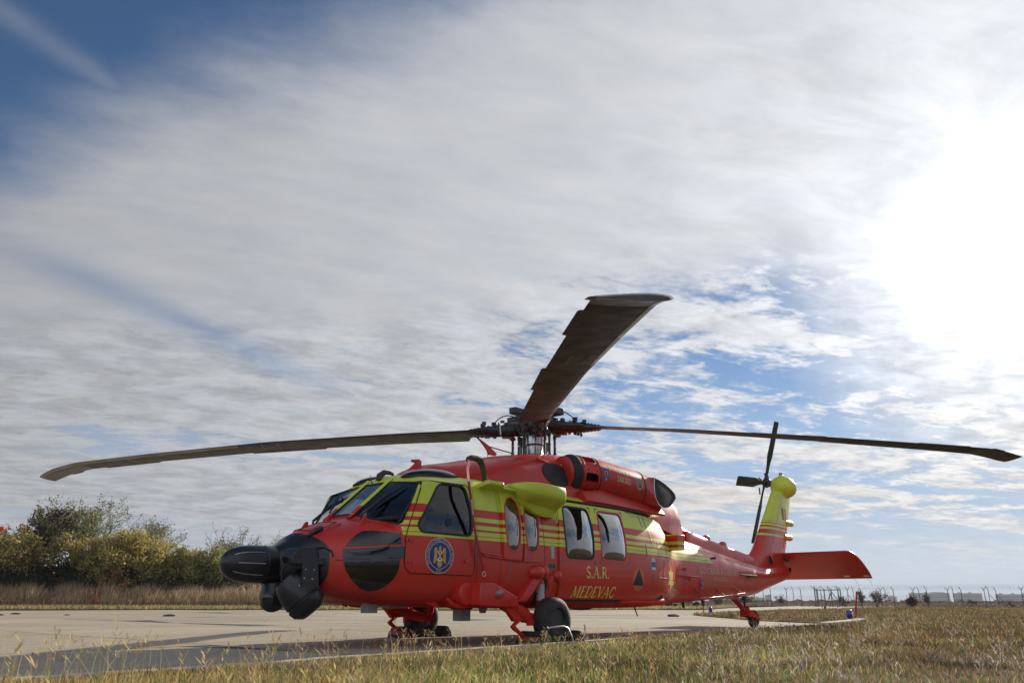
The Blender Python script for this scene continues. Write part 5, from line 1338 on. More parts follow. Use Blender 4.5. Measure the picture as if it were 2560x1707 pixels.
for side in (1, -1):
    S_ = lambda x, y, z: (x, side * y, z)
    tyre(S_(1.30, 1.35, .288), .305, .26, side, 'main_wheel', HELI, .150)
    mb = MB(); mb.tube([S_(2.74, .86, .60), S_(2.74, 1.18, .62)], [.16, .135], 20); mb.build('gear_pivot_housing', 'red', HELI, 30, .012)
    mb = MB(); mb.prism(rounded([(2.64, .760), (2.42, .756), (1.975, .592), (1.965, .458), (2.68, .476), (2.70, .70)], .035, 3) and [S_(x, 0, z) for x, z in rounded([(2.66, .760), (2.42, .756), (1.975, .592), (1.965, .458), (2.69, .476)], .05, 3)], (0, side * 1.05, 0), (0, side * 1.34, 0))
    fb = mb.build('gear_fairing', 'red', HELI, 30, .016)
    mb = MB(); mb.ell(S_(2.34, 1.335, .625), (.10, .028, .062), 16, 8, Matrix.Rotation(.22 * 1, 3, 'Y')); mb.build('lamp_blister', 'red', fb, 60)
    mb = MB(); mb.ell(S_(2.365, 1.352, .630), (.045, .035, .045), 14, 10); mb.build('position_lamp', 'lens', fb, 60)
    mb = MB(); mb.lathe(S_(2.10, 1.342, .525), (0, side, 0), [(0, .05), (.006, .048), (.008, .04), (.002, .036), (.001, 0)], 18); mb.build('access_cap', 'red', fb, 40)
    mb = MB(); mb.tube([S_(2.12, 1.20, .50), S_(1.85, 1.20, .405), S_(1.62, 1.19, .33), S_(1.40, 1.17, .29)], [.075, .085, .075, .07], 14)
    for x, z in ((1.92, .44), (1.80, .395), (1.70, .36)): mb.lathe(S_(x, 1.20, z), (-.94, 0, -.33), [(-.02, .075), (-.01, .098), (.01, .098), (.02, .075)], 14)
    mb.cyl(S_(1.30, 1.08, .288), S_(1.30, 1.25, .288), .05, 12); mb.box(S_(1.66, 1.27, .27), (.10, .05, .08))
    mb.build('drag_strut', 'red', HELI, 35)
    mb = MB(); mb.prism([S_(*p) for p in ((2.20, 0, .47), (2.05, 0, .47), (1.80, 0, .30), (1.98, 0, .285), (2.10, 0, .40))], (0, side * 1.22, 0), (0, side * 1.29, 0)); mb.build('strut_gusset', 'red', HELI, 25, .006)
    mb = MB(); mb.prism([S_(*p) for p in ((1.90, 0, .305), (1.84, 0, .25), (1.98, 0, .222), (1.98, 0, .195), (1.80, 0, .10), (1.785, 0, .115), (1.94, 0, .21), (1.97, 0, .265), (1.93, 0, .285))] and [S_(*p) for p in ((1.92, 0, .30), (2.03, 0, .225), (1.985, 0, .185), (1.80, 0, .095), (1.785, 0, .115), (1.93, 0, .205), (1.965, 0, .235), (1.87, 0, .285))], (0, side * 1.24, 0), (0, side * 1.29, 0)); mb.build('boarding_step', 'red', HELI, 25, .005)
    mb = MB(); mb.cyl(S_(1.30, 1.14, .36), S_(1.24, 1.10, .98), .055, 16); mb.cyl(S_(1.31, 1.14, .30), S_(1.29, 1.135, .47), .04, 14)
    so = mb.build('shock_strut', 'red', HELI, 35)
    MB().cyl(S_(1.283, 1.127, .545), S_(1.262, 1.115, .76), .058, 16).build('strut_sleeve', 'lgrey', so, 40)
    # wheel-well arch and the two bulges above it
    arch = [(1.25 + .125 * math.cos(a), .66 + (.21 if math.sin(a) > 0 else .17) * math.sin(a)) for a in [2 * PI * k / 30 for k in range(30)]]
    skin('strut_opening_shade', [(arch, None, 0., 0)], surf_hull, 'matt', HELI, .012, .05, side, .02)  # black patch on the skin paints in the shade inside the opening
    P = []
    for x, z in arch[:17]: p, n = surf_hull(x, z); P.append(S_(p.x, p.y + .012, p.z))
    MB().tube(P, [.03] * len(P), 8).build('opening_rim', 'red', HELI, 60)
    mb = MB(); mb.ell(S_(1.42, 1.14, .915), (.15, .15, .105), 20, 12); mb.ell(S_(1.27, 1.13, .925), (.10, .13, .11), 16, 10); mb.build('strut_bulge', 'red', HELI, 60)
    mb = MB(); mb.ell(S_(.98, 1.15, .875), (.085, .11, .085), 18, 12); mb.tube([S_(1.02, 1.12, .86), S_(1.12, 1.10, .70), S_(1.14, 1.08, .5)], [.075, .06, .03], 12); mb.build('strut_bulge', 'red', HELI, 60)
    mb = MB(); mb.loft([[S_(x + dx, y, z) for dx, y in ((.11, 1.06), (.08, 1.205), (-.08, 1.205), (-.11, 1.06))] for x, z in ((1.40, .86), (1.50, .74), (1.62, .62), (1.74, .52))]); mb.build('gear_leg_fairing', 'red', HELI, 50, .02)
    # hand hold under the door, belly fin
    mb = MB(); mb.tube([S_(2.985, 1.06, .565), S_(2.93, 1.09, .50), S_(2.84, 1.09, .475), S_(2.70, 1.09, .47), S_(2.60, 1.09, .50), S_(2.56, 1.10, .57)], [.022, .028, .028, .032, .032, .03], 10); mb.build('boarding_handle', 'red', HELI, 50)
    mb = MB(); mb.prism([S_(*p) for p in ((3.32, .84, .575), (3.10, .90, .575), (3.01, .96, .452), (3.09, .95, .475))], (0, 0, -.012), (0, 0, .012)); mb.build('deflector_fin', 'red', HELI, 20, .004)
    # lower ledge along the rear of the cabin
    R = []
    for x, r in ((-.72, .030), (-.80, .048), (-1.3, .055), (-1.9, .06), (-2.12, .078), (-2.24, .085), (-2.30, .055), (-2.32, .02)):
        p, n = surf_hull(x, .535); R.append([Vector((x, side * (p.y - .02 + r * math.cos(a) * 1.2), .530 + r * math.sin(a) * .85 + (.02 if x < -2 else 0.))) for a in [2 * PI * k / 16 for k in range(16)]])
    MB().loft(R).build('lower_ledge', 'red', HELI, 50)
# chocks: things of their own, two at each main wheel
def chock(x, y, face, lab):
    root = empty('wheel_chock', (x, y, .0))
    tagged(root, lab, 'wheel chock', 'wheel chocks at the main wheels')
    mb = MB(); mb.prism([(0.14 * face, 0, 0.001), (.12 * face, 0, .03), (.05 * face, 0, .155), (-.02 * face, 0, .165), (-.11 * face, 0, .03), (-.11 * face, 0, .001)], (0, -.20, 0), (0, .20, 0)); mb.build('chock_body', 'chock_rubber', root, 25, .01)
    mb = MB(); mb.prism([(.1235 * face, 0, .028), (.089 * face, 0, .09), (.094 * face, 0, .093), (.1285 * face, 0, .031)] and [(.113 * face, 0, .045), (.0855 * face, 0, .095), (.090 * face, 0, .0975), (.1175 * face, 0, .0475)], (0, -.2015, 0), (0, .2015, 0)); mb.build('red_stripe', 'chock_red', root, 20)
    return root
chock(1.30 + .37, 1.33, 1, 'black chock with red stripe ahead of the near main wheel')
chock(1.30 - .37, 1.33, -1, 'black chock with red stripe behind the near main wheel')
chock(1.30 + .37, -1.35, 1, 'black chock with red stripe ahead of the far main wheel')
chock(1.30 - .37, -1.35, -1, 'black chock with red stripe behind the far main wheel')
tie = tagged(empty('chock_tie_rod', (1.3, 1.54, 0)), 'bent silver tie rod linking the chocks beside the near main wheel', 'tie rod')
MB().tube([(.36, 0, .10), (.36, .02, .19), (.30, .03, .215), (.05, .05, .225), (-.03, .06, .20), (-.10, .07, .08), (-.12, .07, .0)], .013, 8).build('rod', 'alu', tie, 60)
mb = MB(); mb.ell((.36, .01, .20), (.03, .03, .03), 10, 8); mb.cyl((.36, 0, .02), (.36, 0, .12), .018, 8); mb.build('rod_joint', 'dark_steel', tie, 60)
MB().tube([(-.38, -.02, .0), (-.44, .02, .10), (-.45, .03, .20), (-.44, .02, .24)], .012, 8).build('rod', 'alu', tie, 60)
# tail wheel
tyre((-7.53, 0, .183), .190, .15, 1, 'tail_wheel', HELI, .085)
mb = MB(); mb.tube([(-6.62, 0, .66), (-6.85, 0, .52), (-7.10, 0, .35), (-7.20, 0, .31)], [.085, .06, .055, .07], 12); mb.box((-7.20, 0, .36), (.14, .13, .16), Matrix.Rotation(.5, 3, 'Y')); mb.build('tail_strut', 'red', HELI, 35)
mb = MB(); mb.loft([[(x, s * .105 + y, z + w) for y, w in ((-.018, -h), (.018, -h), (.018, h), (-.018, h))] for s in (1,) for x, z, h in ((-7.13, .30, .07), (-7.30, .285, .065), (-7.45, .235, .04), (-7.58, .180, .035), (-7.62, .178, .02))])
mb.loft([[(x, -.105 + y, z + w) for y, w in ((-.018, -h), (.018, -h), (.018, h), (-.018, h))] for x, z, h in ((-7.13, .30, .07), (-7.30, .285, .065), (-7.45, .235, .04), (-7.58, .180, .035), (-7.62, .178, .02))]); mb.box((-7.17, 0, .30), (.10, .24, .12)); mb.cyl((-7.55, -.12, .183), (-7.55, .12, .183), .022, 8)
mb.build('tail_fork', 'red', HELI, 30, .008)
mb = MB(); mb.cyl((-7.22, 0, .74), (-7.15, 0, .50), .035, 10); mb.cyl((-7.16, 0, .52), (-7.12, 0, .36), .024, 10); mb.cyl((-7.19, -.02, .64), (-7.17, -.02, .57), .05, 10); mb.build('tail_shock', 'dark_steel', HELI, 35)
mb = MB(); mb.loft([[(-6.35 - .45 * t, y * (1 - .25 * t), .645 - .05 * math.sin(PI * t)) for y in (-.12, .12)] + [(-6.35 - .45 * t, y * (1 - .25 * t), .72) for y in (.12, -.12)] for t in (0, .25, .5, .75, 1)]); mb.build('strut_fairing', 'red', HELI, 50, .01)

# ================================================================== rails, aerials and boxes on the hull
def stand(x, z, out=.07): p, n = surf_hull(x, z); return Vector((p.x, p.y + out, p.z))
for side in (1, -1):
    P = [stand(-3.32, 1.0, .02), stand(-3.45, 1.0, .10), stand(-4.00, .995, .10), stand(-4.02, .97, .10), stand(-4.07, .66, .10), stand(-4.09, .62, .11), stand(-4.15, .605, .12), stand(-5.2, .645, .13), stand(-6.25, .72, .13)]
    P = [Vector((p.x, side * p.y, p.z)) for p in P]
    ra = MB().tube(P, .0155, 8).build('rail_aerial', 'red', HELI, 60)
    for i, (x, z, x2, z2) in enumerate(((-3.62, 1.0, -3.75, .93), (-4.3, .61, -4.0, .80), (-5.3, .65, -5.0, .80), (-6.15, .715, -5.85, .84))):
        q = stand(x, z, .10 if i == 0 else .125); p, n = surf_hull(x2, z2); MB().tube([(q.x, side * q.y, q.z), (p.x, side * (p.y - .005), p.z)], .013, 6).build('rail_stay', 'red', ra, 60)
    a, b = stand(-6.18, 1.10, .06), stand(-6.92, 1.085, .11); mb = MB(); mb.tube([(a.x, side * a.y, a.z), (b.x, side * b.y, b.z)], [.012, .024], 8); mb.box((-6.70, side * (stand(-6.7, 1.08, .04).y), 1.075), (.14, .12, .03)); mb.build('rod_aerial', 'matt', HELI, 40)
mb = MB(); mb.loft([[(-4.40 + dx * k, .22 + dy * k, z) for dx, dy in ((.09, -.06), (.09, .06), (-.09, .06), (-.09, -.06))] for z, k in ((1.62, 1.), (1.88, .98), (1.905, .85))]); mb.build('box_aerial', 'red', HELI, 30, .02)
for x, z in ((-5.57, 1.84), (-6.30, 1.745)): 
    mb = MB(); mb.box((x, .03, z), (.17, .10, .10)); mb.box((x, .03, z + .055), (.11, .07, .03)); mb.build('spine_box', 'red', HELI, 30, .008)
mb = MB(); mb.box((-2.83, .86, 1.565), (.24, .30, .27)); mb.build('flare_box', 'hull', HELI, 30, .006)
mb = MB(); mb.cyl((-4.83, .50, 1.38), (-4.83, .60, 1.385), .02, 8); mb.lathe((-4.86, .57, 1.385), (1, .4, 0), [(0, .028), (.03, .028)], 10); mb.build('boom_lamp', 'matt', HELI, 40)
for x, z in ((-3.55, 1.13), (-4.25, .86)): p = stand(x, z, 0); MB().cyl((p.x, p.y - .01, p.z), (p.x, p.y + .05, p.z), .022, 8).build('boom_stud', 'red', HELI, 40)
mb = MB(); mb.box((2.09, .40, .36), (.19, .16, .16)); bx = mb.build('belly_box', 'lgrey', HELI, 25, .008); mb = MB(); mb.box((2.09, .40, .446), (.23, .20, .035)); mb.build('box_base', 'matt', bx, 25, .008)
mb = MB(); mb.box((1.58, .3, .41), (.07, .05, .07), taper=1.5); mb.build('belly_stub', 'lgrey', HELI, 25)
mb = MB(); mb.box((3.55, .25, .45), (.16, .14, .12)); mb.build('belly_box', 'lgrey', HELI, 25, .006)
mb = MB(); mb.ell((-.78, .25, .435), (.24, .14, .035), 16, 8); mb.build('belly_dome', 'matt', HELI, 60)
mb = MB(); mb.tube([(-2.41, .2, .46), (-2.51, .2, .29)], [.014, .010], 6); mb.build('belly_aerial', 'matt', HELI, 40)
for x in (-4.45, -5.25):
    z0 = section(x)[0][1]; mb = MB(); mb.prism([(x + .06, 0, z0 + .02), (x - .05, 0, z0 + .02), (x - .06, 0, z0 - .13), (x, 0, z0 - .13)], (0, -.012, 0), (0, .012, 0)); mb.build('belly_blade_aerial', 'matt', HELI, 20)
mb = MB(); mb.lathe((-4.7, 0, .52), (0, 0, 1), [(0, .07), (.02, .085), (.03, .05), (.10, .05)], 14); mb.build('belly_puck', 'lgrey', HELI, 40)
for x, z in ((3.60, .42), (3.45, .41)): MB().box((x - .25, .35, z + .045), (.28, .05, .02)).build('belly_plate', 'lgrey', HELI, 20)

# ================================================================== printed marks
hull_marks = HELI
def decal(nm, shapes, mats, surf=surf_hull, off=.0028, mx=.07, side=1, par=None): return skin(nm, shapes, surf, mats, par or HELI, off, mx, side)
decal('lettering', text_shapes('S.A.R.', .160, .290, .875, fit=.60, bold=1.25), 'decal_yellow', off=.0262)
decal('lettering', text_shapes('MEDEVAC', .150, .60, .607, slant=.26, fit=1.08, bold=1.2), 'decal_yellow', off=.0262)
decal('lettering', text_shapes('GUVERNUL ROMÂNIEI', .118, -4.27, 1.072, fit=1.90, bold=1.45), 'decal_cream')
decal('lettering', text_shapes('M.A.I.-D.S.U.', .070, -4.89, .955, fit=.68, bold=1.5), 'decal_cream')
decal('lettering', text_shapes('275', .105, -6.44, 1.255, fit=.34, bold=1.6), 'decal_yellow')
decal('lettering', text_shapes('112', .15, -2.66, .735, fit=.42, bold=1.4), 'decal_yellow')
decal('lettering', text_shapes('POMPIERII', .085, -.60, 2.585, fit=.63, rise=-.06, bold=1.3), 'decal_cream', surf_nac)
decal('lettering', text_shapes('SMURD', .095, -.78, 2.435, fit=.38, rise=-.08, bold=1.3), 'decal_cream', surf_nac)
def small_text(s, h, x0, z0, slant=0., fit=None):
    """small script line in blender's built-in letter shapes"""
    cu = bpy.data.curves.new('tmp_text', 'FONT'); cu.body = s; cu.size = h; cu.shear = slant; cu.resolution_u = 1
    o = bpy.data.objects.new('tmp_text', cu); COL.objects.link(o)
    me = bpy.data.meshes.new_from_object(o.evaluated_get(bpy.context.evaluated_depsgraph_get()))
    V = [v.co.copy() for v in me.vertices]; F = [tuple(p.vertices) for p in me.polygons]; bpy.data.objects.remove(o); bpy.data.curves.remove(cu)
    w = max(v.x for v in V); k = fit / w if fit else 1.
    return [([(x0 - V[i].x * k, z0 + V[i].y) for i in f][::-1], None, 0., 0) for f in F if len(f) >= 3]
decal('lettering', small_text('Inspectoratul General de Aviație', .092, -4.44, .835, .25, 1.50), 'decal_gold')
# round emblem on the cockpit door
EC = (3.19, 1.067)
def em(dx, dz): return (EC[0] - dx, EC[1] + dz)
def emp(*pts): return [em(*p) for p in pts]
emo = decal('emblem', [(circle(EC, .214, 48), None, 0., 0), (circle(EC, .206, 48), None, .0006, 1), (circle(EC, .162, 40), None, .0012, 0), (circle(EC, .156, 40), None, .0018, 1)], ['decal_cream', 'decal_blue'], off=.0122, mx=.09)
eagle = [(emp((-.088, .045), (-.085, .085), (-.065, .098), (-.045, .085), (-.036, .05), (-.036, -.05), (-.055, -.075), (-.095, -.10), (-.092, -.06)), None, 0., 0),
         (emp((.088, .045), (.085, .085), (.065, .098), (.045, .085), (.036, .05), (.036, -.05), (.055, -.075), (.095, -.10), (.092, -.06))[::-1], None, 0., 0),
         (emp((-.036, .05), (-.018, .06), (-.016, .10), (.002, .118), (.018, .10), (.018, .06), (.036, .05), (.036, .035), (-.036, .035)), None, .0004, 0),
         (emp((-.026, -.062), (.026, -.062), (.040, -.10), (.020, -.135), (0, -.145), (-.020, -.135), (-.040, -.10)), None, .0004, 0)]
decal('emblem_eagle', eagle, 'decal_gold', off=.0146, mx=.09, par=emo)
decal('emblem_shield', [(emp((-.045, .045), (.045, .045), (0, -.005)), None, 0., 1), (emp((-.045, -.055), (0, -.005), (.045, -.055), (0, -.072)), None, 0., 1), (emp((-.045, .045), (0, -.005), (-.045, -.055)), None, 0., 0), (emp((.045, .045), (.045, -.055), (0, -.005)), None, 0., 0),
      (circle(em(0, .027), .012, 10), None, .0006, 0), (circle(em(0, -.042), .014, 10), None, .0006, 2), (emp((-.07, -.075), (-.045, -.07), (-.04, -.098), (-.065, -.10)), None, .0004, 0), (emp((.045, -.07), (.07, -.075), (.065, -.10), (.04, -.098)), None, .0004, 0), (emp((.05, -.03), (.075, .03), (.07, .035), (.045, -.02)), None, .0008, 3)], ['decal_red', 'decal_white', 'decal_midblue', 'decal_green'], off=.0150, mx=.09, par=emo)
def ring_text(s, r, h, a0, a1, inside=False, flip=False):
    out = []; st = []; u = 0.; e = 0.
    for ch in s:
        w, g = GL[{'Ț': 'T', 'Ă': 'A'}.get(ch, ch)]; st.append((u + w / 2, w, g)); u += w + .06
    for c, w, g in st:
        a = math.radians(a0 + (a1 - a0) * c / u)
        for pts, tw in g:
            P = []
            for p in pts:
                lx, ly = (p[0] - w / 2) * h * .9, p[1] * h
                if flip: rr, th = r - ly + h, a + lx / r
                else: rr, th = r + ly, a - lx / r
                P.append(em(rr * math.cos(th), rr * math.sin(th)))
            for q in stroke(P, tw * h * 1.15): out.append((q, None, e, 0)); e = (e + .00012) % .0012
    return out
decal('emblem_text', ring_text('DEPARTAMENTUL PENTRU SITUAȚII DE URGENȚĂ', .169, .030, 215, -35) + ring_text('M.A.I.', .169, .030, 256, 284, flip=True), 'decal_cream', off=.0136, mx=.09, par=emo)
# civil-protection sign, nacelle badges, flag, boom shield
tri = decal('civil_sign', [(circle((-1.155, .882), .190, 40, .180), None, 0., 0), ([(-1.172, 1.058), (-1.318, .786), (-.985, .786)], None, .0008, 1)], ['decal_orange', 'decal_navy'])
def crest(nm, cx, cz, w, h, surf, off=.0028):
    S2 = lambda a, b: (cx - a * w / 2, cz + b * h / 2)
    return decal(nm, [([S2(*p) for p in ((-1, 1), (1, 1), (1, -.72), (0, -1), (-1, -.72))], None, 0., 0), ([S2(*p) for p in ((-.62, .62), (-.32, .70), (-.28, -.1), (-.5, -.35))], None, .0008, 1), ([S2(*p) for p in ((.32, .70), (.62, .62), (.5, -.35), (.28, -.1))], None, .0008, 1),
        ([S2(*p) for p in ((-.28, .42), (.28, .42), (.24, -.22), (0, -.36), (-.24, -.22))], None, .0012, 2), ([S2(*p) for p in ((-.18, .5), (0, .86), (.18, .5))], None, .0008, 1), ([S2(*p) for p in ((-.2, -.36), (.2, -.36), (.12, -.68), (-.12, -.68))], None, .001, 1), ([S2(*p) for p in ((-.45, -.62), (0, -.84), (.45, -.62), (.38, -.56), (0, -.74), (-.38, -.56))], None, .0016, 3)], ['decal_midblue', 'decal_gold', 'decal_red', 'decal_white'], surf, off, .05)
crest('crest', -.49, 2.505, .145, .21, surf_nac)
crest('crest', -4.345, .860, .17, .175, surf_hull)
decal('round_badge', [(circle((-1.40, 2.455), .095, 28, .105), None, 0., 0), (circle((-1.40, 2.455), .078, 28, .087), None, .0008, 1), ([(-1.34, 2.50), (-1.44, 2.49), (-1.46, 2.45), (-1.36, 2.46)], None, .0014, 2), ([(-1.38, 2.43), (-1.44, 2.43), (-1.42, 2.39), (-1.39, 2.39)], None, .0014, 3)], ['lgrey', 'decal_green_pale', 'decal_orange', 'decal_navy'], surf_nac, mx=.04)
fl = []
for k, (a, b) in enumerate(((-9.43, -9.525), (-9.575, -9.65), (-9.695, -9.78))): fl.append(([(a, 2.825), (b, 2.825), (b - .09, 2.535), (a - .09, 2.535)], None, 0., k))
decal('flag', fl, ['decal_navy', 'decal_flagyellow', 'decal_red'], surf_fin, .004)
decal('fin_mark', [([(-9.43, 2.08), (-9.75, 2.07), (-9.75, 2.03), (-9.43, 2.04)], None, 0., 0)], 'decal_yellow', surf_fin, .004) if False else None
# yellow star by the rear panel
P = []
for k in range(12): a = 2 * PI * k / 12 + PI / 2; r = (.23, .125)[k % 2]; P.append((-2.50 + r * math.cos(a), .93 + r * math.sin(a)))
decal('star', [(P, None, 0., 0)], 'decal_yellow', mx=.04)
# stencils and small plates
def rect(x0, x1, z0, z1): return [(x0, z0), (x1, z0), (x1, z1), (x0, z1)]
for nm, r, mt, off in (('step_mark', [(-1.425, 1.925), (-1.452, 1.925), (-1.50, 1.735), (-1.472, 1.735)], 'grey', .003), ('step_mark', [(-1.58, 1.925), (-1.606, 1.925), (-1.655, 1.735), (-1.628, 1.735)], 'grey', .003),
        ('step_mark', rect(-1.475, -1.44, 1.25, 1.45), 'grey', .0034), ('step_mark', [(-1.675, .97), (-1.65, .97), (-1.632, .765), (-1.657, .765)], 'grey', .003), ('step_mark', [(1.945, 1.035), (1.915, 1.035), (1.965, .79), (1.995, .79)], 'grey', .003),
        ('white_plate', rect(1.085, 1.015, 1.115, 1.305), 'lgrey', .003), ('dark_plate', rect(1.14, .985, .975, 1.045), 'grey', .003), ('white_plate', rect(-1.595, -1.735, 1.045, 1.232), 'decal_white', .003)):
    o = decal(nm, [(r, None, 0., 0)], mt, off=off)
    if nm == 'white_plate' and r[0][0] < 0: decal('plate_print', [(rect(-1.60, -1.73, 1.09, 1.175), None, 0., 0), (rect(-1.62, -1.645, 1.195, 1.215), None, 0., 0), (rect(-1.68, -1.705, 1.195, 1.215), None, 0., 0)], 'decal_midblue', off=.0045, par=o)
    if nm == 'dark_plate': decal('plate_print', [(rect(1.13 - .035 * k, 1.107 - .035 * k, .985, 1.035), None, 0., 0) for k in range(4)], 'matt', off=.0045, par=o)
for a_, b_ in (((2.50, 1.128), (2.10, 1.098)), ((2.47, 1.098), (1.73, 1.046))):
    P = []
    for k in range(6): x = a_[0] + (b_[0] - a_[0]) * k / 5; p, n = surf_hull(x, a_[1] + (b_[1] - a_[1]) * k / 5); P.append(p + n * .012)
    MB().tube(P, .014, 6).build('panel_rail', 'red', HELI, 40)
# skin joints: thin dark lines
def joint(pts, wid=.009, surf=surf_hull, off=.002): return decal('skin_joint', [(q, None, 0., 0) for q in stroke(pts, wid)], 'panelline', surf, off, .08)
joint([(3.72, 1.30), (3.98, 1.02), (4.18, .98), (4.40, .98)]); joint([(2.57, 1.95), (2.56, .60)], .004); joint([(2.13, 1.95), (2.13, .62)], .004); joint([(1.24, 1.92), (1.22, .96)], .008)
joint([(-1.78, 1.9), (-1.80, .6)], .004); joint([(-2.28, 1.80), (-2.26, .62)], .004); joint([(-1.1, 1.905), (-2.2, 1.87)], .004); joint([(-3.05, 1.75), (-3.05, .6)], .006)
for x in (-3.55, -4.12, -4.72, -5.35, -6.0, -6.7, -7.4): 
    t = section(x); joint([(x, float(t[-12][1]) - .01), (x, float(t[6][1]) + .03)], .005)
joint([(-3.4, 1.62), (-5.0, 1.50), (-6.6, 1.34), (-7.6, 1.26)], .004)
joint([(-8.36, 1.55), (-9.18, 2.62), (-9.55, 3.1)], .006, surf_fin, .003); joint([(-8.9, 1.55), (-9.47, 2.45)], .005, surf_fin, .003)
# rivet rows round the rear access panel
mb = MB()
def rivrow(a, b, n):
    for k in range(n): x = a[0] + (b[0] - a[0]) * k / (n - 1); z = a[1] + (b[1] - a[1]) * k / (n - 1); p, nn = surf_hull(x, z); mb.ell(p + nn * .002, (.007, .007, .007), 6, 4)
rivrow((-1.90, 1.50), (-1.90, .93), 22); rivrow((-1.90, 1.50), (-2.62, 1.50), 22); rivrow((-1.90, 1.28), (-2.62, 1.27), 22); rivrow((-2.10, 1.22), (-2.10, .93), 12); rivrow((-2.38, 1.22), (-2.38, .93), 12); rivrow((-1.90, .93), (-2.62, .90), 22); rivrow((-1.68, 1.68), (-1.72, 1.42), 10)
o = mb.build('rivets', 'red', HELI, 60); o['kind'] = 'stuff'
mb = MB()
for (a, b, n) in (((3.60, 1.300), (2.72, 1.298), 24), ((2.60, 1.9), (2.58, 1.36), 16)):
    for k in range(n): x = a[0] + (b[0] - a[0]) * k / (n - 1); z = a[1] + (b[1] - a[1]) * k / (n - 1); p, nn = surf_hull(x, z); mb.ell(p + nn * .010, (.006, .006, .006), 6, 4)
o = mb.build('rivets', 'yellow', HELI, 60); o['kind'] = 'stuff'

# ================================================================== cover and streamer hanging from the pitot mast (a thing of its own)
pcv = tagged(empty('pitot_cover', (2.20, .82, 2.40)), 'olive pitot cover with a long red webbing streamer hanging past the cockpit door', 'pitot cover')
def rel(p): return Vector(p) - Vector((2.20, .82, 2.40))
MB().tube([rel(p) for p in ((2.17, .82, 2.36), (2.22, .82, 2.415), (2.30, .83, 2.425), (2.40, .84, 2.42), (2.47, .86, 2.395), (2.50, .87, 2.37))], [.045, .06, .05, .05, .045, .03], 10, ell=.8).build('cover_sock', 'olive', pcv, 50)
path = [(2.49, .88, 2.38, .0), (2.60, 1.00, 2.31, .1), (2.74, 1.12, 2.19, .2), (2.80, 1.20, 2.05, .3), (2.805, 1.235, 1.90, .3), (2.775, 1.245, 1.72, .2), (2.74, 1.24, 1.55, .25), (2.69, 1.235, 1.38, .5), (2.645, 1.235, 1.25, .3), (2.60, 1.235, 1.12, .1), (2.55, 1.23, .99, .0), (2.505, 1.225, .885, 0.)]
V = []; F = []; W = .028
fine = []
for i in range(len(path) - 1):
    for k in range(5): t = k / 5; fine.append([path[i][j] + (path[i + 1][j] - path[i][j]) * t for j in range(4)])
fine.append(list(path[-1]))
for i, (x, y, z, tw) in enumerate(fine):
    w = W * (1 if i < len(fine) - 8 else .8); c, s = math.cos(tw), math.sin(tw)
    for d, e in ((-1, 1), (1, 1), (1, -1), (-1, -1)): V.append(rel((x + d * w * c, y + d * w * s * .6 + e * .0022, z)))
for i in range(len(fine) - 1):
    for k in range(4): a, b = i * 4 + k, i * 4 + (k + 1) % 4; F.append((a, b, b + 4, a + 4))
F += [(3, 2, 1, 0), tuple(len(V) - 4 + k for k in range(4))]
st_ = MB().add(V, F).build('streamer', 'ribbon', pcv, 40)
MB().tube([rel((2.505 + .03 * math.cos(a), 1.226, .865 + .03 * math.sin(a))) for a in [2 * PI * k / 12 for k in range(13)]], .006, 5).build('streamer_ring', 'alu', st_, 50)
wt = MB()
for k in range(9): 
    z = 1.77 - .022 * k; x = float(np.interp(z, [p[2] for p in path[::-1]], [p[0] for p in path[::-1]])); wt.box(rel((x, 1.252, z)), (.022 + .008 * (k % 2), .003, .012))
o = wt.build('streamer_print', 'decal_white', st_, 0); o['kind'] = 'stuff'

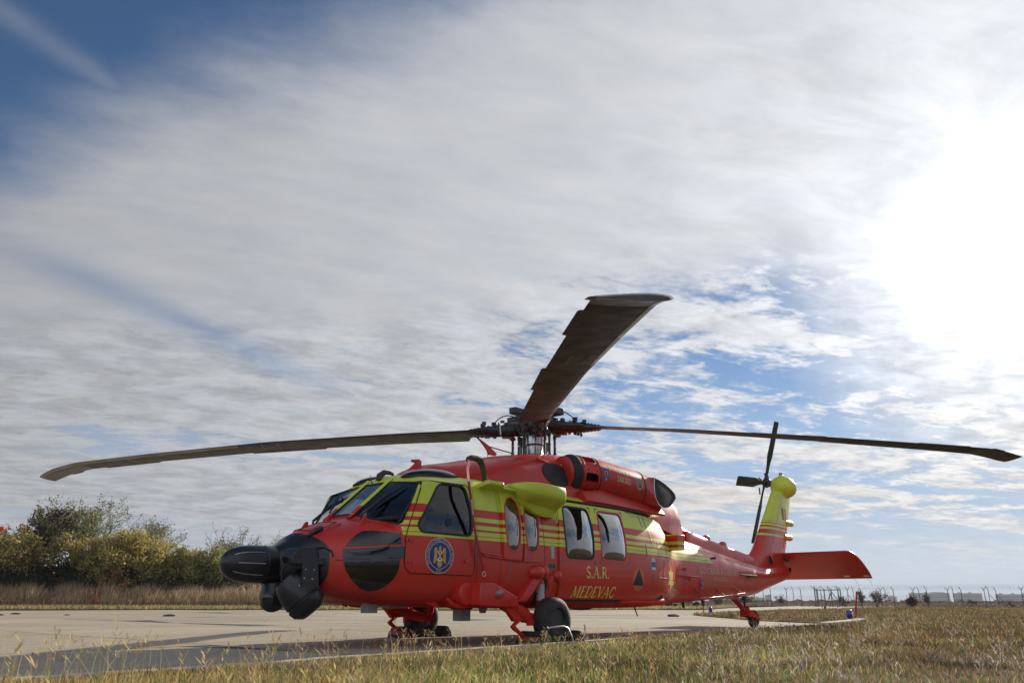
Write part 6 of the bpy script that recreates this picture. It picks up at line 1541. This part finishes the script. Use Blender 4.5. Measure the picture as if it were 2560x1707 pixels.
# ================================================================== trees and bushes on the left
def tubes_np(segs, sides=3):
    """segs: list of (p0, p1, r0, r1) -> MB geometry quickly"""
    P0 = np.array([s[0] for s in segs]); P1 = np.array([s[1] for s in segs]); R0 = np.array([s[2] for s in segs]); R1 = np.array([s[3] for s in segs])
    d = P1 - P0; d /= np.linalg.norm(d, axis=1, keepdims=True) + 1e-9; u = np.cross(d, np.array([.3, .5, .81])); u /= np.linalg.norm(u, axis=1, keepdims=True) + 1e-9; w = np.cross(d, u)
    V = np.zeros((len(segs), sides * 2, 3))
    for k in range(sides):
        a = 2 * PI * k / sides; o = u * math.cos(a) + w * math.sin(a); V[:, k] = P0 + o * R0[:, None]; V[:, k + sides] = P1 + o * R1[:, None]
    return V, [(k, (k + 1) % sides, (k + 1) % sides + sides, k + sides) for k in range(sides)]
def tree(name, label, az, D, z0, h, w, seed, leafpal, leafw, nleaf, lsize, stems=7, up=.75, twig='twig', cat='bush', low=.15, group=None, spread=1.):
    r = np.random.default_rng(seed); x, y = polar(az, D); h *= .93; nleaf = int(nleaf * .8); leafpal = [tuple(min(.75, (c * .80 + sum(q) / 3 * .20) * 1.2) for c in q) for q in leafpal]
    root = tagged(empty(name, (x, y, z0)), label, cat, group)
    segs = []; tips = []
    def grow(p, d, L, rad, lvl):
        n = 5 if lvl == 0 else 4; q = p.copy(); dd = d.copy()
        for k in range(n):
            dd = dd + r.normal(0, .13 + .05 * lvl, 3) + np.array([0, 0, .10 * up]); dd /= np.linalg.norm(dd)
            q2 = q + dd * (L / n); ra = rad * (1 - .75 * k / n); rb = rad * (1 - .75 * (k + 1) / n)
            segs.append((q, q2, max(ra, .010), max(rb, .008)))
            if lvl >= 1: tips.append((q2.copy(), dd.copy(), lvl))
            if lvl < 2 and k >= (1 if lvl == 0 else 0):
                for _ in range(3 if lvl == 0 else 2):
                    b = dd + r.normal(0, .55, 3) * np.array([1, 1, .6]); b /= np.linalg.norm(b); grow(q2, b, L * r.uniform(.28, .5) * (1 - .08 * k), max(rb * .6, .012), lvl + 1)
            q = q2
    for s in range(stems):
        a = r.uniform(0, 2 * PI); tl = r.uniform(.05, 1) * spread; b = np.array([math.cos(a) * tl * w / h * 1.1, math.sin(a) * tl * w / h * 1.1, 1.]); b /= np.linalg.norm(b)
        grow(np.array([math.cos(a) * .25 * w * .3 * tl, math.sin(a) * .25 * w * .3 * tl, 0.]), b, h * r.uniform(.60, .92), .045 * h / 6 + .02, 0)
    V, F = tubes_np(segs); n = len(V)
    top = V[..., 2].max(); k = h / max(top, .1); V = V * np.array([min(1.3, max(.6, k)), min(1.3, max(.6, k)), k])
    big_mesh('trunk', V, 6, F, np.full((n, 3), .05), twig, None, root)
    T = np.array([t[0] for t in tips]) * np.array([min(1.3, max(.6, k)), min(1.3, max(.6, k)), k]); T = T[T[:, 2] > low * h]
    i = r.integers(0, len(T), nleaf); C = T[i] + r.normal(0, .16, (nleaf, 3)) * np.array([1, 1, .9]); C[:, 2] = np.clip(C[:, 2], .05, None)
    a = r.normal(0, 1, (nleaf, 3)); a /= np.linalg.norm(a, axis=1, keepdims=True); b = np.cross(a, r.normal(0, 1, (nleaf, 3))); b /= np.linalg.norm(b, axis=1, keepdims=True) + 1e-9
    S = lsize * r.uniform(.6, 1.4, nleaf)[:, None]; V = np.stack([C - a * S, C + b * S * .55, C + a * S, C - b * S * .55], 1)
    cl = pick(r, nleaf, leafpal, leafw); big_mesh('crown', V, 4, [(0, 1, 2, 3)], cl, 'leaf', None, root)
    return root
YG = [(.42, .36, .07), (.29, .29, .065), (.52, .40, .08), (.18, .20, .055), (.50, .30, .06)]; OL = [(.20, .22, .085), (.27, .27, .10), (.15, .17, .07), (.33, .29, .10)]; RD = [(.075, .03, .022), (.12, .045, .028), (.08, .048, .028), (.18, .075, .035)]; OR = [(.50, .22, .045), (.38, .18, .05), (.32, .25, .065), (.20, .16, .06)]
GT = 'trees and bushes on the bank'
tree('bush', 'yellow-green bush at the far left edge below the red tip', 255.6, 60, 1.2, 4.2, 3.0, 1, OR + YG, [1, 1, 2, 2, 3, 2, 2, 2, 1], 9000, .09, 9, group=GT)
tree('tree', 'dark reddish-brown tree, darkest of the row at the left', 253.9, 66, 2.4, 4.9, 3.2, 2, RD, [3, 3, 2, 1], 11000, .10, 9, twig='twig_dark', cat='tree', group=GT)
tree('tree', 'bare grey twiggy tree behind the dark reddish-brown tree', 253.4, 73, 2.4, 6.0, 2.6, 3, OL, [1, 1, 1, 1], 350, .07, 9, cat='tree', group=GT)
tree('tree', 'tallest tree of the left row, half-bare with olive leaves and a clear trunk', 251.6, 64, 2.7, 5.6, 4.4, 4, OL, [3, 3, 2, 2], 6500, .075, 12, up=.9, cat='tree', low=.30, group=GT, spread=1.25)
tree('bush', 'rounded yellow bush right of the tallest tree', 250.6, 60.5, 1.4, 3.9, 3.2, 5, YG, [4, 3, 3, 2, 2], 12000, .085, 10, group=GT)
tree('bush', 'broad golden bush in the middle of the left row', 248.7, 60, .9, 4.5, 3.6, 6, YG, [4, 2, 4, 1, 3], 14000, .085, 11, group=GT)
tree('tree', 'grey-green tree with bare tips behind the golden bushes', 247.4, 70, 1.6, 6.2, 4.2, 7, OL, [3, 3, 3, 1], 5500, .075, 11, cat='tree', group=GT)
tree('bush', 'orange-leaved low bush in front of the golden bush', 249.2, 58.5, .3, 2.3, 1.9, 8, OR, [4, 3, 2, 2], 3600, .085, 8, group=GT)
tree('bush', 'olive and gold bush left of the gap in the row', 246.7, 60, .7, 4.0, 3.0, 9, YG + OL, [3, 3, 2, 2, 1, 1, 1, 1, 1], 10500, .085, 9, group=GT)
tree('bush', 'yellow bush just right of the gap in the row', 245.3, 60, .5, 4.1, 2.8, 10, YG, [4, 4, 2, 2, 1], 10500, .085, 9, group=GT)
tree('bush', 'greenish-yellow bush left of the black nose pod', 243.9, 60, .4, 4.3, 3.0, 11, YG + OL, [2, 4, 1, 3, 0, 2, 1, 1, 1], 11500, .085, 9, group=GT)
tree('tree', 'small green tree above the black nose pod', 242.8, 69, .8, 5.0, 2.6, 12, OL, [3, 3, 3, 1], 5200, .08, 9, cat='tree', group=GT)
tree('tree', 'airy bare-topped tree standing alone over the black nose pod', 241.0, 64, .5, 6.0, 3.6, 13, OL, [2, 3, 1, 3], 2600, .07, 11, up=.8, cat='tree', group=GT, spread=1.2)
tree('bush', 'dull olive bush hidden behind the black nose pod', 241.9, 60, .3, 3.6, 3.2, 14, OL + YG, [3, 3, 2, 1, 2, 1, 1, 1, 0], 8000, .085, 9, group=GT)
tree('bush', 'low olive bush seen under the nose between pod and belly', 238.6, 60, .1, 2.3, 3.4, 15, OL, [3, 3, 2, 2], 5000, .085, 9, group=GT)
tree('bush', 'low brown bush half hidden behind the red belly', 235.2, 62, .05, 2.0, 3.4, 16, OL + OR, [2, 2, 2, 1, 1, 1, 1, 2], 4000, .085, 9, group=GT)
# undergrowth on the face of the bank: one dark tangled mass
n = 42000; az = r_.uniform(226, 272, n); D = 57.5 + r_.uniform(0, 1, n) ** 1.2 * 5.5; k = np.interp(az, [226, 233, 241, 247, 251, 277], [.05, .22, .40, .62, 1., 1.05]); zb = np.interp(D, [55.5, 57.5, 59., 60.5, 62., 64], [0, .25, 1.1, 2.2, 2.75, 2.85]) * k
a = np.radians(az); C = np.stack([CX + D * np.cos(a), CY + D * np.sin(a), zb + r_.uniform(0, 1, n) ** 1.6 * (.5 + .9 * (k < .9)) + .05], 1); A = r_.normal(0, 1, (n, 3)); A /= np.linalg.norm(A, axis=1, keepdims=True); B = np.cross(A, r_.normal(0, 1, (n, 3))); B /= np.linalg.norm(B, axis=1, keepdims=True); S = .10 * r_.uniform(.5, 1.4, n)[:, None]
pal = pick(r_, n, [(.045, .035, .018), (.03, .024, .014), (.065, .06, .022), (.10, .06, .02), (.05, .055, .02)], [4, 4, 2, 1, 2]); big_mesh('undergrowth', np.stack([C - A * S, C + B * S * .5, C + A * S, C - B * S * .5], 1), 4, [(0, 1, 2, 3)], pal, 'leaf')
MB().cyl((0, 0, 0), (.05, .02, 1.05), .05, 8).build('post', 'kerb', None, 40)
po = bpy.data.objects['post']; x, y = polar(253.0, 62.5); po.location = (x, y, 2.75); tagged(po, 'short pale post on the bank left of the tallest tree', 'post')

# ================================================================== perimeter fence, gate frame, far scrub and buildings on the right
M['fence'] = simple('fence_metal', (.055, .058, .060), .6, metal=.3, var=.3, scale=3)
M['wire'] = simple('fence_wire', (.06, .062, .065), .85, var=.2, spec=.1)
def fence_line(label, p0, p1, n, hgt_, arm, seed):
    r = random.Random(seed); root = tagged(empty('perimeter_fence', (p0[0], p0[1], 0)), label, 'fence', 'perimeter fences')
    d = Vector((p1[0] - p0[0], p1[1] - p0[1], 0)); e = d.normalized()
    for i in range(n):
        q = d * (i / (n - 1)) + e * r.uniform(-.2, .2); h = hgt_ * r.uniform(.97, 1.03); mb = MB(); lean = r.uniform(-.04, .04)
        top = q + Vector((0, 0, h)) + e * lean; mb.tube([q, top], .042, 6)
        if arm in ('left', 'both'): mb.tube([top, top + Vector((0, 0, .42)) - e * .22], .036, 5)
        if arm in ('right', 'both'): mb.tube([top, top + Vector((0, 0, .42)) + e * .30], .034, 5)
        if i % 5 == 2: mb.tube([q + e * 1.2, q + Vector((0, 0, h * .75))], .034, 5)
        mb.build('fence_post', 'fence', root, 40)
    for z in (.7, 1.4, hgt_, hgt_ + .16, hgt_ + .32):
        P = []
        for i in range(n * 2): q = d * (i / (n * 2 - 1)); P.append(q + Vector((0, 0, z - (.05 if i % 2 else 0) + r.uniform(-.02, .02))))
        MB().tube(P, .0025, 3, False).build('fence_wire', 'wire', root, 0)
    P = []; turns = int(d.length / .42)
    for k in range(turns * 9): a = 2 * PI * k / 9; P.append(d * (k / (turns * 9)) + Vector((0, 0, hgt_ + .42)) + Vector((-e.y, e.x, 0)) * (.27 * math.cos(a)) + Vector((0, 0, .27 * math.sin(a))))
    MB().tube(P, .004, 3, False).build('razor_wire', 'wire', root, 0)
    return root
fence_line('front fence row with single bent arms, nearest to the taxiway', polar(213.5, 121), polar(187.5, 118), 15, 2.15, 'left', 3)
fence_line('rear fence row with forked arms behind the front row', polar(213.0, 126.5), polar(188, 124), 14, 2.2, 'both', 4)
fence_line('thin outer fence row, farthest of the three', polar(205.0, 133), polar(187.6, 131), 10, 2.45, 'left', 5)
gt = tagged(empty('gate_frame', (*polar(200.9, 119.5), 0)), 'dark steel gate frame with braced posts in the perimeter fence', 'gate')
ga, gb = Vector((*polar(201.65, 119.5), 0)), Vector((*polar(200.05, 119.2), 0)); ge = (gb - ga).normalized(); gl = (gb - ga).length; g0 = Vector((*polar(200.9, 119.5), 0))
for q in (0, .35, 1.25, gl - 1.2, gl - .3, gl):
    mb = MB(); p = ga - g0 + ge * q; mb.tube([p, p + Vector((0, 0, 2.35))], .07, 6); mb.tube([p + Vector((0, 0, 2.3)), p + Vector((0, 0, 2.75)) - ge * .45], .04, 5); mb.build('gate_post', 'fence', gt, 40)
for a_, b_ in (((0, 2.2), (gl, 2.25)), ((1.25, .75), (1.25 + .9, .75)), ((1.25, .2), (gl - 1.2, 1.9)), ((gl - 1.2, 2.1), (gl - .2, .4)), ((0, .9), (1.2, .9))):
    p, q = ga - g0 + ge * a_[0], ga - g0 + ge * b_[0]; MB().tube([p + Vector((0, 0, a_[1])), q + Vector((0, 0, b_[1]))], .05, 5).build('gate_bar', 'fence', gt, 40)
sc_pal = [(.15, .115, .085), (.11, .095, .08), (.21, .155, .095), (.13, .135, .085)]
for i, (az, D, h, w, lab, nl) in enumerate(((197.9, 115, 2.2, 1.3, 'dark tangled shrub right of the gate frame', 700), (195.85, 116, 1.5, 1.2, 'red-brown shrub at the fence before the tall blocks', 1600), (195.0, 127, 2.0, 1.5, 'bare shrub in front of the widest far block', 500), (198.8, 121, 2.5, 1.0, 'leafless creeper-like shrub at the right gate post', 350), (203.9, 122, 1.7, 1.3, 'small bare shrub left of the gate frame', 400), (206.2, 140, 2.0, 2.4, 'pale orange bush beyond the fence, left of the small tower', 2200), (208.0, 124, 1.4, 1.5, 'brown bush at the fence above the tail wheel', 1200), (199.9, 124, 1.5, 1.6, 'twiggy bush inside the gate frame', 600), (192.6, 126, 1.0, 1.6, 'low brown bush at the fence before the middle block', 900), (190.6, 125, .9, 1.4, 'low brown bush at the right end of the fence', 800))):
    tree('shrub', lab, az, D, 0, h, w, 50 + i, [(.25, .15, .07), (.18, .12, .07)] if 'orange' in lab else ([(.10, .035, .02), (.07, .04, .025)] if 'red' in lab else sc_pal[:2]), [1, 1], nl, .10, 7, twig='twig_dark', cat='shrub', group='shrubs along the fence')
n = 30000; az = r_.uniform(186, 225, n); D = np.interp(az, [186, 212, 225], [117, 117, 95]) + r_.uniform(0, 1, n) * 40; a = np.radians(az); nz = vnoise(az * 1.5, D * .06, .8, 77.)
C = np.stack([CX + D * np.cos(a), CY + D * np.sin(a), r_.uniform(0, 1, n) ** 1.4 * (.40 + .55 * np.clip(nz + .1, 0, 1)) + .08], 1); A = r_.normal(0, 1, (n, 3)); A /= np.linalg.norm(A, axis=1, keepdims=True); B = np.cross(A, r_.normal(0, 1, (n, 3))); B /= np.linalg.norm(B, axis=1, keepdims=True); S = .12 * r_.uniform(.5, 1.4, n)[:, None]
big_mesh('far_scrub', np.stack([C - A * S, C + B * S * .45, C + A * S, C - B * S * .45], 1), 4, [(0, 1, 2, 3)], pick(r_, n, sc_pal, [4, 3, 3, 1]), 'leaf')
# a farther belt of low trees on the horizon
n = 16000; az = r_.uniform(186, 224, n); D = 420 + r_.uniform(0, 1, n) * 60; a = np.radians(az); nz = vnoise(az * 2.2, D * .0, .9, 91.)
C = np.stack([CX + D * np.cos(a), CY + D * np.sin(a), r_.uniform(0, 1, n) * (1.5 + 1.3 * np.clip(nz, -.6, 1)) + .1], 1); A = r_.normal(0, 1, (n, 3)); A /= np.linalg.norm(A, axis=1, keepdims=True); B = np.cross(A, r_.normal(0, 1, (n, 3))); B /= np.linalg.norm(B, axis=1, keepdims=True); S = .5 * r_.uniform(.5, 1.4, n)[:, None]
big_mesh('far_treeline', np.stack([C - A * S, C + B * S * .5, C + A * S, C - B * S * .5], 1), 4, [(0, 1, 2, 3)], pick(r_, n, [(.06, .055, .04), (.08, .07, .05), (.05, .055, .035)], [1, 1, 1]), 'leaf')
# apartment blocks far off in the haze
M['block'] = simple('block_render', (.30, .29, .28), .85, var=.15, scale=.05)
M['blockwin'] = simple('block_window', (.05, .06, .07), .2, var=.1, scale=.1)
def block(label, a0, a1, D, h, step=None):
    p, q = Vector((*polar(a0, D), 0)), Vector((*polar(a1, D), 0)); e = (q - p).normalized(); L = (q - p).length; b = Vector((-e.y, e.x, 0)); c = (p + q) / 2
    if b.dot(c - Vector((CX, CY, 0))) < 0: b = -b
    R = Matrix((e, b, Vector((0, 0, 1)))).transposed()
    root = tagged(empty('apartment_block', (c.x, c.y, -.3)), label, 'building', 'far apartment blocks'); root.rotation_euler = R.to_euler()
    mb = MB(); mb.box((0, 6, h / 2), (L, 12, h)); wl = mb.build('wall', 'block', root, 0)
    mb = MB(); mb.box((0, 6, h + .2), (L + .6, 12.6, .5)); mb.build('roof', 'block', root, 0)
    r = random.Random(int(L * 10)); 
    for k in range(max(1, int(L / 16))): mb = MB(); x = -L / 2 + 8 + k * 16 + r.uniform(-2, 2); mb.box((min(x, L / 2 - 3), 5, h + 1.2), (4.5, 4, 1.6)); mb.build('roof_house', 'block', root, 0)
    if step: mb = MB(); mb.box((L / 2 * step - 4, 5.8, h + .9), (L * .35, 11, 1.4)); mb.build('upper_storey', 'block', root, 0)
    nf = max(2, int(h / 3.0)); 
    for f in range(nf): mb = MB(); mb.box((0, -.06, 3 * f + 1.7), (L - 1.5, .12, 1.1)); mb.build('window_band', 'blockwin', root, 0)
    return root
block('widest far apartment block, with a raised right part', 195.99, 193.68, 1500, 16.6, .55); block('middle far apartment block', 193.50, 191.92, 1500, 16.2); block('far apartment block at the right edge', 191.22, 188.5, 1500, 14.6)
block('small far block right of the gate frame', 197.28, 196.72, 1500, 11.0); block('long low far building left of the gate frame', 206.22, 204.9, 1500, 8.8); block('square far tower block above the tail wheel', 204.88, 204.48, 1500, 12.6); block('low far building behind the tail strut', 208.6, 206.6, 1500, 7.6)

# ================================================================== taxiway lamps and marker stakes
M['lamp_blue'] = simple('blue_lamp_glass', (.035, .012, .30), .12, var=.15, coat=1.)
M['stake'] = simple('red_stake', (.48, .045, .040), .5, var=.15)
def lamp(x, y, s, lab):
    root = tagged(empty('taxiway_lamp', (x, y, .02)), lab, 'lamp', 'blue taxiway lamps')
    mb = MB(); mb.lathe((0, 0, 0), (0, 0, 1), [(0, .10), (.015, .10), (.02, .05), (.09, .045), (.10, .075), (.115, .075)], 18); mb.build('lamp_base', 'fence', root, 40)
    mb = MB(); mb.lathe((0, 0, .115), (0, 0, 1), [(0, .085), (.02, .095), (.15, .092), (.18, .08), (.20, .05), (.206, 0)], 22); mb.build('lamp_glass', 'lamp_blue', root, 40)
    for z in (.06, .115): mb = MB(); mb.lathe((0, 0, .115 + z), (0, 0, 1), [(-.006, .0945), (0, .100), (.006, .0945)], 22); mb.build('lamp_ring', 'lamp_blue', root, 50)
    for k in range(4): a = PI / 4 + PI / 2 * k; MB().cyl((.083 * math.cos(a), .083 * math.sin(a), .02), (.083 * math.cos(a), .083 * math.sin(a), .115), .008, 6).build('lamp_leg', 'fence', root, 40)
    return root
def stake(x, y, h, lean, lab):
    o = MB().tube([(0, 0, -.05), (lean[0] * .5, lean[1] * .5, h * .5), (lean[0], lean[1], h)], [.032, .032, .030], 8).build('marker_stake', 'stake', None, 40); o.location = (x, y, 0)
    tagged(o, lab, 'stake', 'red marker stakes'); return o
lamp(-14.85, -.46, 1, 'blue taxiway lamp nearest on the right, beside the leaning red stake'); stake(-16.1, -.75, .88, (-.02, .16), 'nearest red stake, leaning beside the nearest blue lamp')
lamp(-25.2, -10.7, 1, 'blue taxiway lamp left of the tail wheel'); stake(-25.0, -10.95, .80, (.0, .02), 'red stake left of the tail wheel beside a blue lamp')
lamp(-51.5, -15.3, 1, 'blue taxiway lamp under the stabilator, beyond the grass'); stake(-54.5, -16.7, 1.0, (.03, .05), 'red stake under the stabilator beside a blue lamp')
lamp(-95., -13.5, 1, 'small blue taxiway lamp at the far right'); lamp(-84., -26.4, 1, 'tiny blue taxiway lamp just above the one under the stabilator'); stake(-100., -24.2, 1.0, (0, .03), 'faint red stake far off at the taxiway edge')
ks = tagged(empty('concrete_strip', (-12.6, .22, 0)), 'narrow concrete strip in the grass beside the nearest blue lamp', 'concrete strip')
for k, (x, y) in enumerate(((-10.7, .52), (-12.4, .22), (-14.1, -.10), (-15.3, -.42))):
    mb = MB(); mb.box((x + 12.6, y - .22, .015), (1.66, .28, .13), Matrix.Rotation(.19, 3, 'Z')); mb.build('strip_stone', 'kerb', ks, 0, .01)
# clods and dark scraps lying on the concrete
M['clod'] = simple('dark_clod', (.035, .028, .02), .95, var=.4, scale=20, bump=.5)
rc = random.Random(9)
for i, (px, py, s, lab) in enumerate(((-2.6, -18.9, .16, 'largest dark clod on the concrete left of the nose'), (1.25, -23.5, .11, 'dark clod left of the largest clod on the concrete'), (.2, -25.5, .13, 'flat dark scrap among the clods on the concrete'), (2.2, -26.2, .10, 'small dark clod near the left end of the clods'), (3.6, -24.8, .09, 'tiny dark clod at the left end of the clods'), (-.6, -22.6, .07, 'tiny dark clod nearest the largest clod'), (-17.5, -8.1, .22, 'dark scrap on the concrete under the tail boom'))):
    mb = MB(); mb.ell((0, 0, s * .15), (s * 1.3, s, s * .28), 10, 6); mb.ell((s * .9, s * .5, s * .12), (s * .6, s * .5, s * .2), 8, 5); mb.v = [tuple(c * (1 + rc.uniform(-.14, .14)) for c in v) for v in mb.v]
    o = mb.build('clod', 'clod', None, 60); o.location = (px, py, 0); tagged(o, lab, 'clod', 'clods on the concrete')

# ================================================================== vehicles glimpsed under the tail, and the red aircraft at the left edge
M['white_paint'] = simple('white_car_paint', (.72, .72, .71), .35, coat=.4, var=.05, scale=1)
M['silver_paint'] = simple('silver_car_paint', (.42, .43, .44), .35, metal=.4, coat=.4, var=.05, scale=1)
def vehicle(name, lab, cat, az, D, rz, L, W, H, prof, win, mt):
    x, y = polar(az, D); root = tagged(empty(name, (x, y, 0), rz), lab, cat)
    mb = MB(); mb.prism([(p[0] * L, 0, p[1] * H) for p in prof], (0, -W / 2, 0), (0, W / 2, 0)); mb.build('body', mt, root, 30, .06)
    for sy in (-1, 1):
        for q in win: mb = MB(); mb.prism([(p[0] * L, sy * (W / 2 + .004), p[1] * H) for p in q], (0, -.006, 0), (0, .006, 0)); mb.build('window', 'chin', root, 0)
    mb = MB(); w = [p for p in prof if p[1] > .45]; a_, b_ = w[0], w[1]; mb.prism([((a_[0] * .85 + b_[0] * .15) * L - .02, 0, (a_[1] * .85 + b_[1] * .15) * H), ((a_[0] * .15 + b_[0] * .85) * L - .02, 0, (a_[1] * .15 + b_[1] * .85) * H), ((a_[0] * .15 + b_[0] * .85) * L - .035, 0, (a_[1] * .15 + b_[1] * .85) * H + .01), ((a_[0] * .85 + b_[0] * .15) * L - .035, 0, (a_[1] * .85 + b_[1] * .15) * H + .01)], (0, -W * .42, 0), (0, W * .42, 0)); mb.build('windscreen', 'chin', root, 0)
    for sx in (-.32, .32):
        for sy in (-1, 1): mb = MB(); mb.lathe((sx * L, sy * (W / 2 - .2), .32), (0, sy, 0), [(0, .2), (0, .31), (.03, .33), (.18, .33), (.21, .30), (.212, .2), (.20, 0)], 18); mb.build('wheel', 'rubber', root, 40)
    return root
vehicle('van', 'white van parked beyond the taxiway, glimpsed under the tail boom', 'van', 210.45, 104, 2.2, 5.2, 2.0, 2.3, [(-.5, .18), (-.5, .45), (-.40, .52), (-.28, .98), (.5, 1.), (.5, .18)], [[(-.36, .56), (-.26, .90), (-.08, .90), (-.08, .56)], [(-.04, .56), (-.04, .90), (.2, .90), (.2, .56)]], 'white_paint')
vehicle('car', 'silver car beside the white van, glimpsed under the tail boom', 'car', 211.75, 108, 1.3, 4.3, 1.75, 1.5, [(-.5, .2), (-.5, .52), (-.26, .60), (-.12, .98), (.30, .98), (.46, .62), (.5, .55), (.5, .2)], [[(-.20, .62), (-.10, .92), (.06, .92), (.06, .62)], [(.09, .62), (.09, .92), (.28, .92), (.38, .62)]], 'silver_paint')
ra = tagged(empty('red_aircraft', (4.4, -13.2, 0)), 'glossy red pointed tip of another aircraft poking in at the left edge', 'aircraft')
M['gloss_red'] = simple('gloss_red_paint', (.50, .02, .018), .18, coat=.8, var=.05)
d = Vector((.72, -.69, 0)); R = []
for t, z, w, h in ((0, 2.125, .02, .015), (.03, 2.12, .09, .05), (.12, 2.09, .14, .075), (.35, 1.98, .20, .095), (.8, 1.80, .28, .11), (1.6, 1.62, .38, .13), (3.0, 1.52, .50, .15), (4.2, 1.50, .55, .16)):
    c = d * t + Vector((-.10, .15, z)); n_ = Vector((-d.y, d.x, 0)); R.append([c + n_ * (w * math.cos(a)) + Vector((0, 0, h * math.sin(a))) for a in [2 * PI * k / 16 for k in range(16)]])
MB().loft(R).build('wing', 'gloss_red', ra, 60)
c = d * 5.0; mb = MB(); mb.tube([c + Vector((-.6, 3.4, 1.5)), c + Vector((-.5, 2.8, 1.5)), c + Vector((-.3, 1.2, 1.55)), c + Vector((0, -1., 1.6)), c + Vector((.5, -3.6, 1.7)), c + Vector((.7, -4.6, 1.75))], [.15, .45, .62, .62, .30, .12], 18); mb.build('fuselage', 'gloss_red', ra, 60)
for q in ((.9, 1.6), (-.9, 1.6), (.25, -3.6)): mb = MB(); mb.cyl(c + Vector((q[0], q[1], .25)), c + Vector((q[0] * .4, q[1], 1.3)), .05, 8); mb.lathe(c + Vector((q[0] - .07, q[1], .26)), (1, 0, 0), [(0, .15), (0, .24), (.02, .26), (.12, .26), (.14, .24), (.14, .15)], 18); mb.build('landing_leg', 'matt', ra, 40)

# ================================================================== air
M['haze'] = bpy.data.materials.new('haze_air'); M['haze'].use_nodes = True
_h = M['haze'].node_tree; _h.nodes.remove(_h.nodes['Principled BSDF']); _pv = _h.nodes.new('ShaderNodeVolumePrincipled')
_pv.inputs['Color'].default_value = (.66, .69, .74, 1); _pv.inputs['Density'].default_value = .00026; _pv.inputs['Anisotropy'].default_value = .1
_h.links.new(_pv.outputs[0], _h.nodes['Material Output'].inputs['Volume'])
mb = MB(); mb.box((0, 0, 10.35), (12100, 12100, 23.3)); hz = mb.build('haze', 'haze', None, 0); hz['kind'] = 'stuff'
